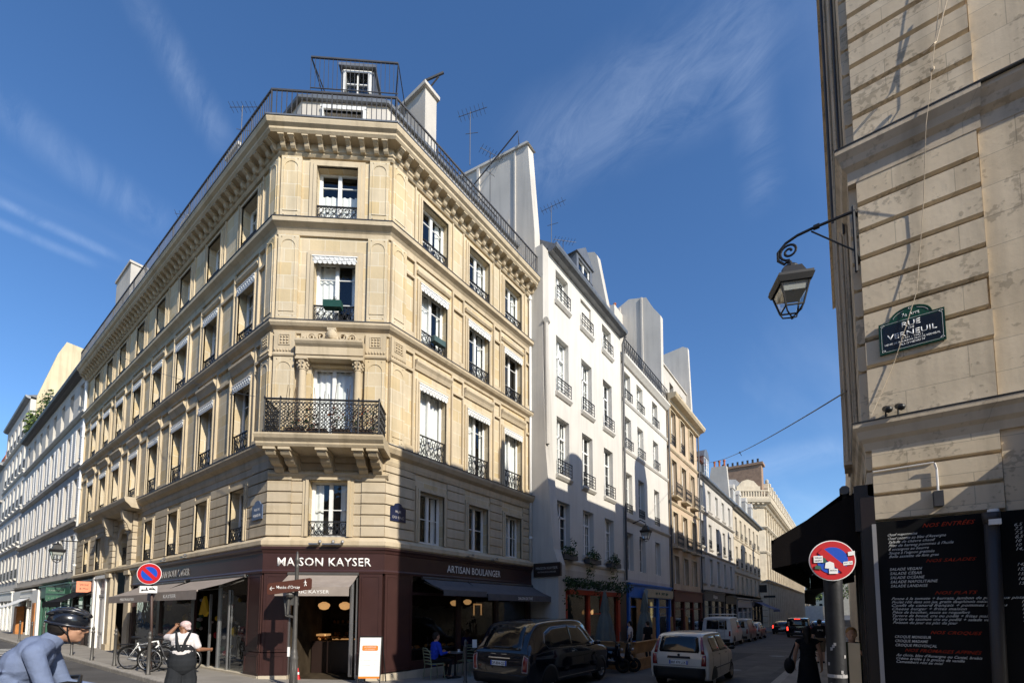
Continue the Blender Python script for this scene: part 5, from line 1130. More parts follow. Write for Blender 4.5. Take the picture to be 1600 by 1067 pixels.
# café front: dark painted timber on the corner and side
b = MB(); b.box(FF, -.12, .0, -.02, .05, -.2, 3.3); b.wb(.1, RX, RY, 14, 2.95, 3.45); b.wb(.14, RX, RY + .02, RY + .35, -.2, 2.95); b.wb(.14, RX, 8.6, 8.85, -.2, 2.95); b.wb(.14, RX, 11.0, 11.25, -.2, 2.95); b.wb(.18, RX, 6.5, 14, -.2, .7); obj('shop_front', b, m_maroond, rb)
b = MB(); b.wb(.2, .21, 6.5, 14, .7, 2.95); obj('shop_pane', b, m_shopglass, rb)
b = MB(); b.wb(-.02, .08, 6.05, 6.13, -.1, 1.75); obj('post', b, pal('pale_wood', (.50, .40, .26), .7), rb)
# roof-line features that throw the skyline shadow over the street
b = MB(); b.wb(.4, 1.2, 10.75, 11.4, HR, 14.75); b.wb(.5, 1.0, 10.85, 11.0, 14.75, 15.2)
for (a, c) in ((6.3, 20),): b.add([(.0, a, HR), (.0, c, HR), (3, c, HR + 1.2), (3, a, HR + 1.2)], [(0, 1, 2, 3)])
obj('chimney', b, m_rstone, rb)
for nm, lab, y0, y1, h, extra in (('terrace_house', 'stone house beyond the café building on the right side of the street', 20, 33.5, 13.9, ((13.5, 15.2, 2.6), (22.8, 24.6, 3.6))), ('terrace_house', 'further house on the right side of the street behind the awning', 33.5, 52, 13.2, ((35, 36, 3.0), (38.2, 39.2, 6.6), (43, 45, 2.8), (48, 49, 3.2))), ('terrace_house', 'farthest house on the right side of the street', 52, 165, 14.0, ((55, 58, 2.), (63, 64, 3), (70, 75, 2.4)))):
    t = thing(nm, (5, y0, 0), lab, 'building'); b = MB(); b.wb(RX, 12, y0, y1, -1.5, h); obj('wall', b, m_rstone, t)
    b = MB()
    for a, c, e in extra:
        if a < y0: continue
        n = 8; pr = [(a, h - .1)] + [(a + (c - a) * (.5 - .5 * math.cos(math.pi * i / n)) * 1.0, h + e * (.75 + .25 * math.sin(math.pi * i / n))) for i in range(n + 1)] + [(c, h - .1)]
        b.add([(.5, y, z) for y, z in pr] + [(1.6, y, z) for y, z in pr], [tuple(range(len(pr))), tuple(range(len(pr), 2 * len(pr)))[::-1]] + [(i, (i + 1) % len(pr), len(pr) + (i + 1) % len(pr), len(pr) + i) for i in range(len(pr))])
    obj('chimney', b, m_rstone, t)
b = MB(); n = 10; a, c, e = 14.9, 16.5, 2.2; pr = [(a, HR - .1)] + [(a + (c - a) * (.5 - .5 * math.cos(math.pi * i / n)), HR + e * (.8 + .2 * math.sin(math.pi * i / n))) for i in range(n + 1)] + [(c, HR - .1)]
k = len(pr); b.add([(.5, y, z) for y, z in pr] + [(1.6, y, z) for y, z in pr], [tuple(range(k)), tuple(range(k, 2 * k))[::-1]] + [(i, (i + 1) % k, k + (i + 1) % k, k + i) for i in range(k)]); obj('chimney', b, m_rstone, rb)
# café awning over the pavement
FAW = Fr(.14, 13.2, 0, -1)
ca = awning(rb, FAW, 0, 6.95, 3.42, 2.93, .86, .34, m_awnk)
b = MB(); b.poly([FAW.p(6.95, .0, 3.42), FAW.p(6.95, .86, 2.93), FAW.p(6.95, .86, 2.6), FAW.p(6.95, .0, 2.75)]); b.poly([FAW.p(0, .0, 3.42), FAW.p(0, .86, 2.93), FAW.p(0, .86, 2.6), FAW.p(0, .0, 2.75)]); obj('awning_side', b, m_awnk, rb)
awning(rb, FF, 1.25, 6.0, 3.78, 2.65, 1.0, .35, m_awnk, o0=.04)
b = MB(); b.poly([FF.p(1.25, .03, 3.78), FF.p(1.25, 1.0, 2.65), FF.p(1.25, 1.0, 2.3), FF.p(1.25, .03, 2.3)]); obj('awning_side', b, m_awnk, rb)
FAW2 = Fr(.14, 22.5, 0, -1); awning(rb, FAW2, 0, 6.0, 3.3, 2.7, 1.2, .4, m_awnk)
b = MB()
for y in (6.6, 9.5): b.ell((.12, y, 3.28), (.06, .08, .05), 8); b.tube([(.14, y, 3.3), (-.3, y, 3.12)], .015, 5)
obj('awning_lamp', b, m_steel, rb)
# menu board
mbt = thing('menu_board', (1, RY - .05, 1), 'large black chalk menu board with white and red handwriting on the café wall', 'menu board')
b = MB(); b.box(FF, .0, 1.75, .05, .075, .6, 3.02); obj('board', b, pal('chalkboard_black', (.006, .006, .007), .75, .15, var=.5, nscale=2, bump=.02), mbt)
b = MB(); b.box(FF, -.035, 0, .05, .095, .6, 3.0); obj('board_frame', b, m_doorg, mbt)
m_chalk = pal('chalk_white', (.70, .70, .68), .8, .2, var=.25, nscale=14, bump=0); m_chalkr = pal('chalk_red', (.40, .04, .015), .8, .2, var=.35, nscale=14, bump=0)
def chalk(z, s, txt, h, w=None, mat=m_chalk, sh=.35, al='L'): text(txt, w, h * (1.3 if mat is m_chalk else 1.15), FF, s, .0765, z, mat, parent=mbt, shear=sh, th=.0008, align=al, bold=.006, sp=1.05)
z = 2.925
chalk(z, .36, 'NOS ENTRÉES', .035, .38, m_chalkr, .45)
for i, (tx, w_) in enumerate((('Oeuf mayonnaise', .23), ("Oeuf cocotte au bleu d'Auvergne", .44), ('Salade de chèvre chaud', .36), ("Filet de hareng pommes à l'huile", .49), ('6 escargots au beurre', .31), ("Soupe à l'oignon gratinée", .35), ('Belle assiette de foie gras', .38))): chalk(2.862 - .0375 * i, .09, tx, .021, w_, sh=.5)
for i, tx in enumerate(('6,5', '7,5', '7,5', '8,5', '10', '10', '14,5')): chalk(2.862 - .0375 * i + .01, .99, tx, .022, sh=.4)
chalk(2.575, .37, 'NOS SALADES', .028, .36, m_chalkr, .45)
for i, (tx, w_) in enumerate((('SALADE VEGAN', .25), ('SALADE CÉSAR', .245), ('SALADE OCÉANE', .265), ('SALADE NAPOLITAINE', .36), ('SALADE LANDAISE', .285))): chalk(2.505 - .043 * i, .09, tx, .022, w_, sh=.3)
for i, tx in enumerate(('14,5', '15,5', '15,5', '16', '15,5')): chalk(2.505 - .043 * i, .99, tx, .022, sh=.4)
chalk(2.255, .42, 'NOS PLATS', .028, .30, m_chalkr, .45)
for i, (tx, w_) in enumerate((('Penne à la tomate + burrata, jambon de parme aux pistaches', 1.0), ('Poulet rôti dans son jus, gratin dauphinois maison', .72), ('Confit de canard français + pommes sautées', .82), ('Cheese burger + frites maison', .55), ('Pièce de boucher, sauce au roquefort', .57), ('Tartare de boeuf, cru ou poêlé + frites maison', .74), ('Tartare de saumon cru ou poêlé + salade verte', .74), ('Poisson du jour ou plat du jour', .48))): chalk(2.205 - .0345 * i, .09, tx, .021, w_, sh=.5)
for i, tx in enumerate(('16,5', '16,5', '17,5', '17', '19', '18')): chalk(2.17 - .0345 * i, 1.0, tx, .02, sh=.4)
chalk(1.868, .37, 'NOS CROQUES', .028, .36, m_chalkr, .45)
for i, (tx, w_) in enumerate((('CROQUE MONSIEUR', .27), ('CROQUE MADAME', .25), ('CROQUE PROVENÇAL', .31))): chalk(1.82 - .042 * i, .1, tx, .021, w_, sh=.3)
chalk(1.685, .17, 'NOS FROMAGES AFFINÉS', .028, .55, m_chalkr, .45)
for i, (tx, w_) in enumerate((("Au choix, bleu d'Auvergne ou Cantal, brebis", .62), ('Crème brûlée à la gousse de vanille', .5), ('Camembert rôti au miel', .35))): chalk(1.638 - .034 * i, .1, tx, .021, w_, sh=.5)
# downpipe in front of the board, wall lamp, conduit, spotlights
t = thing('drainpipe', (1.36, RY, 1.5), 'thick dark downpipe with a pale cut top in front of the menu board', 'pipe')
b = MB(); b.tube([(1.10, RY - .17, 3.0), (1.055, RY - .17, .1)], .052, 12); b.tube([(1.10, RY - .17, 2.90), (1.10, RY - .17, 3.0)], .062, 12); obj('pipe', b, pal('brown_black_paint', (.045, .038, .035), .5, .4), t, True)
b = MB(); b.tube([(1.115, RY - .17, 2.96), (1.115, RY - .17, 3.03)], .040, 12); b.box(FF, .80, .88, .16, .24, 2.88, 2.93); obj('pipe_end', b, m_textw, t)
t = thing('wall_lamp', (.76, RY - .1, 3.1), 'small dark box lamp under a white conduit above the menu board', 'lamp')
b = MB(); b.box(FF, .455, .525, .03, .14, 3.12, 3.27); obj('lamp_box', b, m_irong, t); b = MB(); b.tube([FF.p(.495, .07, 3.26), FF.p(.495, .07, 3.50), FF.p(.48, .09, 3.56)], .009, 6); b.tube([FF.p(.0, .062, 3.565), FF.p(.48, .062, 3.575)], .007, 5); obj('conduit', b, m_textw, t)
t = thing('spotlights', (.4, RY - .15, 4.15), 'pair of little black spotlights on the café ledge', 'lamp')
b = MB()
for s in (.13, .23): b.cap(FF.p(s, .12, 4.20), .03, FF.p(s + .02, .19, 4.16), .036, 8); b.tube([FF.p(s, .1, 4.11), FF.p(s, .12, 4.2)], .008, 5)
obj('spotlight', b, m_black, t)
# street plaque: green frame, navy field, arched top
pq = thing('street_plaque', (.9, RY - .1, 4.75), 'green and navy enamel plaque reading Rue de Verneuil on the café wall', 'street sign')
FQ = Fr(RX + .115, RY - .075, 1, -.0); qw, qh = .515, .40; z0 = 4.79
def qout(e, zb, zt, rr):
    m = qw / 2; pts = [(e, zb + e), (qw - e, zb + e), (qw - e, zt - e), (m + .17 - e * .5, zt - e)]
    pts += [(m + (.165 - e) * math.cos(R(q)), zt - e + (rr - e) * math.sin(R(q))) for q in range(20, 161, 14)] + [(m - .17 + e * .5, zt - e), (e, zt - e)]
    return pts
b = MB(); b.plate(FQ, qout(0, z0, z0 + .335, .115), 0, .018); b.tube([FQ.p(s, .019, z) for s, z in qout(.004, z0, z0 + .335, .115)], .004, 4, loop=True); obj('plaque_border', b, pal('enamel_green', (.008, .070, .040), .25, .5, var=.1, bump=0, coat=.5), pq)
b = MB(); b.plate(FQ, [(.03, z0 + .03), (qw - .03, z0 + .03), (qw - .03, z0 + .30), (.03, z0 + .30)], .018, .0195); obj('plaque_field', b, pal('enamel_navy', (.004, .010, .022), .25, .5, var=.1, bump=0, coat=.5), pq)
b = MB(); lp = [(.05, z0 + .02), (qw - .05, z0 + .02), (qw - .02, z0 + .05), (qw - .02, z0 + .285), (qw - .05, z0 + .315), (.05, z0 + .315), (.02, z0 + .285), (.02, z0 + .05)]; b.tube([FQ.p(s, .02, z) for s, z in lp], .0018, 4, loop=True)
for s, z in ((.03, z0 + .03), (qw - .03, z0 + .03), (.03, z0 + .305), (qw - .03, z0 + .305), (qw / 2, z0 + .425)): scroll(b, FQ, s, z, .016, 0, .02, 1, 1.2, .002)
b.tube([FQ.p(qw / 2 + .14 * math.cos(R(q)), .02, z0 + .335 + .085 * math.sin(R(q))) for q in list(range(12, 75, 8))], .0018, 4); b.tube([FQ.p(qw / 2 - .14 * math.cos(R(q)), .02, z0 + .335 + .085 * math.sin(R(q))) for q in list(range(12, 75, 8))], .0018, 4)
obj('plaque_line', b, m_enam, pq)
for tx, w_, h_, zz_ in (('7e Arrt', .14, .040, .347), ('RUE', .145, .056, .240), ('DE', .045, .024, .207), ('VERNEUIL', .385, .056, .140), ('( 1601 - 1682 )', .17, .018, .113), ('HENRI DE BOURBON DUC DE VERNEUIL', .43, .020, .082), ("FILS D'HENRI IV", .2, .020, .052)): text(tx, w_, h_, FQ, qw / 2, .0195, z0 + zz_, m_enam, parent=pq, th=.0015, bold=.004)
# loose cable down the wall
b = MB(); pts = []
for s, z, o in ((.98, 9.4, .12), (.86, 8.2, .14), (.78, 7.6, .13), (.74, 7.28, .20), (.70, 7.0, .22), (.66, 6.3, .1), (.62, 5.9, .09), (.56, 5.35, .12), (.44, 4.95, .11), (.36, 4.70, .09), (.22, 4.35, .09), (.14, 4.15, .12)): pts.append(FF.p(s - .13, o, z))
b.tube(pts, .0035, 5); b.tube([FF.p(.85, .14, 8.5), FF.p(.70, .15, 7.9), FF.p(.66, .3, 7.75), FF.p(.60, .15, 7.85)], .006, 5); b.ell(FF.p(.655, .16, 7.62), (.02, .02, .03), 6)
tag(obj('wall_cable', b, m_rmould), 'thin pale cable hanging loose down the grooved café wall', 'cable')

# ================================================================ street lanterns
def lantern_mesh():
    """Paris four-sided lantern hanging from its top ring, local origin at the ring"""
    fr = MB(); gl = MB(); bl = MB(); T = -.10
    def ring(r, z): return [(r * sx, r * sy, z) for sx, sy in ((-1, -1), (1, -1), (1, 1), (-1, 1))]
    fr.lathe((0, 0, 0), [(.012, 0), (.03, -.03), (.02, -.06), (.085, -.09), (.105, -.12), (.10, -.15)], 14)
    def loft(a, c, mi=0, b=fr): b.add(a + c, [(i, (i + 1) % 4, 4 + (i + 1) % 4, 4 + i) for i in range(4)] + [(0, 1, 2, 3), (7, 6, 5, 4)], mi)
    loft(ring(.105, -.14), ring(.16, -.30)); loft(ring(.205, -.29), ring(.205, -.33)); loft(ring(.215, -.33), ring(.19, -.40))
    top, bot = ring(.18, -.34), ring(.105, -.68)
    for i in range(4): fr.tube([top[i], bot[i]], .013, 5); fr.tube([bot[i], bot[(i + 1) % 4]], .012, 5); fr.tube([top[i], top[(i + 1) % 4]], .016, 5)
    for i in range(4): p = Vector(bot[i]); fr.tube([p, p * .8 + Vector((0, 0, -.20)), Vector((0, 0, -.80))], .010, 5)
    fr.ell((0, 0, -.80), (.022, .022, .022), 8)
    for i in range(4): gl.quad(top[i], top[(i + 1) % 4], bot[(i + 1) % 4], bot[i])
    bl.add(ring(.165, -.36) + ring(.14, -.50), [(i, (i + 1) % 4, 4 + (i + 1) % 4, 4 + i) for i in range(4)] + [(7, 6, 5, 4)])
    return mesh('lantern_frame', fr, m_iron), mesh('lantern_pane', gl, m_glass), mesh('lamp_globe', bl, m_shade)
lm = lantern_mesh()
def lantern(x, y, z, rot, label, arm, sc=1.0):
    t = thing('street_lantern', (x, y, z), label, 'street lamp', 'wall lanterns', rot); t.scale = (sc, sc, sc)
    for n_, m_ in zip(('lantern_frame', 'lantern_pane', 'lamp_globe'), lm): kid(n_, m_, t)
    b = MB(); inv = (Matrix.Translation(Vector((x, y, z))) @ Matrix.Rotation(rot, 4, 'Z') @ Matrix.Scale(sc, 4)).inverted()
    for pts, r in arm: b.tube([inv @ Vector(p) for p in pts], r / sc, 6)
    kid('bracket', mesh('bracket', b, m_iron), t); return t
lx, ly, lz = -.385, 6.05, 6.22
sp_ = [(lx + .0 + .105 * (1 - i / 26 * .80) * math.cos(R(-90 - i * 24)), ly, lz + .115 + .105 * (1 - i / 26 * .80) * math.sin(R(-90 - i * 24))) for i in range(27)]
armp = [(.24, ly, 6.50), (.0, ly, 6.50), (-.16, ly, 6.50), (-.30, ly, 6.49), (-.42, ly, 6.45), (-.50, ly, 6.37), (-.50, ly, 6.27), (-.44, ly, 6.20)] + [sp_[0]]
lantern(lx, ly, lz, R(24), 'big black lantern hanging from a scrolled bracket on the café corner', [(armp, .017), (sp_, .014), ([(-.16, ly, 6.47), (.22, ly, 6.05)], .009), ([(.23, ly, 6.56), (.23, ly, 5.8)], .016), ([(-.14, ly, 6.50), (-.08, ly, 6.50)], .03), ([(.23, ly, 6.0), (.27, ly + .1, 5.95)], .02), ([(.23, ly, 6.5), (.28, ly + .1, 6.5)], .02)], .88)
lantern(-8.9, 24.6, 6.9, 0, 'dark lantern on the front of the balustraded white house', [([(-9.65, 24.6, 7.0), (-9.2, 24.6, 7.15), (-8.9, 24.6, 6.95)], .03)], 1.25)
lantern(-34.2, 5.0, 5.8, 0, 'pale lantern on the left end of the corner building above the pavement', [([(-34.2, 5.95, 5.9), (-34.2, 5.0, 5.85)], .03)], 1.45)
q = FG.p(3.6, 1.0, 0); lantern(q[0], q[1], 6.2, 0, 'lantern on the far palace-like building corner', [([(q[0] - .6, q[1] + .8, 6.6), (q[0], q[1], 6.4)], .05)], 2.2)

# ================================================================ overhead wires
def wire(name, pts, r, label, sag=0):
    a, c = Vector(pts[0]), Vector(pts[1]); n = 24; P_ = [a.lerp(c, i / n) - Vector((0, 0, sag * 4 * (i / n) * (1 - i / n))) for i in range(n + 1)]; b = MB(); b.tube(P_, r, 5)
    for f_ in (.28, .72): p = a.lerp(c, f_) - Vector((0, 0, sag * 4 * f_ * (1 - f_))); b.tube([p, p + Vector((.05, 0, -.12))], r, 4); b.ell(p, (.03, .03, .03), 6)
    tag(obj(name, b, m_irong), label, 'wire')
wire('overhead_wire', ((-9.6, 38.2, 14.3), (.1, 7.3, 4.98)), .010, 'dark overhead wire slung across the street from the café building', .5)
wire('overhead_wire', ((-29.5, 5.3, 15.3), (-12.1, 5.2, 7.6)), .007, 'thin pale cable slanting across the left front to the corner balcony', .3)

# ================================================================ signs, posts, street furniture
def nosign(x, y, z, r, fr, label, stickers=False, cat='road sign'):
    t = thing('no_parking_sign', (x, y, z - r), label, cat)
    def disc(r0, o, mat, nm):
        b = MB(); b.plate(fr, [(r0 * math.cos(R(q)), z + r0 * math.sin(R(q))) for q in range(0, 360, 8)], o, o + .004); return obj(nm, b, mat, t)
    disc(r, 0, m_enam, 'sign_rim'); disc(r * .955, .004, m_red, 'sign_disc'); disc(r * .66, .008, m_blue, 'sign_centre')
    b = MB(); w = .075 * r / .5 * 1.1; c_, s_ = math.cos(R(-45)), math.sin(R(-45)); L = r * .72
    b.plate(fr, [(c_ * -L - s_ * w, z + s_ * -L + c_ * w), (c_ * L - s_ * w, z + s_ * L + c_ * w), (c_ * L + s_ * w, z + s_ * L - c_ * w), (c_ * -L + s_ * w, z + s_ * -L - c_ * w)], .012, .016); obj('sign_bar', b, m_red, t)
    if stickers:
        z_s = z; fr = Fr(fr.o.x, fr.o.y, fr.u.x, fr.u.y); k_ = r / .228; _p = fr.p; fr.p = lambda s, o, zz: _p(s * k_, o, z_s + (zz - z_s) * k_)
        b = MB(); b.plate(fr, [(-.185, z - .02), (-.095, z - .02), (-.095, z + .055), (-.185, z + .055)], .017, .018); b.plate(fr, [(.10, z - .06), (.19, z - .05), (.19, z - .01), (.10, z - .02)], .017, .018); b.plate(fr, [(.15, z + .045), (.215, z + .055), (.215, z + .10), (.15, z + .09)], .017, .018)
        b.plate(fr, [(-.08, z - .085), (.015, z - .10), (.01, z - .03), (-.03, z - .01), (-.07, z - .025)], .017, .018); b.plate(fr, [(-.04, z - .15), (.045, z - .15), (.045, z - .095), (-.04, z - .095)], .017, .018)
        obj('sticker', b, m_enam, t); text('WILLA', .07, .018, fr, -.14, .0185, z + .025, m_black, parent=t, th=.0005); text('NESPO', .07, .018, fr, -.14, .0185, z - .008, m_black, parent=t, th=.0005); text('RÉGION', .065, .012, fr, .002, .0185, z - .12, m_black, parent=t, th=.0005); squig(t, fr, .11, .18, .0185, z - .04, .014, m_black)
        b = MB(); b.plate(fr, [(-.10, z - .03), (-.06, z - .02), (-.07, z + .03), (-.11, z + .03)], .0168, .0174); b.plate(fr, [(-.18, z - .09), (-.11, z - .1), (-.12, z - .06), (-.17, z - .05)], .017, .018); obj('sticker', b, m_gsign, t)
    return t
FN = Fr(-.10, 4.93, .94, .34)
sgn = nosign(-.1, 4.93, 2.54, .180, FN, 'red and blue no parking disc covered with stickers on the thick post by the café', True)
b = MB(); b.lathe((-.105, 5.06, 0), [(.09, .1), (.09, .4), (.074, .5), (.072, 2.3), (.074, 2.45), (.04, 2.55)], 20); obj('post', b, pal('black_post', (.018, .018, .020), .5, .4, var=.4, nscale=6), sgn, True)
b = MB(); rs_ = random.Random(9)
for k in range(16): a = R(rs_.uniform(200, 330)); z_ = rs_.uniform(1.2, 2.0); b.lathe((-.105, 5.06, z_), [(.0725, 0), (.0745, .004), (.0745, rs_.uniform(.01, .03)), (.0725, .035)], 20) if k < 3 else b.quad(*[(-.105 + .0755 * math.cos(a + da), 5.06 + .0755 * math.sin(a + da), z_ + dz) for da, dz in ((0, 0), (.25, .005), (.25, .03), (0, .03))])
obj('sticker', b, m_doorg, sgn)
FN2 = Fr(-16.4, 4.35, .62, .785)
s2_ = nosign(-16.4, 4.4, 3.16, .31, FN2, 'clean red and blue no parking disc on the leaning brown pole by the bicycles', cat='road sign')
b = MB(); b.plate(FN2, [(-.22, 2.60), (.22, 2.60), (.22, 2.80), (-.22, 2.80)], 0, .006); obj('sign_plate', b, m_enam, s2_)
b = MB(); b.box(FN2, -.17, .0, .007, .010, 2.67, 2.70); b.box(FN2, .02, .17, .007, .010, 2.69, 2.72); b.ell(FN2.p(-.15, .01, 2.68), (.03, .03, .03), 6); b.box(FN2, -.06, -.03, .007, .01, 2.70, 2.76); b.tube([FN2.p(.02, .01, 2.72), FN2.p(.1, .01, 2.76), FN2.p(.18, .01, 2.68)], .012, 4); obj('sign_symbol', b, m_black, s2_)
b = MB(); b.tube([(-16.62, 4.58, .2), (-16.46, 4.43, 3.2)], .034, 10); obj('post', b, m_brownp, s2_, True)
# finger post with museum arrow and crossing signals
px_, py_ = -10.53, 5.63; gz_ = .2
t = thing('sign_post', (px_, py_, gz_), 'slender grey cast iron post with a brown museum arrow in front of the bakery door', 'sign post')
b = MB(); b.lathe((px_, py_, gz_), [(.13, -.1), (.13, .03), (.10, .08), (.075, .14), (.085, .3), (.085, .75), (.095, .79), (.075, .83), (.08, .88), (.068, .93), (.055, 1.0), (.048, 1.6), (.042, 2.9), (.05, 2.93), (.036, 2.97), (.033, 3.0), (.05, 3.06), (.06, 3.10), (.035, 3.15), (.03, 3.2), (.012, 3.3)], 16)
for k in range(8): a = 2 * math.pi * k / 8; b.tube([(px_ + .083 * math.cos(a), py_ + .083 * math.sin(a), gz_ + .16), (px_ + .075 * math.cos(a), py_ + .075 * math.sin(a), gz_ + .74)], .012, 4)
obj('post', b, m_pole, t, True)
b = MB(); pr_ = [(-.02, 2.49), (.02, 2.46), (1.04, 2.58), (1.06, 2.62), (1.06, 2.82), (1.03, 2.85), (.02, 2.73), (-.02, 2.69)]
FM = Fr(px_ - .45, py_ - .42, .86, .51); b.plate(FM, pr_, 0, .04); obj('sign_panel', b, pal('museum_brown', (.10, .035, .022), .4, .5, var=.05, bump=0), t)
text("Musée d'Orsay", .58, .075, FM, .50, .042, 2.60, m_textw, parent=t, th=.002, bold=.008)
b = MB(); b.tube([FM.p(.05, .045, 2.60), FM.p(.16, .045, 2.615)], .008, 4); b.tube([FM.p(.095, .045, 2.65), FM.p(.05, .045, 2.60), FM.p(.095, .045, 2.565)], .008, 4)
b.ell(FM.p(.92, .045, 2.80), (.016, .005, .016), 8); b.tube([FM.p(.92, .045, 2.78), FM.p(.925, .045, 2.72)], .012, 5); b.tube([FM.p(.925, .045, 2.72), FM.p(.90, .045, 2.66)], .008, 4); b.tube([FM.p(.925, .045, 2.72), FM.p(.955, .045, 2.665)], .008, 4); b.tube([FM.p(.92, .045, 2.77), FM.p(.955, .045, 2.735)], .006, 4); b.tube([FM.p(.92, .045, 2.77), FM.p(.89, .045, 2.735)], .006, 4)
obj('sign_symbol', b, m_textw, t)
b = MB(); b.box(Fr(px_ - .24, py_ - .05, .8, .6), 0, .20, -.1, .12, 2.22, 2.42); b.ell((px_ - .05, py_ - .12, 2.46), (.1, .1, .08), 8); b.tube([(px_ - .32, py_ - .1, 2.42), (px_ - .18, py_ - .12, 1.96)], .035, 6); b.tube([(px_ - .1, py_ - .12, 2.38), (px_ - .14, py_ - .12, 2.0)], .035, 6); b.tube([(px_ - .2, py_ - .12, 1.97), (px_, py_, 1.93)], .03, 6); b.tube([(px_ - .2, py_, 2.5), (px_, py_, 2.5)], .02, 5); obj('signal_head', b, m_pole, t)
b = MB(); b.box(Fr(px_ - .1, py_ - .1, .8, .6), 0, .05, 0, .03, 1.02, 1.24); obj('push_button', b, m_enam, t)
# plaques on the corner building
FB = Fr(BX + .03, BY + .14, 0, 1)
t = thing('street_plaque', (BX + .1, 8.3, 4.6), 'dark blue enamel street plaque in the shade on the corner building', 'street sign')
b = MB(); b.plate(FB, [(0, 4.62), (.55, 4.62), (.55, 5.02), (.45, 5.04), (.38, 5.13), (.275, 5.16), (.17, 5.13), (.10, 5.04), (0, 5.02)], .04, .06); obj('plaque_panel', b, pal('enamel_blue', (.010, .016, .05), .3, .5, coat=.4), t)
text('RUE', .2, .07, FB, .275, .061, 4.87, m_textg, parent=t, th=.001); text('DU BAC', .4, .08, FB, .275, .061, 4.70, m_textg, parent=t, th=.001)
FB = Fr(AX - .75, AY - .07, 1, 0)
t = thing('street_plaque', (AX - .5, AY, 4.6), 'sunlit grey-blue street plaque on the left face of the corner building', 'street sign')
b = MB(); b.plate(FB, [(0, 4.62), (.6, 4.62), (.6, 5.02), (.5, 5.04), (.42, 5.13), (.3, 5.16), (.18, 5.13), (.10, 5.04), (0, 5.02)], 0, .03); obj('plaque_panel', b, pal('faded_blue', (.10, .13, .20), .3, .4), t)
text('RUE DE', .3, .07, FB, .3, .031, 4.87, m_textw, parent=t, th=.001); text('VERNEUIL', .46, .08, FB, .3, .031, 4.70, m_textw, parent=t, th=.001)
# bollards
bo = MB(); bo.lathe((0, 0, 0), [(.06, -.15), (.06, .05), (.045, .08), (.042, .95), (.055, .97), (.055, 1.0), (.035, 1.02), (.035, 1.05), (.045, 1.08), (.045, 1.12), (.02, 1.17)], 12); bom = mesh('post', bo, m_pole, True)
bo = MB(); bo.ell((0, 0, 1.12), (.062, .062, .06), 12); bowm = mesh('bollard_top', bo, m_enam, True)
bl_ = [(-24.3, 4.15, 'leaning grey bollard just right of the cyclist', .09), (-21.25, 4.15, 'grey bollard between the leaning one and the bicycles', 0), (-18.5, 4.15, 'grey bollard at the left end of the parked bicycles', 0), (-15.3, 4.15, 'grey bollard in front of the parked bicycles', 0), (-27.4, 4.2, 'bollard behind the cyclist helmet', 0), (-30.5, 4.2, 'bollard on the far left kerb before the white shop', 0), (-33.6, 4.2, 'second bollard on the far left kerb', 0), (-37.4, 4.2, 'bollard near the left edge of the photo', 0)]
for i, (x, y, lab, tl) in enumerate(bl_):
    t = thing('bollard', (x, y, G(y) + .12), lab, 'bollard', 'pavement bollards'); kid('post', bom, t); t.rotation_euler = (0, -tl, 0)
for x, y, lab, tl in ((-12.5, 4.25, 'white-topped bollard the woman in overalls is touching', -.06), (.79, 5.35, 'bollard with a round white knob in front of the menu board', 0)):
    t = thing('bollard', (x, y, G(y) + .12), lab, 'bollard', 'pavement bollards'); kid('post', bom, t); kid('bollard_top', bowm, t); t.rotation_euler = (0, -tl, 0)
for x, y, lab in ((-8.45, 9.3, 'dark bollard beside the black taxi'), (-8.45, 12.0, 'dark bollard hidden behind the black taxi')):
    t = thing('bollard', (x, y, G(y) + .12), lab, 'bollard', 'pavement bollards'); kid('post', bom, t)
# A-board menu
t = thing('menu_stand', (-9.9, 7.35, .2), 'white and orange menu stand on a black frame outside the bakery', 'sign'); FAb = Fr(-10.12, 7.13, .80, .60); g_ = .22
b = MB()
for s in (0, .56): b.tube([FAb.p(s, .13, g_), FAb.p(s, .0, g_ + 1.2)], .015, 6); b.tube([FAb.p(s, -.45, g_), FAb.p(s, -.02, g_ + 1.2)], .015, 6)
b.tube([FAb.p(0, .0, g_ + 1.2), FAb.p(.56, .0, g_ + 1.2)], .015, 6); obj('stand_frame', b, m_black, t)
b = MB(); b.add([FAb.p(.015, .115, g_ + .16), FAb.p(.545, .115, g_ + .16), FAb.p(.545, .02, g_ + 1.18), FAb.p(.015, .02, g_ + 1.18)], [(0, 1, 2, 3)]); b.add([FAb.p(.015, .105, g_ + .16), FAb.p(.545, .105, g_ + .16), FAb.p(.545, .01, g_ + 1.18), FAb.p(.015, .01, g_ + 1.18)], [(3, 2, 1, 0)]); obj('menu_panel', b, m_enam, t)
fo = lambda z: .115 - .095 * (z - g_ - .16) / 1.02 + .003
b = MB(); b.add([FAb.p(.015, fo(g_ + .16), g_ + .16), FAb.p(.545, fo(g_ + .16), g_ + .16), FAb.p(.545, fo(g_ + .21), g_ + .21), FAb.p(.015, fo(g_ + .21), g_ + .21)], [(0, 1, 2, 3)]); obj('menu_footer', b, m_orange, t); b = MB(); b.add([FAb.p(s, fo(z), z) for s, z in ((.08, g_ + .87), (.10, g_ + .85), (.46, g_ + .85), (.48, g_ + .87), (.48, g_ + .96), (.46, g_ + .98), (.10, g_ + .98), (.08, g_ + .96))], [tuple(range(8))]); obj('menu_header', b, m_orange, t)
text('LA FORMULE', .3, .035, FAb, .28, fo(g_ + .93) + .002, g_ + .925, m_enam, parent=t, th=.0005); text('DU MOMENT', .26, .025, FAb, .28, fo(g_ + .88) + .002, g_ + .875, m_enam, parent=t, th=.0005)
for zq in (.74, .60, .48, .34): squig(t, FAb, .05, .30, fo(g_ + zq) + .002, g_ + zq, .02, m_textg); squig(t, FAb, .40, .51, fo(g_ + zq) + .002, g_ + zq + .01, .02, m_textg)
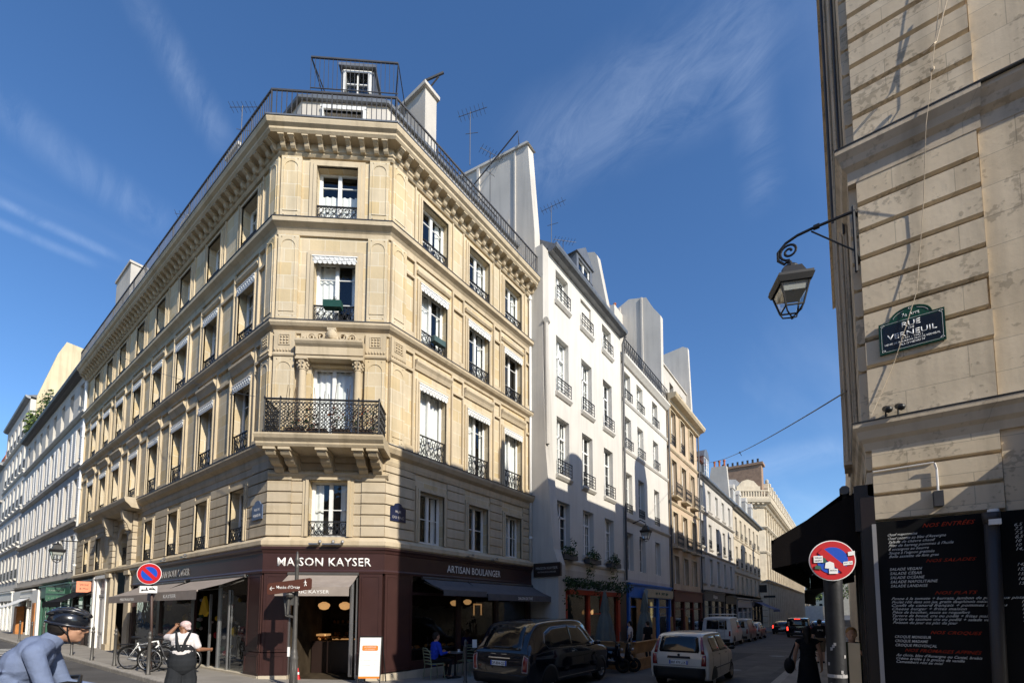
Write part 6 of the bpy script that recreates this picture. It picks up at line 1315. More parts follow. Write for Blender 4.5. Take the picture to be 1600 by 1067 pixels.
# traffic cone
t = thing('traffic_cone', (-11.9, 6.4, .2), 'small red and white cone in the bakery doorway', 'cone'); cp_ = FC.p(.98, .12, .2)
b = MB(); b.box(FC, .88, 1.08, .02, .22, .2, .23); b.lathe((cp_[0], cp_[1], .23), [(.075, 0), (.05, .12), (.042, .16)], 14); b.lathe((cp_[0], cp_[1], .23), [(.035, .22), (.015, .33)], 14); obj('cone_body', b, m_red, t); b = MB(); b.lathe((cp_[0], cp_[1], .23), [(.042, .16), (.035, .22)], 14); obj('cone_band', b, m_enam, t)
# far end of the street: river bank trees and pale buildings across the water
for i, (x, y, h, r, lab) in enumerate(((-14, 235, 15, 6, 'leftmost hazy tree at the far end of the street'), (-2, 250, 17, 7, 'middle hazy tree at the far end of the street'), (11, 240, 16, 7, 'right-hand hazy tree at the far end, beside the no parking post'))):
    t = thing('tree', (x, y, -1.5), lab, 'tree', 'distant trees'); b = MB(); b.cap((x, y, -1.5), .4, (x, y, h * .6), .2, 8); b.cap((x, y, h * .35), .2, (x + 2, y, h * .7), .1, 6); b.cap((x, y, h * .4), .2, (x - 2, y, h * .7), .1, 6); obj('trunk', b, m_bark, t)
    b = MB(); rt = random.Random(i)
    for k in range(9): b.leaves((x + rt.uniform(-r, r) * .6, y + rt.uniform(-r, r) * .6, h * rt.uniform(.4, .8)), (r * .45, r * .45, r * .4), 70, .45, 0, 3, rnd=rt)
    obj('crown', b, (m_leafl, m_leaf, m_leafd), t)
t = thing('riverside_palace', (0, 330, -2), 'pale long building closing the view beyond the river', 'building'); b = MB(); b.wb(-60, 60, 330, 345, -2, 14); b.wb(-8, 8, 328, 330, -2, 20)
obj('wall', b, m_pale, t)
b = MB(); b.add([(-60, 329.8, 14), (60, 329.8, 14), (60, 337, 19), (-60, 337, 19)], [(0, 1, 2, 3)]); obj('roof', b, m_slate, t)
b = MB()
for k in range(30): b.wb(-58 + k * 4, -56.4 + k * 4, 329.85, 330, 2, 6); b.wb(-58 + k * 4, -56.4 + k * 4, 329.85, 330, 8, 12)
obj('window', b, m_dark, t)
# ================================================================ people
def mx_(v): return Vector((-v[0], v[1], v[2]))
def person(label, loc, rot, H, pose, skin, top=None, bot=None, hair=None, shoe=None, vox=.012, slim=1., sleeve=.5, flare=0., bare_legs=False, group=None, extra=None, hatc=None, legs=True, skirt=None, belly=0.):
    k = H / 1.75; J = dict(head=(0, .02, 1.615), neck=(0, 0, 1.45), chest=(0, 0, 1.28), waist=(0, 0, 1.08), pel=(0, 0, .95), sR=(.175, 0, 1.40), eR=(.235, -.02, 1.12), wR=(.25, .06, .87), hR=(.09, 0, .92), kR=(.10, .02, .50), aR=(.10, -.03, .09), fR=(.12, .13, .035))
    for q in ('s', 'e', 'w', 'h', 'k', 'a', 'f'): J[q + 'L'] = tuple(mx_(J[q + 'R']))
    J.update(pose or {}); J = {a: Vector(v) * k for a, v in J.items() if a[:4] not in ('curl', 'palm', 'face')}
    t = thing('person', loc, label, 'person', group, rot); b = MB(); hd = J['head']; up = (hd - J['neck']).normalized(); w = k * slim
    fwd = Vector((pose or {}).get('face', (0, 1, 0))).normalized() if pose else Vector((0, 1, 0)); rt = fwd.cross(Vector((0, 0, 1))).normalized(); uh = rt.cross(fwd).normalized()
    M3 = Matrix((rt, fwd, uh)).transposed(); hp = lambda x, y, z: hd + M3 @ (Vector((x, y, z)) * k)
    b.ell(hp(0, -.015, .03), (.076 * k, .096 * k, .092 * k), 16, mat=M3); b.ell(hp(0, .02, -.04), (.060 * k, .070 * k, .075 * k), 14, mat=M3); b.ell(hp(0, .055, -.085), (.032 * k, .030 * k, .026 * k), 10, mat=M3)
    b.cap(hp(0, .082, .012), .011 * k, hp(0, .102, -.022), .015 * k, 8); b.ell(hp(0, .083, -.055), (.024 * k, .012 * k, .007 * k), 8, mat=M3); b.ell(hp(0, .083, -.066), (.020 * k, .011 * k, .007 * k), 8, mat=M3)
    for s in (-1, 1):
        b.ell(hp(s * .076, -.005, -.005), (.012 * k, .022 * k, .032 * k), 8, mat=M3); b.cap(hp(s * .015, .083, .030), .008 * k, hp(s * .045, .072, .030), .008 * k, 6); b.ell(hp(s * .04, .06, -.025), (.02 * k, .022 * k, .022 * k), 8, mat=M3)
    b.cap(J['neck'] - up * .03 * k, .062 * w, hd - up * .08 * k, .052 * w)
    b.cap(J['neck'], .06 * w, (J['chest'] + J['neck']) / 2, .10 * w)
    def torso(b, e):
        rows = ((J['neck'] * .45 + J['chest'] * .55, .155, .10), (J['chest'], .16, .115), (J['waist'], .135 + belly * .5, .105 + belly), (J['pel'], .16 + belly * .4, .115 + belly * .4))
        for i, (p, a, c) in enumerate(rows): b.ell(p, ((a + e) * w, (c + e) * w, (.13 + e) * k), 14)
        b.ell((rows[2][0] + rows[1][0]) / 2, ((.145 + e) * w, (.108 + e + belly * .6) * w, .13 * k), 14)
        for s in 'LR': b.cap(J['s' + s] * .9 + J['neck'] * .1, (.058 + e) * w, J['neck'] * .6 + J['s' + s] * .4, (.055 + e) * w)
    torso(b, -.008)
    for s in 'LR':
        S_, E_, W_ = J['s' + s], J['e' + s], J['w' + s]
        b.cap(S_, .052 * w, E_, .040 * w); b.cap(E_, .041 * w, W_, .026 * w)
        d = (W_ - E_).normalized(); g = Vector((pose or {}).get('palm' + s, (-1 if s == 'R' else 1, 0, 0))); sd_ = d.cross(g).normalized(); g = sd_.cross(d).normalized(); sz = .95 * k
        b.ell(W_ + d * .05 * sz, (.030 * sz, .030 * sz, .030 * sz), 8); b.cap(W_ + d * .01, .024 * sz, W_ + d * .07 * sz - sd_ * .012 * sz, .024 * sz); b.cap(W_ + d * .01, .022 * sz, W_ + d * .07 * sz + sd_ * .018 * sz, .022 * sz)
        curl = (pose or {}).get('curl' + s, .5)
        for i, (o, L) in enumerate(((-.030, .062), (-.010, .072), (.010, .068), (.028, .052))):
            p0 = W_ + d * .082 * sz + sd_ * o * sz; p1 = p0 + (d * (1 - curl * .6) + g * curl * .7).normalized() * L * .55 * sz; p2 = p1 + (d * (1 - curl * 1.5) + g * curl * 1.3).normalized() * L * .55 * sz
            b.cap(p0, .0098 * sz, p1, .009 * sz, 8); b.cap(p1, .009 * sz, p2, .008 * sz, 8)
        p0 = W_ + d * .035 * sz - sd_ * .026 * sz; p1 = p0 + (d * .6 - sd_ * .7 + g * .3).normalized() * .038 * sz; b.cap(p0, .012 * sz, p1, .010 * sz, 8); b.cap(p1, .010 * sz, p1 + (d * .9 + g * .4).normalized() * .03 * sz, .009 * sz, 8)
    if legs:
        for s in 'LR':
            b.cap(J['h' + s], .085 * w, J['k' + s], .055 * w); b.cap(J['k' + s], .056 * w, J['a' + s], .034 * w); b.ell(J['k' + s] * .7 + J['a' + s] * .3 + Vector((0, -.015, 0)), (.052 * w, .055 * w, .09 * k), 10); b.cap(J['a' + s], .036 * k, J['f' + s], .028 * k)
    blob('body', b, skin, t, vox)
    if top is not None:
        b = MB(); torso(b, .012)
        for s in 'LR':
            S_, E_, W_ = J['s' + s], J['e' + s], J['w' + s]
            if sleeve <= 0: continue
            if sleeve <= .5: b.cap(S_, .068 * w, S_.lerp(E_, sleeve * 1.7), .060 * w)
            else: b.cap(S_, .063 * w, E_, .050 * w); b.cap(E_, .051 * w, E_.lerp(W_, min(1, (sleeve - .5) * 2.)), .038 * w)
        rw = random.Random(4)
        for _ in range(16): p = J['waist'].lerp(J['chest'], rw.uniform(-.2, 1.1)); a = rw.uniform(0, 6.28); q = p + Vector((math.cos(a) * .145 * w, math.sin(a) * .10 * w, 0)); b.cap(q, .017, q + Vector((rw.uniform(-.07, .07), rw.uniform(-.05, .05), rw.uniform(-.08, .04))), .011, 6)
        blob('shirt', b, top, t, vox, 2)
    if bot is not None:
        b = MB(); b.ell(J['pel'], (.175 * w, (.13 + belly * .5) * w, .13 * k), 14)
        if skirt:
            b.lathe(J['pel'], [(.14, .14), (.18, 0), (.21, -.25), (.24, -skirt)], 16, sx=w, sy=w * .8)
        else:
            for s in 'LR':
                b.cap(J['h' + s] + Vector((0, 0, .02)), .105 * w, J['k' + s], (.070 + flare) * w)
                if not bare_legs: b.cap(J['k' + s], (.070 + flare) * w, J['a' + s] + Vector((0, 0, .03)), (.05 + flare * 1.3) * w)
        blob('trousers' if not skirt else 'skirt', b, bot, t, vox)
    if hair is not None:
        hm, style = hair; b = MB(); b.ell(hp(0, -.028, .045), (.086 * k, .100 * k, .092 * k), 14, mat=M3)
        if style == 'long': b.ell(hp(0, -.06, -.03), (.088 * k, .07 * k, .13 * k), 12, mat=M3); b.cap(hp(0, -.075, -.06), .07 * k, hp(0, -.085, -.22), .055 * k)
        elif style == 'bun': b.ell(hp(0, -.12, .07), (.05 * k,) * 3, 10)
        elif style == 'short': b.ell(hp(0, -.05, 0), (.080 * k, .075 * k, .09 * k), 12, mat=M3)
        blob('hair', b, hm, t, vox)
    if shoe is not None and legs:
        for s in 'LR': b = MB(); a, f_ = J['a' + s], J['f' + s]; b.cap(a + Vector((0, -.03 * k, -.05 * k)), .045 * k, f_ + Vector((0, 0, .005)), .038 * k); blob('shoe', b, shoe, t, vox)
    if extra: extra(t, J, hp, k, M3)
    return t
sk1 = pal('skin_light', (.55, .34, .25), .55, .4, var=.06, bump=0); sk2 = pal('skin_tan', (.42, .23, .15), .55, .4, var=.06, bump=0); sk3 = pal('skin_brown', (.24, .115, .065), .5, .4, var=.06, bump=0)
cl_blue = pal('blue_shirt_cotton', (.155, .195, .31), .9, .15, var=.12, nscale=8, bump=.9, bscale=9); cl_black = pal('black_cloth', (.014, .014, .016), .9, .1, var=.2, bump=.2); cl_white = pal('white_cloth', (.62, .58, .58), .9, .1, var=.1, nscale=20, bump=.1); cl_over = pal('charcoal_denim', (.024, .026, .030), .9, .1, var=.12, nscale=8, bump=.25)
cl_pink = pal('pink_print_scarf', (.62, .46, .45), .9, .1, var=.35, nscale=35, bump=0); cl_dblue = pal('bright_blue_cloth', (.02, .05, .42), .9, .1); hr_d = pal('dark_hair', (.012, .009, .008), .6, .3, var=.3, nscale=40, bump=.3, bscale=120); hr_b = pal('blond_hair', (.35, .2, .08), .6, .3, var=.2, bump=.2); cl_grey = pal('grey_cloth', (.15, .15, .16), .9, .1); cl_olive = pal('olive_cloth', (.05, .055, .03), .9, .1)
# cyclist riding up the street in the foreground (upper body in view)
gc = G(.75)
def helmet(t, J, hp, k, M3):
    b = MB(); hz = pal('helmet_black', (.010, .012, .018), .22, .5, var=.2, bump=0, coat=.6)
    for z, rx, ry in ((.045, .094, .122), ): b.ell(hp(0, -.012, .050), (rx * k, ry * k, .088 * k), 20, mat=M3)
    cut = hp(0, 0, .01); up_ = M3 @ Vector((0, 0, 1))
    me = mesh('h', b, hz); bm = bmesh.new(); bm.from_mesh(me); bmesh.ops.bisect_plane(bm, geom=bm.verts[:] + bm.edges[:] + bm.faces[:], plane_co=cut, plane_no=-(up_ + M3 @ Vector((0, -.12, 0))).normalized() * 1, clear_outer=True)
    ed = [e for e in bm.edges if e.is_boundary]
    if ed: bmesh.ops.contextual_create(bm, geom=ed)
    bm.to_mesh(me); bm.free(); me.polygons.foreach_set('use_smooth', [True] * len(me.polygons))
    h = kid('helmet', me, t); b = MB()
    for s in (-1.5, -.5, .5, 1.5):
        pts = [hp(s * .040 * math.cos(R(a)) ** .5 * 1.2, -.012 + .126 * math.sin(R(a)), .056 + .088 * math.cos(R(a)) * (1 - .12 * abs(s) ** 1.5)) for a in range(-66, 70, 12)]; b.tube(pts, .011 * k, 6)
    b.tube([hp(.096 * math.cos(R(a)), -.012 + .123 * math.sin(R(a)), .018 - .014 * math.sin(R(a))) for a in range(0, 360, 15)], .010 * k, 6, loop=True); kid('helmet_rib', mesh('helmet_rib', b, pal('helmet_gloss', (.018, .02, .03), .25, .5, bump=0, coat=.7), True), h)
    b = MB()
    for s in (-2., -1., 0, 1, 2.):
        for a in (-48, -22, 4, 30, 54): c_ = hp(s * .034, -.012 + .125 * math.sin(R(a)), .053 + .0885 * math.cos(R(a)) * (1 - .07 * s * s)); b.ell(c_, (.009 * k, .022 * k, .010 * k), 6, mat=M3)
    kid('helmet_vent', mesh('helmet_vent', b, m_black), h)
    b = MB()
    for s in (-1, 1): b.tube([hp(s * .088, .0, .02), hp(s * .080, .012, -.05), hp(s * .04, .03, -.115), hp(0, .04, -.122)], .005, 5); b.tube([hp(s * .088, -.05, .02), hp(s * .080, .008, -.04)], .005, 5)
    kid('chin_strap', mesh('chin_strap', b, m_black), t)
cyp = dict(head=(0, .27, 1.405), neck=(0, .165, 1.295), chest=(0, .04, 1.14), waist=(0, -.06, .95), pel=(0, -.12, .80), sR=(.185, .13, 1.225), eR=(.22, .22, .96), wR=(.25, .50, .88), sL=(-.185, .13, 1.225), eL=(-.22, .22, .96), wL=(-.25, .50, .88), hR=(.1, -.1, .78), kR=(.12, .18, .66), aR=(.12, .02, .28), fR=(.13, .15, .24), hL=(-.1, -.1, .78), kL=(-.12, .05, .52), aL=(-.12, -.08, .10), fL=(-.13, .06, .06), face=(0, 1, -.12), curlR=.9, curlL=.9)
CYX, CYY, CYR = -4.80, .53, R(-20)
def backbulk(t, J, hp, k, M3):
    helmet(t, J, hp, k, M3); b = MB(); up = (J['head'] - J['neck']).normalized(); c_ = J['neck'] + up * .015
    b.cap(c_ - up * .05, .085, c_ + up * .01, .070); blob('collar', b, cl_blue, t, .008)
person('cyclist in a blue long-sleeved shirt and black helmet riding past in the foreground', (CYX, CYY, gc + .18), CYR, 1.75, cyp, sk2, cl_blue, cl_grey, (hr_d, 'short'), m_black, .008, 1.0, .97, extra=backbulk)
def wheel(b, c, r, t=.018, spokes=18, mi=0):
    b.tube([(c[0], c[1] + r * math.cos(a * math.pi / 16), c[2] + r * math.sin(a * math.pi / 16)) for a in range(32)], t, 6, mi, loop=True)
def bicycle(label, loc, rot, group='bicycles', lean=0, dark=m_black, fork=m_steel, rack=True, grp=True):
    t = thing('bicycle', loc, label, 'bicycle', group if grp else None, rot); t.rotation_euler = (0, lean, rot)
    for y in (-.52, .54):
        b = MB(); wheel(b, (0, y, .34), .325, .020); w_ = kid('wheel', mesh('wheel', b, m_rubber, True), t); b = MB(); wheel(b, (0, y, .34), .295, .009)
        for q in range(18): a = q * math.pi / 9; b.tube([(.0, y, .34), (0, y + .295 * math.cos(a), .34 + .295 * math.sin(a))], .0016, 3)
        b.tube([(-.05, y, .34), (.05, y, .34)], .02, 8); kid('rim', mesh('rim', b, m_steel), w_)
    b = MB(); bb = (0, -.08, .29); st = (0, -.24, .80); hd0, hd1 = (0, .36, .86), (0, .40, .74)
    b.tube([bb, st], .018, 8); b.tube([bb, hd1], .022, 8); b.tube([(0, -.21, .72), hd0], .02, 8); b.tube([hd0, hd1], .024, 8)
    for s in (-.05, .05): b.tube([(s, -.52, .34), bb], .01, 6); b.tube([(s, -.52, .34), (s * .3, -.22, .74)], .009, 6); b.tube([(s, .54, .34), (s, .41, .70), (0, .39, .76)], .013, 6)
    kid('frame', mesh('frame', b, fork, True), t)
    b = MB(); b.tube([hd0, (0, .345, .98)], .014, 6); b.tube([(-.30, .22, 1.02), (-.2, .32, 1.03), (0, .345, 1.0), (.2, .32, 1.03), (.30, .22, 1.02)], .013, 6); kid('handlebar', mesh('handlebar', b, dark, True), t)
    b = MB(); b.tube([st, (0, -.26, .92)], .013, 6); b.cap((0, -.36, .94), .06, (0, -.12, .95), .025, 8); kid('saddle', mesh('saddle', b, dark, True), t)
    b = MB(); b.tube([(0, -.08 + .09 * math.cos(a * math.pi / 8), .29 + .09 * math.sin(a * math.pi / 8)) for a in range(16)], .008, 4, loop=True); b.tube([(.06, -.08, .29), (.07, -.0, .15), (.13, 0, .15)], .01, 5); b.tube([(-.06, -.08, .29), (-.07, -.16, .43), (-.13, -.16, .43)], .01, 5); kid('crank', mesh('crank', b, m_steel), t)
    for y in (-.52, .54): b = MB(); b.tube([(0, y + .355 * math.cos(R(a)), .34 + .355 * math.sin(R(a))) for a in range(20, 165, 12)], .016, 4); kid('mudguard', mesh('mudguard', b, dark), t)
    if rack: b = MB(); b.box(WF, -.07, .07, .36, .8, .74, .76); b.tube([(0, -.52, .36), (.06, -.52, .74)], .006, 4); b.tube([(0, -.52, .36), (-.06, -.52, .74)], .006, 4); kid('rack', mesh('rack', b, dark), t)
    return t
bicycle('dark city bicycle ridden by the cyclist in the blue shirt', (CYX, CYY - .02, gc + .0), CYR, lean=0, grp=False).scale = (1, 1.05, 1.16)
gb = G(4.4) + .12
bicycle('black bicycle with a bright silver frame leaning by the no parking pole', (-16.75, 4.5, gb), R(-55), lean=.10, fork=m_enam)
bicycle('second black bicycle with a rear rack behind the silver framed one', (-16.4, 4.85, gb), R(-62), lean=-.06, fork=m_black)
bicycle('third dark bicycle nearest the woman in overalls', (-15.7, 4.75, gb), R(-48), lean=.08, fork=m_irong)
# woman in overalls
def bib(t, J, hp, k, M3):
    b = MB(); b.ell(hp(0, -.03, .055), (.092 * k, .108 * k, .085 * k), 16, mat=M3); b.ell(hp(0, -.085, .0), (.07 * k, .05 * k, .07 * k), 10, mat=M3); b.ell(hp(0, -.13, -.03), (.03 * k,) * 3, 8); blob('headscarf', b, cl_pink, t, .010)
    b = MB()
    for s, sn in ((-1, 'L'), (1, 'R')):
        b.cap(J['waist'] + Vector((s * .03, -.19, .05)), .028, J['chest'] + Vector((s * .07, -.185, .05)), .026); b.cap(J['chest'] + Vector((s * .07, -.185, .05)), .026, J['neck'] + Vector((s * .11, -.03, .03)), .026); b.cap(J['neck'] + Vector((s * .09, -.01, 0)), .02, J['chest'] + Vector((s * .07, .12, .02)), .02)
    b.ell(J['waist'] + Vector((0, 0, .07)), (.200, .180, .17), 18); b.ell(J['waist'] * .5 + J['pel'] * .5, (.225, .195, .24), 18); b.ell(J['pel'] - Vector((0, 0, .08)), (.245, .205, .28), 18); b.ell(J['chest'] + Vector((0, .06, -.06)), (.12, .09, .12), 12); blob('overall_bib', b, cl_over, t, .012)
op = dict(sR=(.185, .0, 1.39), eR=(.29, -.03, 1.13), wR=(.45, .12, 1.12), sL=(-.185, 0, 1.39), eL=(-.34, .16, 1.40), wL=(-.19, .20, 1.60), palmL=(.3, -1, 0), kR=(.11, .05, .5), aR=(.12, -.05, .09), fR=(.13, .11, .035), kL=(-.12, -.06, .50), aL=(-.13, -.22, .12), fL=(-.14, -.08, .05), curlL=.7, curlR=.9, face=(-.9, .5, .05))
person('woman in charcoal overalls, white tee and patterned headscarf shading her eyes by the bollard', (-10.62, 3.42, G(3.42)), R(62), 1.62, op, sk3, cl_white, cl_over, None, m_black, .010, 1.30, .42, .06, extra=bib, belly=.05)
# woman in black with handbag, seen from behind, and the people near her
def bag(t, J, hp, k, M3):
    b = MB(); c_ = J['wL'] + Vector((-.10, -.06, -.02)); b.ell(c_, (.10, .19, .17), 14); blob('handbag', b, cl_black, t, .012); b = MB(); b.tube([c_ + Vector((0, .12, .12)), J['sL'] + Vector((-.03, 0, .0)), c_ + Vector((0, -.12, .12))], .012, 5); kid('bag_strap', mesh('bag_strap', b, cl_black), t)
person('woman in a black sleeveless dress with a handbag, walking away on the right pavement', (-.72, 11.3, G(11.3) + .12), R(10), 1.68, dict(wL=(-.25, .02, .90), kR=(.10, .1, .5), aR=(.1, .12, .09), fR=(.12, .28, .04), kL=(-.1, -.05, .5), aL=(-.1, -.22, .14), fL=(-.12, -.1, .05)), sk2, cl_black, cl_black, (hr_d, 'long'), m_black, .012, .95, 0, extra=bag, skirt=.42)
def teelogo(t, J, hp, k, M3):
    b = MB()
    for i in range(3): b.box(WF, -.09 + i * .07, -.04 + i * .07, .131, .137, 1.30, 1.36)
    kid('shirt_print', mesh('shirt_print', b, m_textg), t)
person('man in a dark printed tee and khaki shorts walking ahead of the woman in black', (-.98, 22.4, G(22.4) + .12), R(8), 1.78, dict(aR=(.1, .15, .09), fR=(.12, .3, .04), kR=(.1, .12, .5)), sk1, cl_black, pal('khaki_cloth', (.16, .12, .08), .9), (hr_d, 'short'), m_black, .016, 1.12, .45, bare_legs=True, extra=teelogo)
def handbag2(t, J, hp, k, M3):
    b = MB(); c_ = J['wR'] + Vector((.06, .0, -.16)); b.ell(c_, (.06, .14, .15), 12); kid('shopping_bag', mesh('shopping_bag', b, pal('printed_bag', (.35, .42, .42), .8, var=.5, nscale=30), True), t)
person('person in olive holding a phone and printed bag behind the thick post', (.02, 9.6, G(9.6) + .12), R(185), 1.70, dict(eL=(-.24, .05, 1.13), wL=(-.12, .25, 1.30)), sk1, cl_olive, cl_black, (hr_b, 'short'), m_black, .014, .95, .9, extra=handbag2)
for i, (x, y, r_, h, tp, bt, lab) in enumerate(((-8.9, 36.2, 10, 1.75, cl_black, cl_black, 'person in black standing at the kerb by the far awning'), (-4.65, 60, 170, 1.7, cl_grey, cl_black, 'far figure crossing the road before the black van'))):
    person(lab, (x, y, G(y) + (.12 if i == 0 else 0)), R(r_), h, {}, sk2, tp, bt, (hr_d, 'short'), None, .022, 1, .9)
cb_ = person('pair figure in black standing on the left pavement far down the street', (-9.1, 62.0, G(62) + .12), R(20), 1.75, {}, sk2, cl_black, cl_black, (hr_d, 'short'), None, .025)
# seated guests on the bakery terrace
sitp = dict(head=(0, .02, 1.21), neck=(0, 0, 1.04), chest=(0, -.02, .87), waist=(0, -.05, .67), pel=(0, -.06, .53), sR=(.175, 0, .99), eR=(.23, .06, .73), wR=(.18, .30, .76), sL=(-.175, 0, .99), eL=(-.23, .06, .73), wL=(-.18, .30, .76), hR=(.09, 0, .52), kR=(.11, .42, .50), aR=(.11, .38, .09), fR=(.12, .52, .035), hL=(-.09, 0, .52), kL=(-.11, .42, .50), aL=(-.11, .38, .09), fL=(-.12, .52, .035))
def gy(y): return G(y) + .12
person('seated guest in a bright blue top on the bakery terrace', (-9.55, 9.25, gy(9.3)), R(-15), 1.75, sitp, sk2, cl_dblue, cl_black, (hr_d, 'short'), m_black, .014, 1, .9)
person('seated waiting guest in dark blue behind the taxi', (-9.75, 12.1, gy(12)), R(170), 1.75, sitp, sk2, cl_dblue, cl_black, (hr_d, 'short'), m_black, .014, 1, .9)
m_wick = pal('pale_green_wicker', (.20, .23, .15), .7, .3, var=.3, nscale=60, bump=.2, bscale=200)
def chair(label, x, y, rot):
    t = thing('bistro_chair', (x, y, gy(y)), label, 'chair', 'chairs on the bakery terrace', rot)
    b = MB(); b.box(WF, -.21, .21, -.21, .21, .44, .47); kid('seat', mesh('seat', b, m_wick), t)
    b = MB()
    for z in (.55, .64, .73, .82): b.tube([(-.20, -.22, z), (0, -.26 - (z - .5) * .12, z + .01), (.20, -.22, z)], .016, 5)
    b.tube([(-.20, -.2, .45), (-.20, -.25, .78), (-.10, -.31, .90), (.10, -.31, .90), (.20, -.25, .78), (.20, -.2, .45)], .014, 6); kid('backrest', mesh('backrest', b, m_wick), t)
    for sx in (-1, 1):
        for sy in (-1, 1): b = MB(); b.tube([(sx * .19, sy * .19, .45), (sx * .22, sy * .23, .0)], .013, 6); kid('leg', mesh('leg', b, m_wick), t)
    return t
chair('green wicker bistro chair under the guest in blue', -9.55, 9.2, R(-15)); chair('empty wicker bistro chair beside the second terrace table', -9.5, 10.5, R(-160)); chair('wicker chair near the taxi under the second guest', -9.75, 12.15, R(170))
for x, y, lab in ((-9.45, 9.95, 'small round café table in front of the guest in blue'), (-9.6, 11.3, 'small round café table nearest the taxi')):
    t = thing('cafe_table', (x, y, gy(y)), lab, 'table', 'tables on the bakery terrace'); b = MB(); b.lathe((0, 0, 0), [(.33, .72), (.34, .735), (.33, .75)], 20); kid('table_top', mesh('table_top', b, m_pole), t); b = MB(); b.lathe((0, 0, 0), [(.2, 0), (.19, .03), (.03, .06), (.025, .72)], 12); kid('pedestal', mesh('pedestal', b, m_iron), t)
    t2 = thing('cup', (x, y, gy(y) + .75), 'white cup standing on the ' + lab, 'cup'); b = MB(); b.lathe((.1, .05, 0), [(.06, 0), (.07, .01), (.03, .015), (.04, .08)], 10); kid('cup_body', mesh('cup_body', b, m_enam), t2)
t = thing('clipboard_menu', (-9.35, 10.6, 1.0), 'small white card standing on the terrace by the empty chair', 'menu card'); b = MB(); b.box(Fr(-9.35, 10.6, .8, .6), 0, .14, 0, .01, .95, 1.2); obj('card', b, m_enam, t)

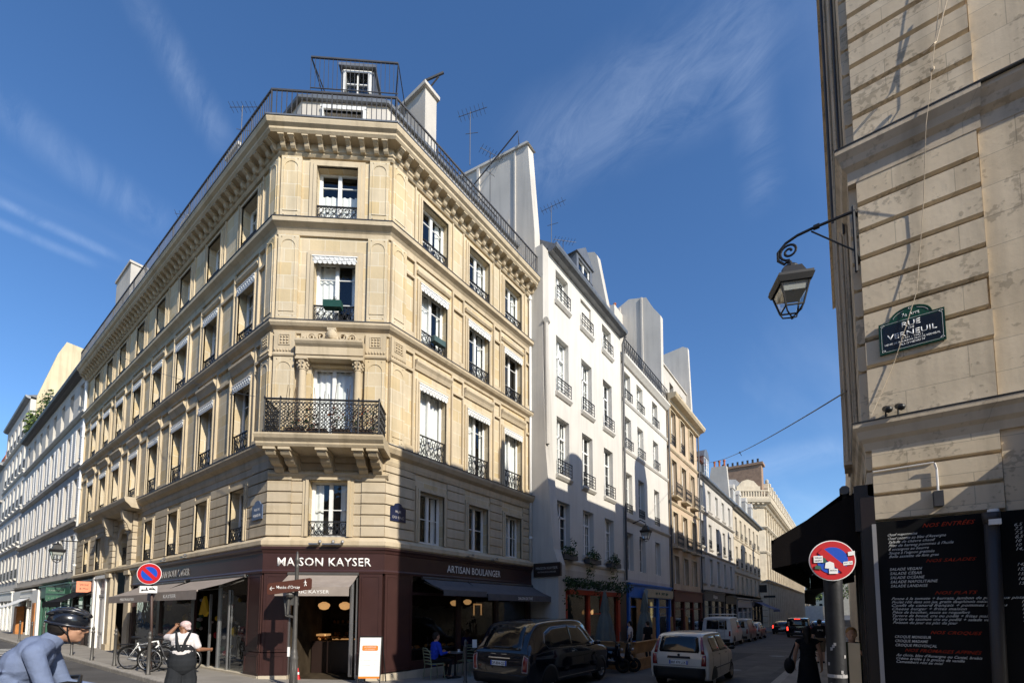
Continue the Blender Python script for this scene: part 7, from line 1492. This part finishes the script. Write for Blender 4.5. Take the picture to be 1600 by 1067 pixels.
# ================================================================ vehicles
def crom(P, n):
    out = []
    for i in range(len(P) - 1):
        p0, p1, p2, p3 = P[max(i - 1, 0)], P[i], P[i + 1], P[min(i + 2, len(P) - 1)]
        for j in range(n):
            t = j / n; out.append([.5 * (2 * b_ + (c_ - a_) * t + (2 * a_ - 5 * b_ + 4 * c_ - d_) * t * t + (-a_ + 3 * b_ - 3 * c_ + d_) * t ** 3) for a_, b_, c_, d_ in zip(p0, p1, p2, p3)])
    out.append(list(P[-1])); return out
class Car:
    def __init__(c, name, label, cat, loc, rot, st, paint, group=None, detail=5, tuck=.2):
        c.t = thing(name, loc, label, cat, group, rot)
        rows = []
        for (y, zb, zt, zr, wb, wt, wr) in crom(st, detail):
            h = zr - zt
            half = [(0, zb), (wb * .9, zb), (wb, zb + .08), (wt * 1.012, zb + (zt - zb) * .55), (wt, zt), (wr + .16 * (wt - wr), zt + .78 * h), (wr * .90, zt + .965 * h), (0, zr + .012)]
            rows.append([(x, y, z) for x, z in crom(half, 4)])
        k = len(rows[0]); full = [r + [(-x, y, z) for x, y, z in r[-2:0:-1]] for r in rows]; m = len(full[0]); b = MB()
        b.add([p for r in full for p in r], [(i * m + j, i * m + (j + 1) % m, (i + 1) * m + (j + 1) % m, (i + 1) * m + j) for i in range(len(full) - 1) for j in range(m)] + [tuple(range(m))[::-1], tuple(range((len(full) - 1) * m, len(full) * m))])
        me = mesh('body', b, paint, True); c.body = kid('body', me, c.t)
        bm = bmesh.new(); bm.from_mesh(me); bmesh.ops.recalc_face_normals(bm, faces=bm.faces); bm.to_mesh(me); c.bvh = BVHTree.FromBMesh(bm); bm.free()
        me.polygons.foreach_set('use_smooth', [True] * len(me.polygons))
    def hit(c, a, z, axis, sg):
        if axis == 'x': o = Vector((3 * sg, a, z)); d = Vector((-sg, 0, 0))
        else: o = Vector((a, 6 * sg, z)); d = Vector((0, -sg, 0))
        l, n, i, dist = c.bvh.ray_cast(o, d)
        if l is None: l, n, i, dist = c.bvh.find_nearest(Vector((sg * .8, a, z)) if axis == 'x' else Vector((a, sg * 2, z)))
        if n.dot(d) > 0: n = -n
        return l, n
    def patch(c, name, pts, axis, sg, off, mat, par=None, rings=4, sub=3):
        P = []
        for i in range(len(pts)):
            a, e = pts[i], pts[(i + 1) % len(pts)]
            for j in range(sub): P.append((a[0] + (e[0] - a[0]) * j / sub, a[1] + (e[1] - a[1]) * j / sub))
        cx_ = sum(p[0] for p in P) / len(P); cz_ = sum(p[1] for p in P) / len(P); b = MB(); n = len(P); vs = []
        for r in range(rings, 0, -1):
            for p in P: l, nn = c.hit(cx_ + (p[0] - cx_) * r / rings, cz_ + (p[1] - cz_) * r / rings, axis, sg); vs.append(l + nn * off)
        for p in P: l, nn = c.hit(p[0], p[1], axis, sg); vs.append(l - nn * .01)
        l, nn = c.hit(cx_, cz_, axis, sg); vs.append(l + nn * off); q = rings * n
        fs = [(r * n + i, r * n + (i + 1) % n, (r + 1) * n + (i + 1) % n, (r + 1) * n + i) for r in range(rings - 1) for i in range(n)] + [((rings - 1) * n + i, (rings - 1) * n + (i + 1) % n, len(vs) - 1) for i in range(n)] + [(q + i, q + (i + 1) % n, (i + 1) % n, i) for i in range(n)]
        b.add(vs, fs); return kid(name, mesh(name, b, mat, True), par or c.t)
    def line(c, name, pts, axis, sg, r, mat, par=None, off=.0, sub=5):
        P = []
        for i in range(len(pts) - 1):
            for j in range(sub + 1): a, e = pts[i], pts[i + 1]; l, n = c.hit(a[0] + (e[0] - a[0]) * j / sub, a[1] + (e[1] - a[1]) * j / sub, axis, sg); P.append(l + n * off)
        b = MB(); b.tube(P, r, 5); return kid(name, mesh(name, b, mat), par or c.t)
    def wheels(c, ys, r, w, hub=m_steel, arch=True):
        for y in ys:
            for s in (-1, 1):
                b = MB(); n = 24
                prof = [(r * .62, -.1), (r * .9, -.1), (r, -.07), (r, .07), (r * .9, .1), (r * .62, .09)]
                vs = [(s * (w - .1) + s * o, y + q * math.cos(2 * math.pi * j / n), r + q * math.sin(2 * math.pi * j / n)) for q, o in prof for j in range(n)]
                b.add(vs, [(i * n + j, i * n + (j + 1) % n, (i + 1) * n + (j + 1) % n, (i + 1) * n + j) for i in range(5) for j in range(n)] + [tuple(range(n))]); wo_ = kid('wheel', mesh('wheel', b, m_rubber, True), c.t)
                b = MB(); b.add([(s * (w - .03), y + .6 * r * math.cos(2 * math.pi * j / n), r + .6 * r * math.sin(2 * math.pi * j / n)) for j in range(n)], [tuple(range(n))])
                for q in range(7): a = 2 * math.pi * q / 7; b.tube([(s * (w - .015), y, r), (s * (w - .025), y + .6 * r * math.cos(a), r + .6 * r * math.sin(a))], .022, 5)
                b.tube([(s * (w - .02), y + .6 * r * math.cos(2 * math.pi * j / n), r + .6 * r * math.sin(2 * math.pi * j / n)) for j in range(n)], .015, 5, loop=True); kid('rim', mesh('rim', b, hub), wo_)
                if arch: c.patch('wheel_arch', [(y + (r + .07) * math.cos(R(a)), max(r + (r + .07) * math.sin(R(a)), .2)) for a in range(-20, 201, 20)], 'x', s, .003, m_black)
def plate(c, x, y, z, w, h, txt, nrm=-1, mat=None, rot=0):
    f_ = Fr(x - w / 2, y, 1, 0); b = MB(); b.box(f_, 0, w, 0, .012, z, z + h); o = kid('number_plate', mesh('number_plate', b, mat or m_enam), c.t)
    l = text(txt, w * .82, h * .62, f_, w / 2, .013, z + h * .2, m_black, th=.001, bold=.01, name='plate_text'); l.parent = o; l.matrix_parent_inverse = Matrix.Identity(4)
    b = MB(); b.box(f_, .0, w * .07, .012, .014, z, z + h); b.box(f_, w * .93, w, .012, .014, z, z + h); kid('plate_band', mesh('plate_band', b, m_blue), o)
m_tpaint = pal('black_car_paint', (.005, .007, .013), .07, .55, var=.0, bump=0, coat=.6); m_cream_p = pal('white_car_paint', (.58, .55, .49), .3, .5, var=.04, bump=0, coat=.7); m_cglass = pal('car_glass', (.008, .010, .012), .06, .5, var=0, bump=0, coat=.3)
m_tail = pal('tail_lamp_red', (.22, .010, .012), .15, .6, bump=0, coat=1.); m_tailw = pal('lamp_clear', (.42, .36, .36), .15, .6, bump=0, coat=1.); m_brk = pal('lit_brake_lamp', (.8, .02, .02), .3, emis=((1, .05, .03), 2.5), bump=0)
# black taxi
tx = Car('taxi', 'glossy black London style taxi parked in front of the bakery terrace', 'taxi', (-7.14, 11.55, -.02), 0, [(-2.44, .40, .78, .86, .78, .80, .74), (-2.38, .30, 1.00, 1.06, .88, .90, .82), (-2.24, .27, 1.06, 1.30, .92, .93, .74), (-2.0, .26, 1.07, 1.64, .93, .935, .73), (-1.7, .25, 1.07, 1.82, .93, .935, .74), (-.9, .25, 1.07, 1.88, .93, .935, .75), (.1, .25, 1.07, 1.885, .93, .935, .75), (.7, .25, 1.07, 1.80, .93, .935, .67), (1.1, .25, 1.06, 1.50, .93, .93, .66), (1.42, .26, 1.04, 1.16, .93, .92, .72), (1.9, .27, .98, 1.07, .90, .88, .62), (2.25, .30, .82, .95, .82, .80, .55), (2.42, .36, .62, .72, .66, .66, .45)], m_tpaint)
tx.patch('rear_window', [(-.60, 1.12), (.60, 1.12), (.62, 1.25), (.52, 1.66), (.44, 1.72), (-.44, 1.72), (-.52, 1.66), (-.62, 1.25)], 'y', -1, .006, m_cglass)
for s in (-1, 1):
    tx.patch('side_window', [(-1.55, 1.16), (-.1, 1.13), (.85, 1.12), (1.0, 1.2), (.72, 1.52), (.45, 1.66), (-.5, 1.70), (-1.3, 1.66), (-1.62, 1.52), (-1.70, 1.28)], 'x', s, .005, m_cglass)
    tx.line('window_trim', [(-1.55, 1.15), (-.1, 1.12), (.86, 1.11), (1.02, 1.19), (.73, 1.53), (.45, 1.67), (-.5, 1.71), (-1.3, 1.67), (-1.63, 1.53), (-1.71, 1.28), (-1.55, 1.15)], 'x', s, .006, m_chrome, off=.003)
    for yy_ in (-.55, .35): tx.line('door_seam', [(yy_, .35), (yy_, 1.1)], 'x', s, .004, m_black)
    tx.line('window_post', [(-.35, 1.14), (-.40, 1.70)], 'x', s, .02, m_tpaint, off=.005); tx.line('sill_trim', [(-1.2, .36), (1.2, .34)], 'x', s, .012, m_chrome, off=.002)
    tx.line('door_handle', [(-.42, 1.0), (-.28, 1.0)], 'x', s, .014, m_chrome, off=.02)
    tx.patch('tail_lamp', [(s * .72, .62), (s * .84, .62), (s * .86, .94), (s * .76, 1.0)], 'y', -1, .012, m_tail, rings=2); tx.line('lamp_trim', [(s * .71, .61), (s * .85, .61), (s * .87, .95), (s * .75, 1.01), (s * .71, .61)], 'y', -1, .010, m_tailw, off=.01)
    b = MB(); b.cap((s * .98, 1.02, 1.16), .06, (s * 1.08, 1.0, 1.17), .07, 10); b.tube([(s * .88, 1.05, 1.08), (s * 1.0, 1.02, 1.14)], .02, 5); kid('wing_mirror', mesh('wing_mirror', b, m_tpaint, True), tx.t)
    tx.patch('headlamp', [(s * .62, .68), (s * .50, .68), (s * .48, .82), (s * .62, .84)], 'y', 1, .01, m_tailw, rings=2)
tx.patch('rear_bumper', [(-.80, .30), (.80, .30), (.84, .44), (.84, .54), (-.84, .54), (-.84, .44)], 'y', -1, .03, m_black); tx.line('boot_seam', [(-.68, 1.08), (-.70, .58), (.70, .58), (.68, 1.08)], 'y', -1, .004, m_black)
b = MB(); b.tube([(-.34, -2.42, .93), (.34, -2.42, .93)], .022, 6); kid('boot_trim', mesh('boot_trim', b, m_chrome), tx.t); plate(tx, 0, -2.455, .74, .50, .12, 'DF-804-QZ'); tx.line('rear_wiper', [(.0, 1.12), (.34, 1.2)], 'y', -1, .008, m_black, off=.02)
tx.line('badge', [(-.28, 1.02), (-.12, 1.02)], 'y', -1, .01, m_chrome, off=.004); tx.line('badge', [(.05, 1.02), (.22, 1.02)], 'y', -1, .01, m_chrome, off=.004); tx.wheels((-1.5, 1.5), .34, .93)
# small white hatchback
pa = Car('hatchback', 'small cream white hatchback driving away in the middle of the street', 'car', (-3.86, 14.8, -.07), R(0), [(-1.78, .36, .78, .84, .66, .70, .64), (-1.75, .30, .93, .98, .75, .775, .72), (-1.71, .27, .96, 1.15, .78, .79, .66), (-1.62, .25, .96, 1.38, .785, .79, .62), (-1.48, .24, .96, 1.50, .79, .79, .60), (-1.1, .24, .96, 1.54, .79, .79, .60), (0, .24, .95, 1.54, .79, .79, .60), (.45, .24, .94, 1.48, .79, .79, .60), (.8, .25, .93, 1.24, .785, .785, .60), (1.05, .25, .92, 1.02, .78, .775, .62), (1.4, .26, .84, .92, .76, .75, .56), (1.68, .3, .68, .76, .68, .68, .5), (1.77, .36, .52, .58, .6, .6, .4)], m_cream_p)
pa.patch('rear_window', [(-.52, 1.0), (.52, 1.0), (.55, 1.06), (.50, 1.40), (.44, 1.44), (-.44, 1.44), (-.50, 1.40), (-.55, 1.06)], 'y', -1, .006, m_cglass)
pa.patch('rear_bumper', [(-.66, .28), (.66, .28), (.70, .42), (.70, .60), (-.70, .60), (-.70, .42)], 'y', -1, .035, m_black); pa.patch('plate_recess', [(-.32, .84), (.32, .84), (.30, .90), (-.30, .90)], 'y', -1, .012, m_black, rings=2)
for s in (-1, 1):
    pa.patch('side_window', [(-1.28, 1.02), (-.50, 1.0), (-.52, 1.42), (-1.15, 1.42), (-1.28, 1.34)], 'x', s, .005, m_cglass); pa.patch('side_window', [(-.42, 1.0), (.66, .98), (.42, 1.32), (.22, 1.42), (-.42, 1.43)], 'x', s, .005, m_cglass)
    pa.patch('tail_lamp', [(s * .60, .66), (s * .72, .66), (s * .72, .95), (s * .62, .95)], 'y', -1, .016, m_tail, rings=2); pa.patch('tail_lamp', [(s * .60, .97), (s * .69, .97), (s * .60, 1.42), (s * .54, 1.42)], 'y', -1, .012, m_tail, rings=2)
    pa.line('door_seam', [(-.46, .34), (-.46, 1.0)], 'x', s, .004, m_black); pa.line('door_seam', [(.66, .34), (.66, .98)], 'x', s, .004, m_black); pa.line('door_seam', [(-1.3, .6), (-1.30, 1.0)], 'x', s, .004, m_black); pa.line('side_strip', [(-1.0, .56), (.95, .54)], 'x', s, .016, m_black, off=.004); pa.line('door_handle', [(-.66, .92), (-.54, .92)], 'x', s, .012, m_black, off=.018); pa.line('door_handle', [(.2, .91), (.32, .91)], 'x', s, .012, m_black, off=.018); pa.line('roof_rail', [(-1.4, 1.47), (.3, 1.46)], 'x', s, .008, m_black, off=.002)
    b = MB(); b.cap((s * .84, .68, 1.02), .05, (s * .93, .66, 1.03), .06, 8); kid('wing_mirror', mesh('wing_mirror', b, m_black, True), pa.t)
plate(pa, 0, -1.80, .68, .50, .11, 'BRF 478 LUK'); b = MB(); b.tube([(0, -1.2, 1.545), (0, -1.35, 1.70)], .005, 4); b.ell((0, -1.765, .93), (.04, .012, .04), 10); kid('badge', mesh('badge', b, m_black), pa.t); pa.line('boot_seam', [(-.56, 1.46), (-.60, .64), (.60, .64), (.56, 1.46)], 'y', -1, .004, m_black); pa.line('rear_wiper', [(0, 1.0), (-.3, 1.06)], 'y', -1, .008, m_black, off=.02); pa.wheels((-1.15, 1.15), .28, .79)
# reusable far vehicles
def van(name, label, cat, x, y, paint, L=4.6, h=1.98, w=.93, brk=False, rot=0, kind='van', rack=False):
    a = L / 2
    st = [(-a, .40, .98, 1.1, w * .92, w * .95, w * .88), (-a + .06, .3, 1.08, h * .86, w * .97, w, w * .86), (-a + .2, .28, 1.08, h * .98, w, w, w * .86), (-.2, .28, 1.08, h, w, w, w * .86), (a * .32, .28, 1.06, h * .95, w, w, w * .82), (a * .55, .28, 1.05, h * .72, w, w, w * .8), (a * .7, .28, 1.0, 1.12, w * .98, w * .96, w * .7), (a * .9, .3, .85, .92, w * .9, w * .88, w * .6), (a, .38, .6, .68, w * .75, w * .75, w * .5)]
    if kind == 'car': st = [(-a, .36, .75, .85, w * .85, w * .88, w * .8), (-a + .06, .28, .92, 1.0, w * .95, w * .97, w * .8), (-a + .3, .26, .95, h * .9, w, w, w * .72), (-a * .4, .26, .95, h, w, w, w * .72), (0, .26, .95, h, w, w, w * .72), (a * .3, .26, .92, h * .82, w, w, w * .74), (a * .5, .26, .9, .98, w, w * .98, w * .7), (a * .85, .28, .75, .82, w * .9, w * .9, w * .6), (a, .36, .55, .6, w * .7, w * .7, w * .5)]
    c = Car(name, label, cat, (x, y, G(y) - .0), rot, st, paint, detail=3); zt = h * .88; zb = 1.14 if kind == 'van' else .98
    c.patch('rear_window', [(-w * .7, zb), (w * .7, zb), (w * .66, zt), (-w * .66, zt)], 'y', -1, .008, m_cglass, rings=2)
    for s in (-1, 1):
        c.patch('side_window', [(-a * .1, zb), (a * .42, zb), (a * .28, zt * .97), (-a * .1, zt)], 'x', s, .006, m_cglass, rings=2); c.patch('tail_lamp', [(s * w * .80, .7), (s * w * .93, .7), (s * w * .93, 1.05), (s * w * .82, 1.05)], 'y', -1, .012, m_brk if brk else m_tail, rings=2)
        c.line('door_seam', [(-a * .15, .35), (-a * .15, zb)], 'x', s, .006, m_black)
        if kind == 'car': c.patch('side_window', [(-a * .62, zb), (-a * .16, zb), (-a * .16, zt), (-a * .5, zt)], 'x', s, .006, m_cglass, rings=2)
    if brk and kind == 'van': c.patch('brake_lamp', [(-.25, h * .93), (.25, h * .93), (.25, h * .955), (-.25, h * .955)], 'y', -1, .012, m_brk, rings=2)
    plate(c, 0, -a - .02, .56, .5, .11, 'EK-319-TV'); c.patch('rear_bumper', [(-w * .85, .30), (w * .85, .30), (w * .88, .5), (-w * .88, .5)], 'y', -1, .025, m_black, rings=2); c.wheels((-a * .62, a * .62), .32, w)
    if rack:
        b = MB()
        for q in (-1.6, -.5, .6): b.tube([(-w * .8, q, h), (-w * .8, q, h + .14), (w * .8, q, h + .14), (w * .8, q, h)], .02, 5)
        for s in (-.5, -.1, .1, .5): b.tube([(s, -1.9, h + .16), (s, 1.2, h + .16)], .025, 5)
        for s in (.15, .5): b.tube([(s, -a - .03, h * .9), (s, -a - .03, .6)], .018, 5)
        for k in range(5): b.tube([(.15, -a - .03, .7 + k * .24), (.5, -a - .03, .7 + k * .24)], .014, 5)
        kid('roof_rack', mesh('roof_rack', b, m_steel), c.t)
    return c
m_vw = pal('van_white', (.62, .62, .62), .35, .5, bump=0, coat=.5); m_silv = pal('silver_paint', (.34, .33, .31), .3, .5, .3, bump=0, coat=.6)
c = van('van', 'white panel van with a roof rack and rear ladder parked on the left', 'van', -7.2, 35.2, m_vw, rack=True); c.patch('door_seam', [(-.01, .5), (.01, .5), (.01, 1.8), (-.01, 1.8)], 'y', -1, .009, m_black, rings=1)
van('van', 'silver grey van parked behind the ladder van', 'van', -7.15, 41.2, m_silv, 4.4, 1.85); van('parked_car', 'pale car parked farthest along the left kerb', 'car', -7.15, 47.2, m_silv, 4.1, 1.5, .85, kind='car')
van('van', 'black people carrier waiting in the street with its brake lamps lit', 'van', -4.0, 53.9, m_tpaint, 5.0, 1.92, .95, brk=True); van('parked_car', 'dark red-lit car stopped on the left just before the black people carrier', 'car', -6.3, 62, m_tpaint, 4.2, 1.5, .88, brk=True, kind='car')
van('parked_car', 'dark car behind the walking man at the far right of the street', 'car', -2.9, 66, m_tpaint, 4.2, 1.5, .88, brk=True, kind='car'); van('parked_car', 'grey car queueing next to the white box truck', 'car', -2.2, 78, m_silv, 4.2, 1.6, .88, brk=True, kind='car')
bt = van('box_truck', 'white box truck standing beyond the black people carrier', 'truck', -4.3, 88, m_vw, 6.5, 2.2, 1.05); b = MB(); b.box(WF, -1.15, 1.15, -1.2, 3.3, .9, 3.5); kid('cargo_box', mesh('cargo_box', b, m_vw), bt.t); b = MB(); b.box(WF, -1.1, -.9, 3.3, 3.33, 1.0, 1.2); b.box(WF, .9, 1.1, 3.3, 3.33, 1.0, 1.2); kid('tail_lamp', mesh('tail_lamp', b, m_brk), bt.t)
# scooters by the wooden terrace
def scooter(label, x, y, rot):
    t = thing('motor_scooter', (x, y, G(y)), label, 'motorcycle', 'parked scooters', rot)
    for yw_ in (-.6, .62): b = MB(); wheel(b, (0, yw_, .26), .2, .06); b.tube([(-.04, yw_, .26), (.04, yw_, .26)], .12, 12); kid('wheel', mesh('wheel', b, m_rubber, True), t)
    b = MB(); b.cap((0, -.62, .62), .14, (0, -.15, .62), .15); b.cap((0, -.1, .40), .12, (0, .3, .36), .10); b.cap((0, .38, .45), .09, (0, .46, .92), .10); b.ell((0, .48, .72), (.2, .07, .3), 12); b.cap((0, .62, .42), .07, (0, .5, .55), .07); blob('body', b, m_tpaint, t, .02)
    b = MB(); b.cap((0, -.6, .80), .10, (0, .0, .78), .09, 10); kid('seat', mesh('seat', b, m_black, True), t)
    b = MB(); b.tube([(-.34, .36, 1.06), (-.1, .44, 1.04), (.1, .44, 1.04), (.34, .36, 1.06)], .018, 6); b.tube([(0, .46, .9), (0, .43, 1.05)], .03, 6)
    for s in (-1, 1): b.tube([(s * .2, .42, 1.05), (s * .28, .42, 1.22)], .007, 4); b.ell((s * .29, .42, 1.26), (.055, .015, .035), 8)
    kid('handlebar', mesh('handlebar', b, m_black), t); b = MB(); b.plate(Fr(-.0, 0, 1, 0), [(-.2, .98), (.2, .98), (.22, 1.2), (.15, 1.42), (-.15, 1.42), (-.22, 1.2)], -.56, -.55); kid('windscreen', mesh('windscreen', b, m_shopglass), t)
    b = MB(); b.ell((0, .60, .80), (.08, .05, .06), 10); kid('headlight', mesh('headlight', b, m_tailw, True), t); b = MB(); b.box(WF, -.08, .08, .74, .76, .6, .66); kid('tail_light', mesh('tail_light', b, m_tail), t)
scooter('dark scooter with a tall windscreen beside the black taxi', -6.9, 14.75, R(-60)); scooter('second dark scooter nearer the wooden terrace', -6.75, 15.35, R(-75))
# wooden street terrace
t = thing('wooden_terrace', (-7.2, 19, 0), 'planed wood street terrace fence in front of the red bistro', 'terrace'); FTa = Fr(-8.2, 15.9, 1, 0); FTb = Fr(-6.25, 15.9, 0, 1); g0 = G(17)
b = MB()
for f_, L in ((FTa, 1.95), (FTb, 7.0)):
    for z0_, z1_ in ((.10, .42), (.62, .98)): b.box(f_, 0, L, -.03, .02, g0 + z0_, g0 + z1_)
    b.box(f_, -.02, L + .02, -.14, .05, g0 + .98, g0 + 1.03); b.box(f_, 0, L, -.05, .05, g0 - .05, g0 + .1)
obj('fence_board', b, m_wood, t); b = MB()
for s, f_ in ((0, FTa), (1.9, FTa), (2.3, FTb), (4.6, FTb), (6.95, FTb)): b.box(f_, s - .05, s + .05, -.13, -.03, g0, g0 + 1.9 if f_ is FTb else g0 + 1.0)
obj('fence_post', b, m_wood, t); b = MB(); b.prism([(-8.25, 15.95), (-6.3, 15.95), (-6.3, 22.9), (-8.25, 22.9)], g0 + .02, g0 + .12); obj('deck', b, m_wood, t)
for x, y, lab in ((-8.0, 17.2, 'folded grey parasol nearest the taxi on the wooden terrace'), (-7.6, 20.6, 'folded grey parasol farther along the wooden terrace')):
    t = thing('folded_parasol', (x, y, g0), lab, 'parasol', 'folded parasols'); b = MB(); b.lathe((0, 0, 0), [(.025, 0), (.025, 3.0)], 8); kid('pole', mesh('pole', b, m_wood), t)
    b = MB(); vs = []; n = 28
    for z, r in ((.75, .33), (1.0, .34), (1.6, .26), (2.0, .17), (2.1, .12), (2.2, .16), (2.9, .05), (3.0, .01)):
        for j in range(n): a = 2 * math.pi * j / n; q = r * (1 + .28 * math.sin(a * 7)); vs.append((q * math.cos(a), q * math.sin(a), z + .04 * math.sin(a * 3)))
    b.add(vs, [(i * n + j, i * n + (j + 1) % n, (i + 1) * n + (j + 1) % n, (i + 1) * n + j) for i in range(7) for j in range(n)]); kid('canopy', mesh('canopy', b, pal('sage_canvas', (.14, .16, .15), .9), True), t)
for x, y, r_, tp, h, lab, sit in ((-7.5, 18.6, 100, cl_white, hr_d, 'guest in a white top standing inside the wooden terrace', False), (-7.1, 19.6, 60, cl_black, hr_d, 'guest in black on the wooden terrace beside the guest in white', False), (-8.9, 24.5, 190, cl_dblue, hr_d, 'person in dark blue outside the blue shop', False)):
    person(lab, (x, y, G(y) + .1), R(r_), 1.66, {}, sk1, tp, cl_black, (h, 'short'), m_black, .018, 1, .45)
# clothes and bags hung on the blue shop front
b = MB(); b.plate(Fr(-9.3, 25.2, 0, 1), [(0, 2.2), (.5, 2.15), (.5, 3.0), (.62, 3.2), (.3, 3.35), (-.05, 3.2), (0, 2.95)], 0, .03); tag(obj('hanging_shirt', b, pal('pale_blue_cloth', (.22, .30, .34), .9)), 'pale blue shirt hung outside the blue shop', 'shirt')
# bird in the sky at the left edge
t = thing('bird', (-28.4, -.2, 14.7), 'tiny dark bird in flight against the sky at the left edge', 'bird'); b = MB(); b.ell((0, 0, 0), (.1, .25, .08), 8); b.add([(0, .1, .02), (-.55, -.05, .15), (0, -.1, .02), (.55, -.05, .15)], [(0, 1, 2), (0, 2, 3)]); blob('body', b, m_black, t, .03)
# balcony flowers and planters on the corner building
rp_ = random.Random(8)
t = thing('balcony_plants', FC.p(1.6, .6, 6.75), 'tangle of leafy and orange dried plants behind the corner balcony railing', 'plant'); b = MB()
for s, zc, n_ in ((.8, 7.15, 60), (1.3, 7.1, 110), (2.0, 7.2, 90), (2.6, 7.25, 90), (2.95, 7.3, 60)): b.leaves(FC.p(s, .66, zc), (.3, .2, .36), n_, .045, 0, 3, rnd=rp_)
for k in range(22): s = rp_.uniform(.5, 3.0); p = FC.p(s, .66, 6.8); b.tube([p, (p[0] + rp_.uniform(-.1, .1), p[1], 7.3), (p[0] + rp_.uniform(-.2, .2), p[1], rp_.uniform(7.4, 8.2))], .007, 4, 3)
obj('foliage', b, (m_leafd, m_leaf, m_clay, m_bark), t); b = MB()
for s in (.9, 1.5, 2.1, 2.7): b.box(FC, s - .22, s + .22, .45, .7, 6.7, 6.92)
obj('planter', b, m_bark, t)
t = thing('planter_box', FC.p(1.5, .1, 10.8), 'dark green planter box hung on the chamfer window railing', 'planter'); b = MB(); b.box(FC, 1.36, 1.86, .0, .2, 10.66, 10.86); obj('box', b, pal('green_plastic', (.012, .06, .045), .5), t); b = MB(); b.leaves(FC.p(1.6, .1, 10.9), (.22, .08, .07), 50, .03, 0, 2); obj('foliage', b, (m_leafd, m_bark), t)
t = thing('planter_box', FR.p(1.76, .1, 10.8), 'grey-green planter on the railing of the nearest right-hand window', 'planter'); b = MB(); b.box(FR, 1.65, 2.15, .0, .18, 10.6, 10.78); obj('box', b, pal('grey_green_plastic', (.06, .10, .10), .5), t)
# television aerials
def aerial(x, y, z, h, lab, rot=0):
    t = thing('tv_aerial', (x, y, z), lab, 'aerial', 'roof aerials', rot); b = MB(); b.tube([(0, 0, 0), (0, 0, h)], .016, 5); b.tube([(-.5, 0, h - .1), (.7, 0, h)], .010, 4)
    for k in range(7): q = -.45 + k * .17; b.tube([(q, -.22, h - .1 + (q + .5) * .08), (q, .22, h - .1 + (q + .5) * .08)], .008, 4)
    b.tube([(-.2, 0, h * .6), (.3, .1, h * .62)], .01, 4); kid('mast', mesh('mast', b, m_irong), t)
aerial(-11.4, 12.6, 19.8, 2.3, 'tall roof aerial between the two chimney walls', .4); aerial(-12.0, 14.6, 20.0, 2.5, 'roof aerial nearest the grey party wall', 1.2); aerial(-10.3, 17.0, 18.5, 2.3, 'roof aerial on the white house ridge', .2); aerial(-23.5, 6.9, 17.2, 2.9, 'spidery aerial beyond the left roof railing', 1.0); aerial(-19.2, 7.3, 20.2, 2.6, 'aerial behind the nearest left chimney', .7); aerial(-10.6, 18.6, 18.6, 1.8, 'low aerial beside the white house dormer', .9)

# ================================================================ the blocks behind the photographer, which shade and reflect
for fr_, L_, lab in ((Fr(40, -6.2, -1, 0), 39, 'stone house across the side street, behind the photographer to the right'), (Fr(-10.8, -6.2, -1, 0), 60, 'stone house across the side street, behind the photographer to the left')):
    house('side_street_house', lab, fr_, L_, 13.5, [2 + 2.8 * i for i in range(int(L_ / 2.8) - 1)], ((10, 12.2), (6.8, 9), (4, 5.8)), 1.1, m_tan, .2, curt=(None, 'side'), base=-1, sill=False, back=40)

# road wear and covers
def flat(name, pts, dz, mat, lab=None, cat=None):
    b = MB(); b.add([(x, y, G(y) + dz) for x, y in pts], [tuple(range(len(pts)))]); o = obj(name, b, mat); return tag(o, lab, cat) if lab else tag(o, kind='structure')
m_patch = pal('asphalt_patch', (.045, .043, .042), .85, .3, var=.2, nscale=2, bump=.4, bscale=80); m_patch2 = pal('worn_asphalt', (.125, .118, .11), .9, .25, var=.25, nscale=2, bump=.4, bscale=80)
flat('road_patch', [(-5.9, 22.2), (-4.2, 22.0), (-4.1, 27.5), (-5.8, 27.7)], .004, m_patch); flat('road_patch', [(-3.2, 13.2), (-2.3, 13.1), (-2.2, 21.0), (-3.1, 21.1)], .004, m_patch2); flat('road_patch', [(-4.9, 30.2), (-2.6, 30.0), (-2.6, 31.2), (-4.8, 31.4)], .004, m_patch2)
flat('road_patch', [(-9.5, 1.2), (-7.6, 1.0), (-7.5, 2.6), (-9.4, 2.8)], .004, m_patch); flat('road_patch', [(-26, 1.6), (-14, 1.9), (-14, 2.5), (-26, 2.3)], .004, m_patch2)
for x, y, lab in ((-3.6, 18.6, 'round iron manhole cover in the roadway ahead of the cream hatchback'), (-3.0, 26.5, 'round iron manhole cover farther up the roadway'), (-12.6, 2.6, 'round iron manhole cover in the side street')):
    t = thing('manhole_cover', (x, y, G(y)), lab, 'manhole cover', 'manhole covers'); b = MB(); b.lathe((0, 0, 0), [(.34, 0), (.34, .008), (.31, .010), (.30, .006)], 24); kid('cover', mesh('cover', b, m_irong), t)
# flue ribs and patches of later render on the blank walls
b = MB()
for x0, x1, z0, z1 in ((-12.9, -11.4, 17.2, 19.4), (-14.9, -13.3, 18.0, 20.6)): b.wb(x0, x1, 15.185, 15.2, z0, z1)
obj('render_patch', b, m_white2, pw); b = MB(); b.wb(-13.25, -13.1, 15.12, 15.2, 16, 22.85); b.wb(-11.1, -11.02, 15.15, 15.2, 16, 22.4); obj('flue_rib', b, m_party, pw)
b = MB(); b.wb(-12.9, -12.75, 30.8, 30.9, 16.4, 24.6); b.wb(-11.2, -11.08, 30.82, 30.9, 16.4, 24.7); obj('flue_rib', b, m_party, w2); b = MB(); b.wb(-12.5, -11.4, 30.885, 30.9, 18.5, 20.6); obj('render_patch', b, m_white2, w2)
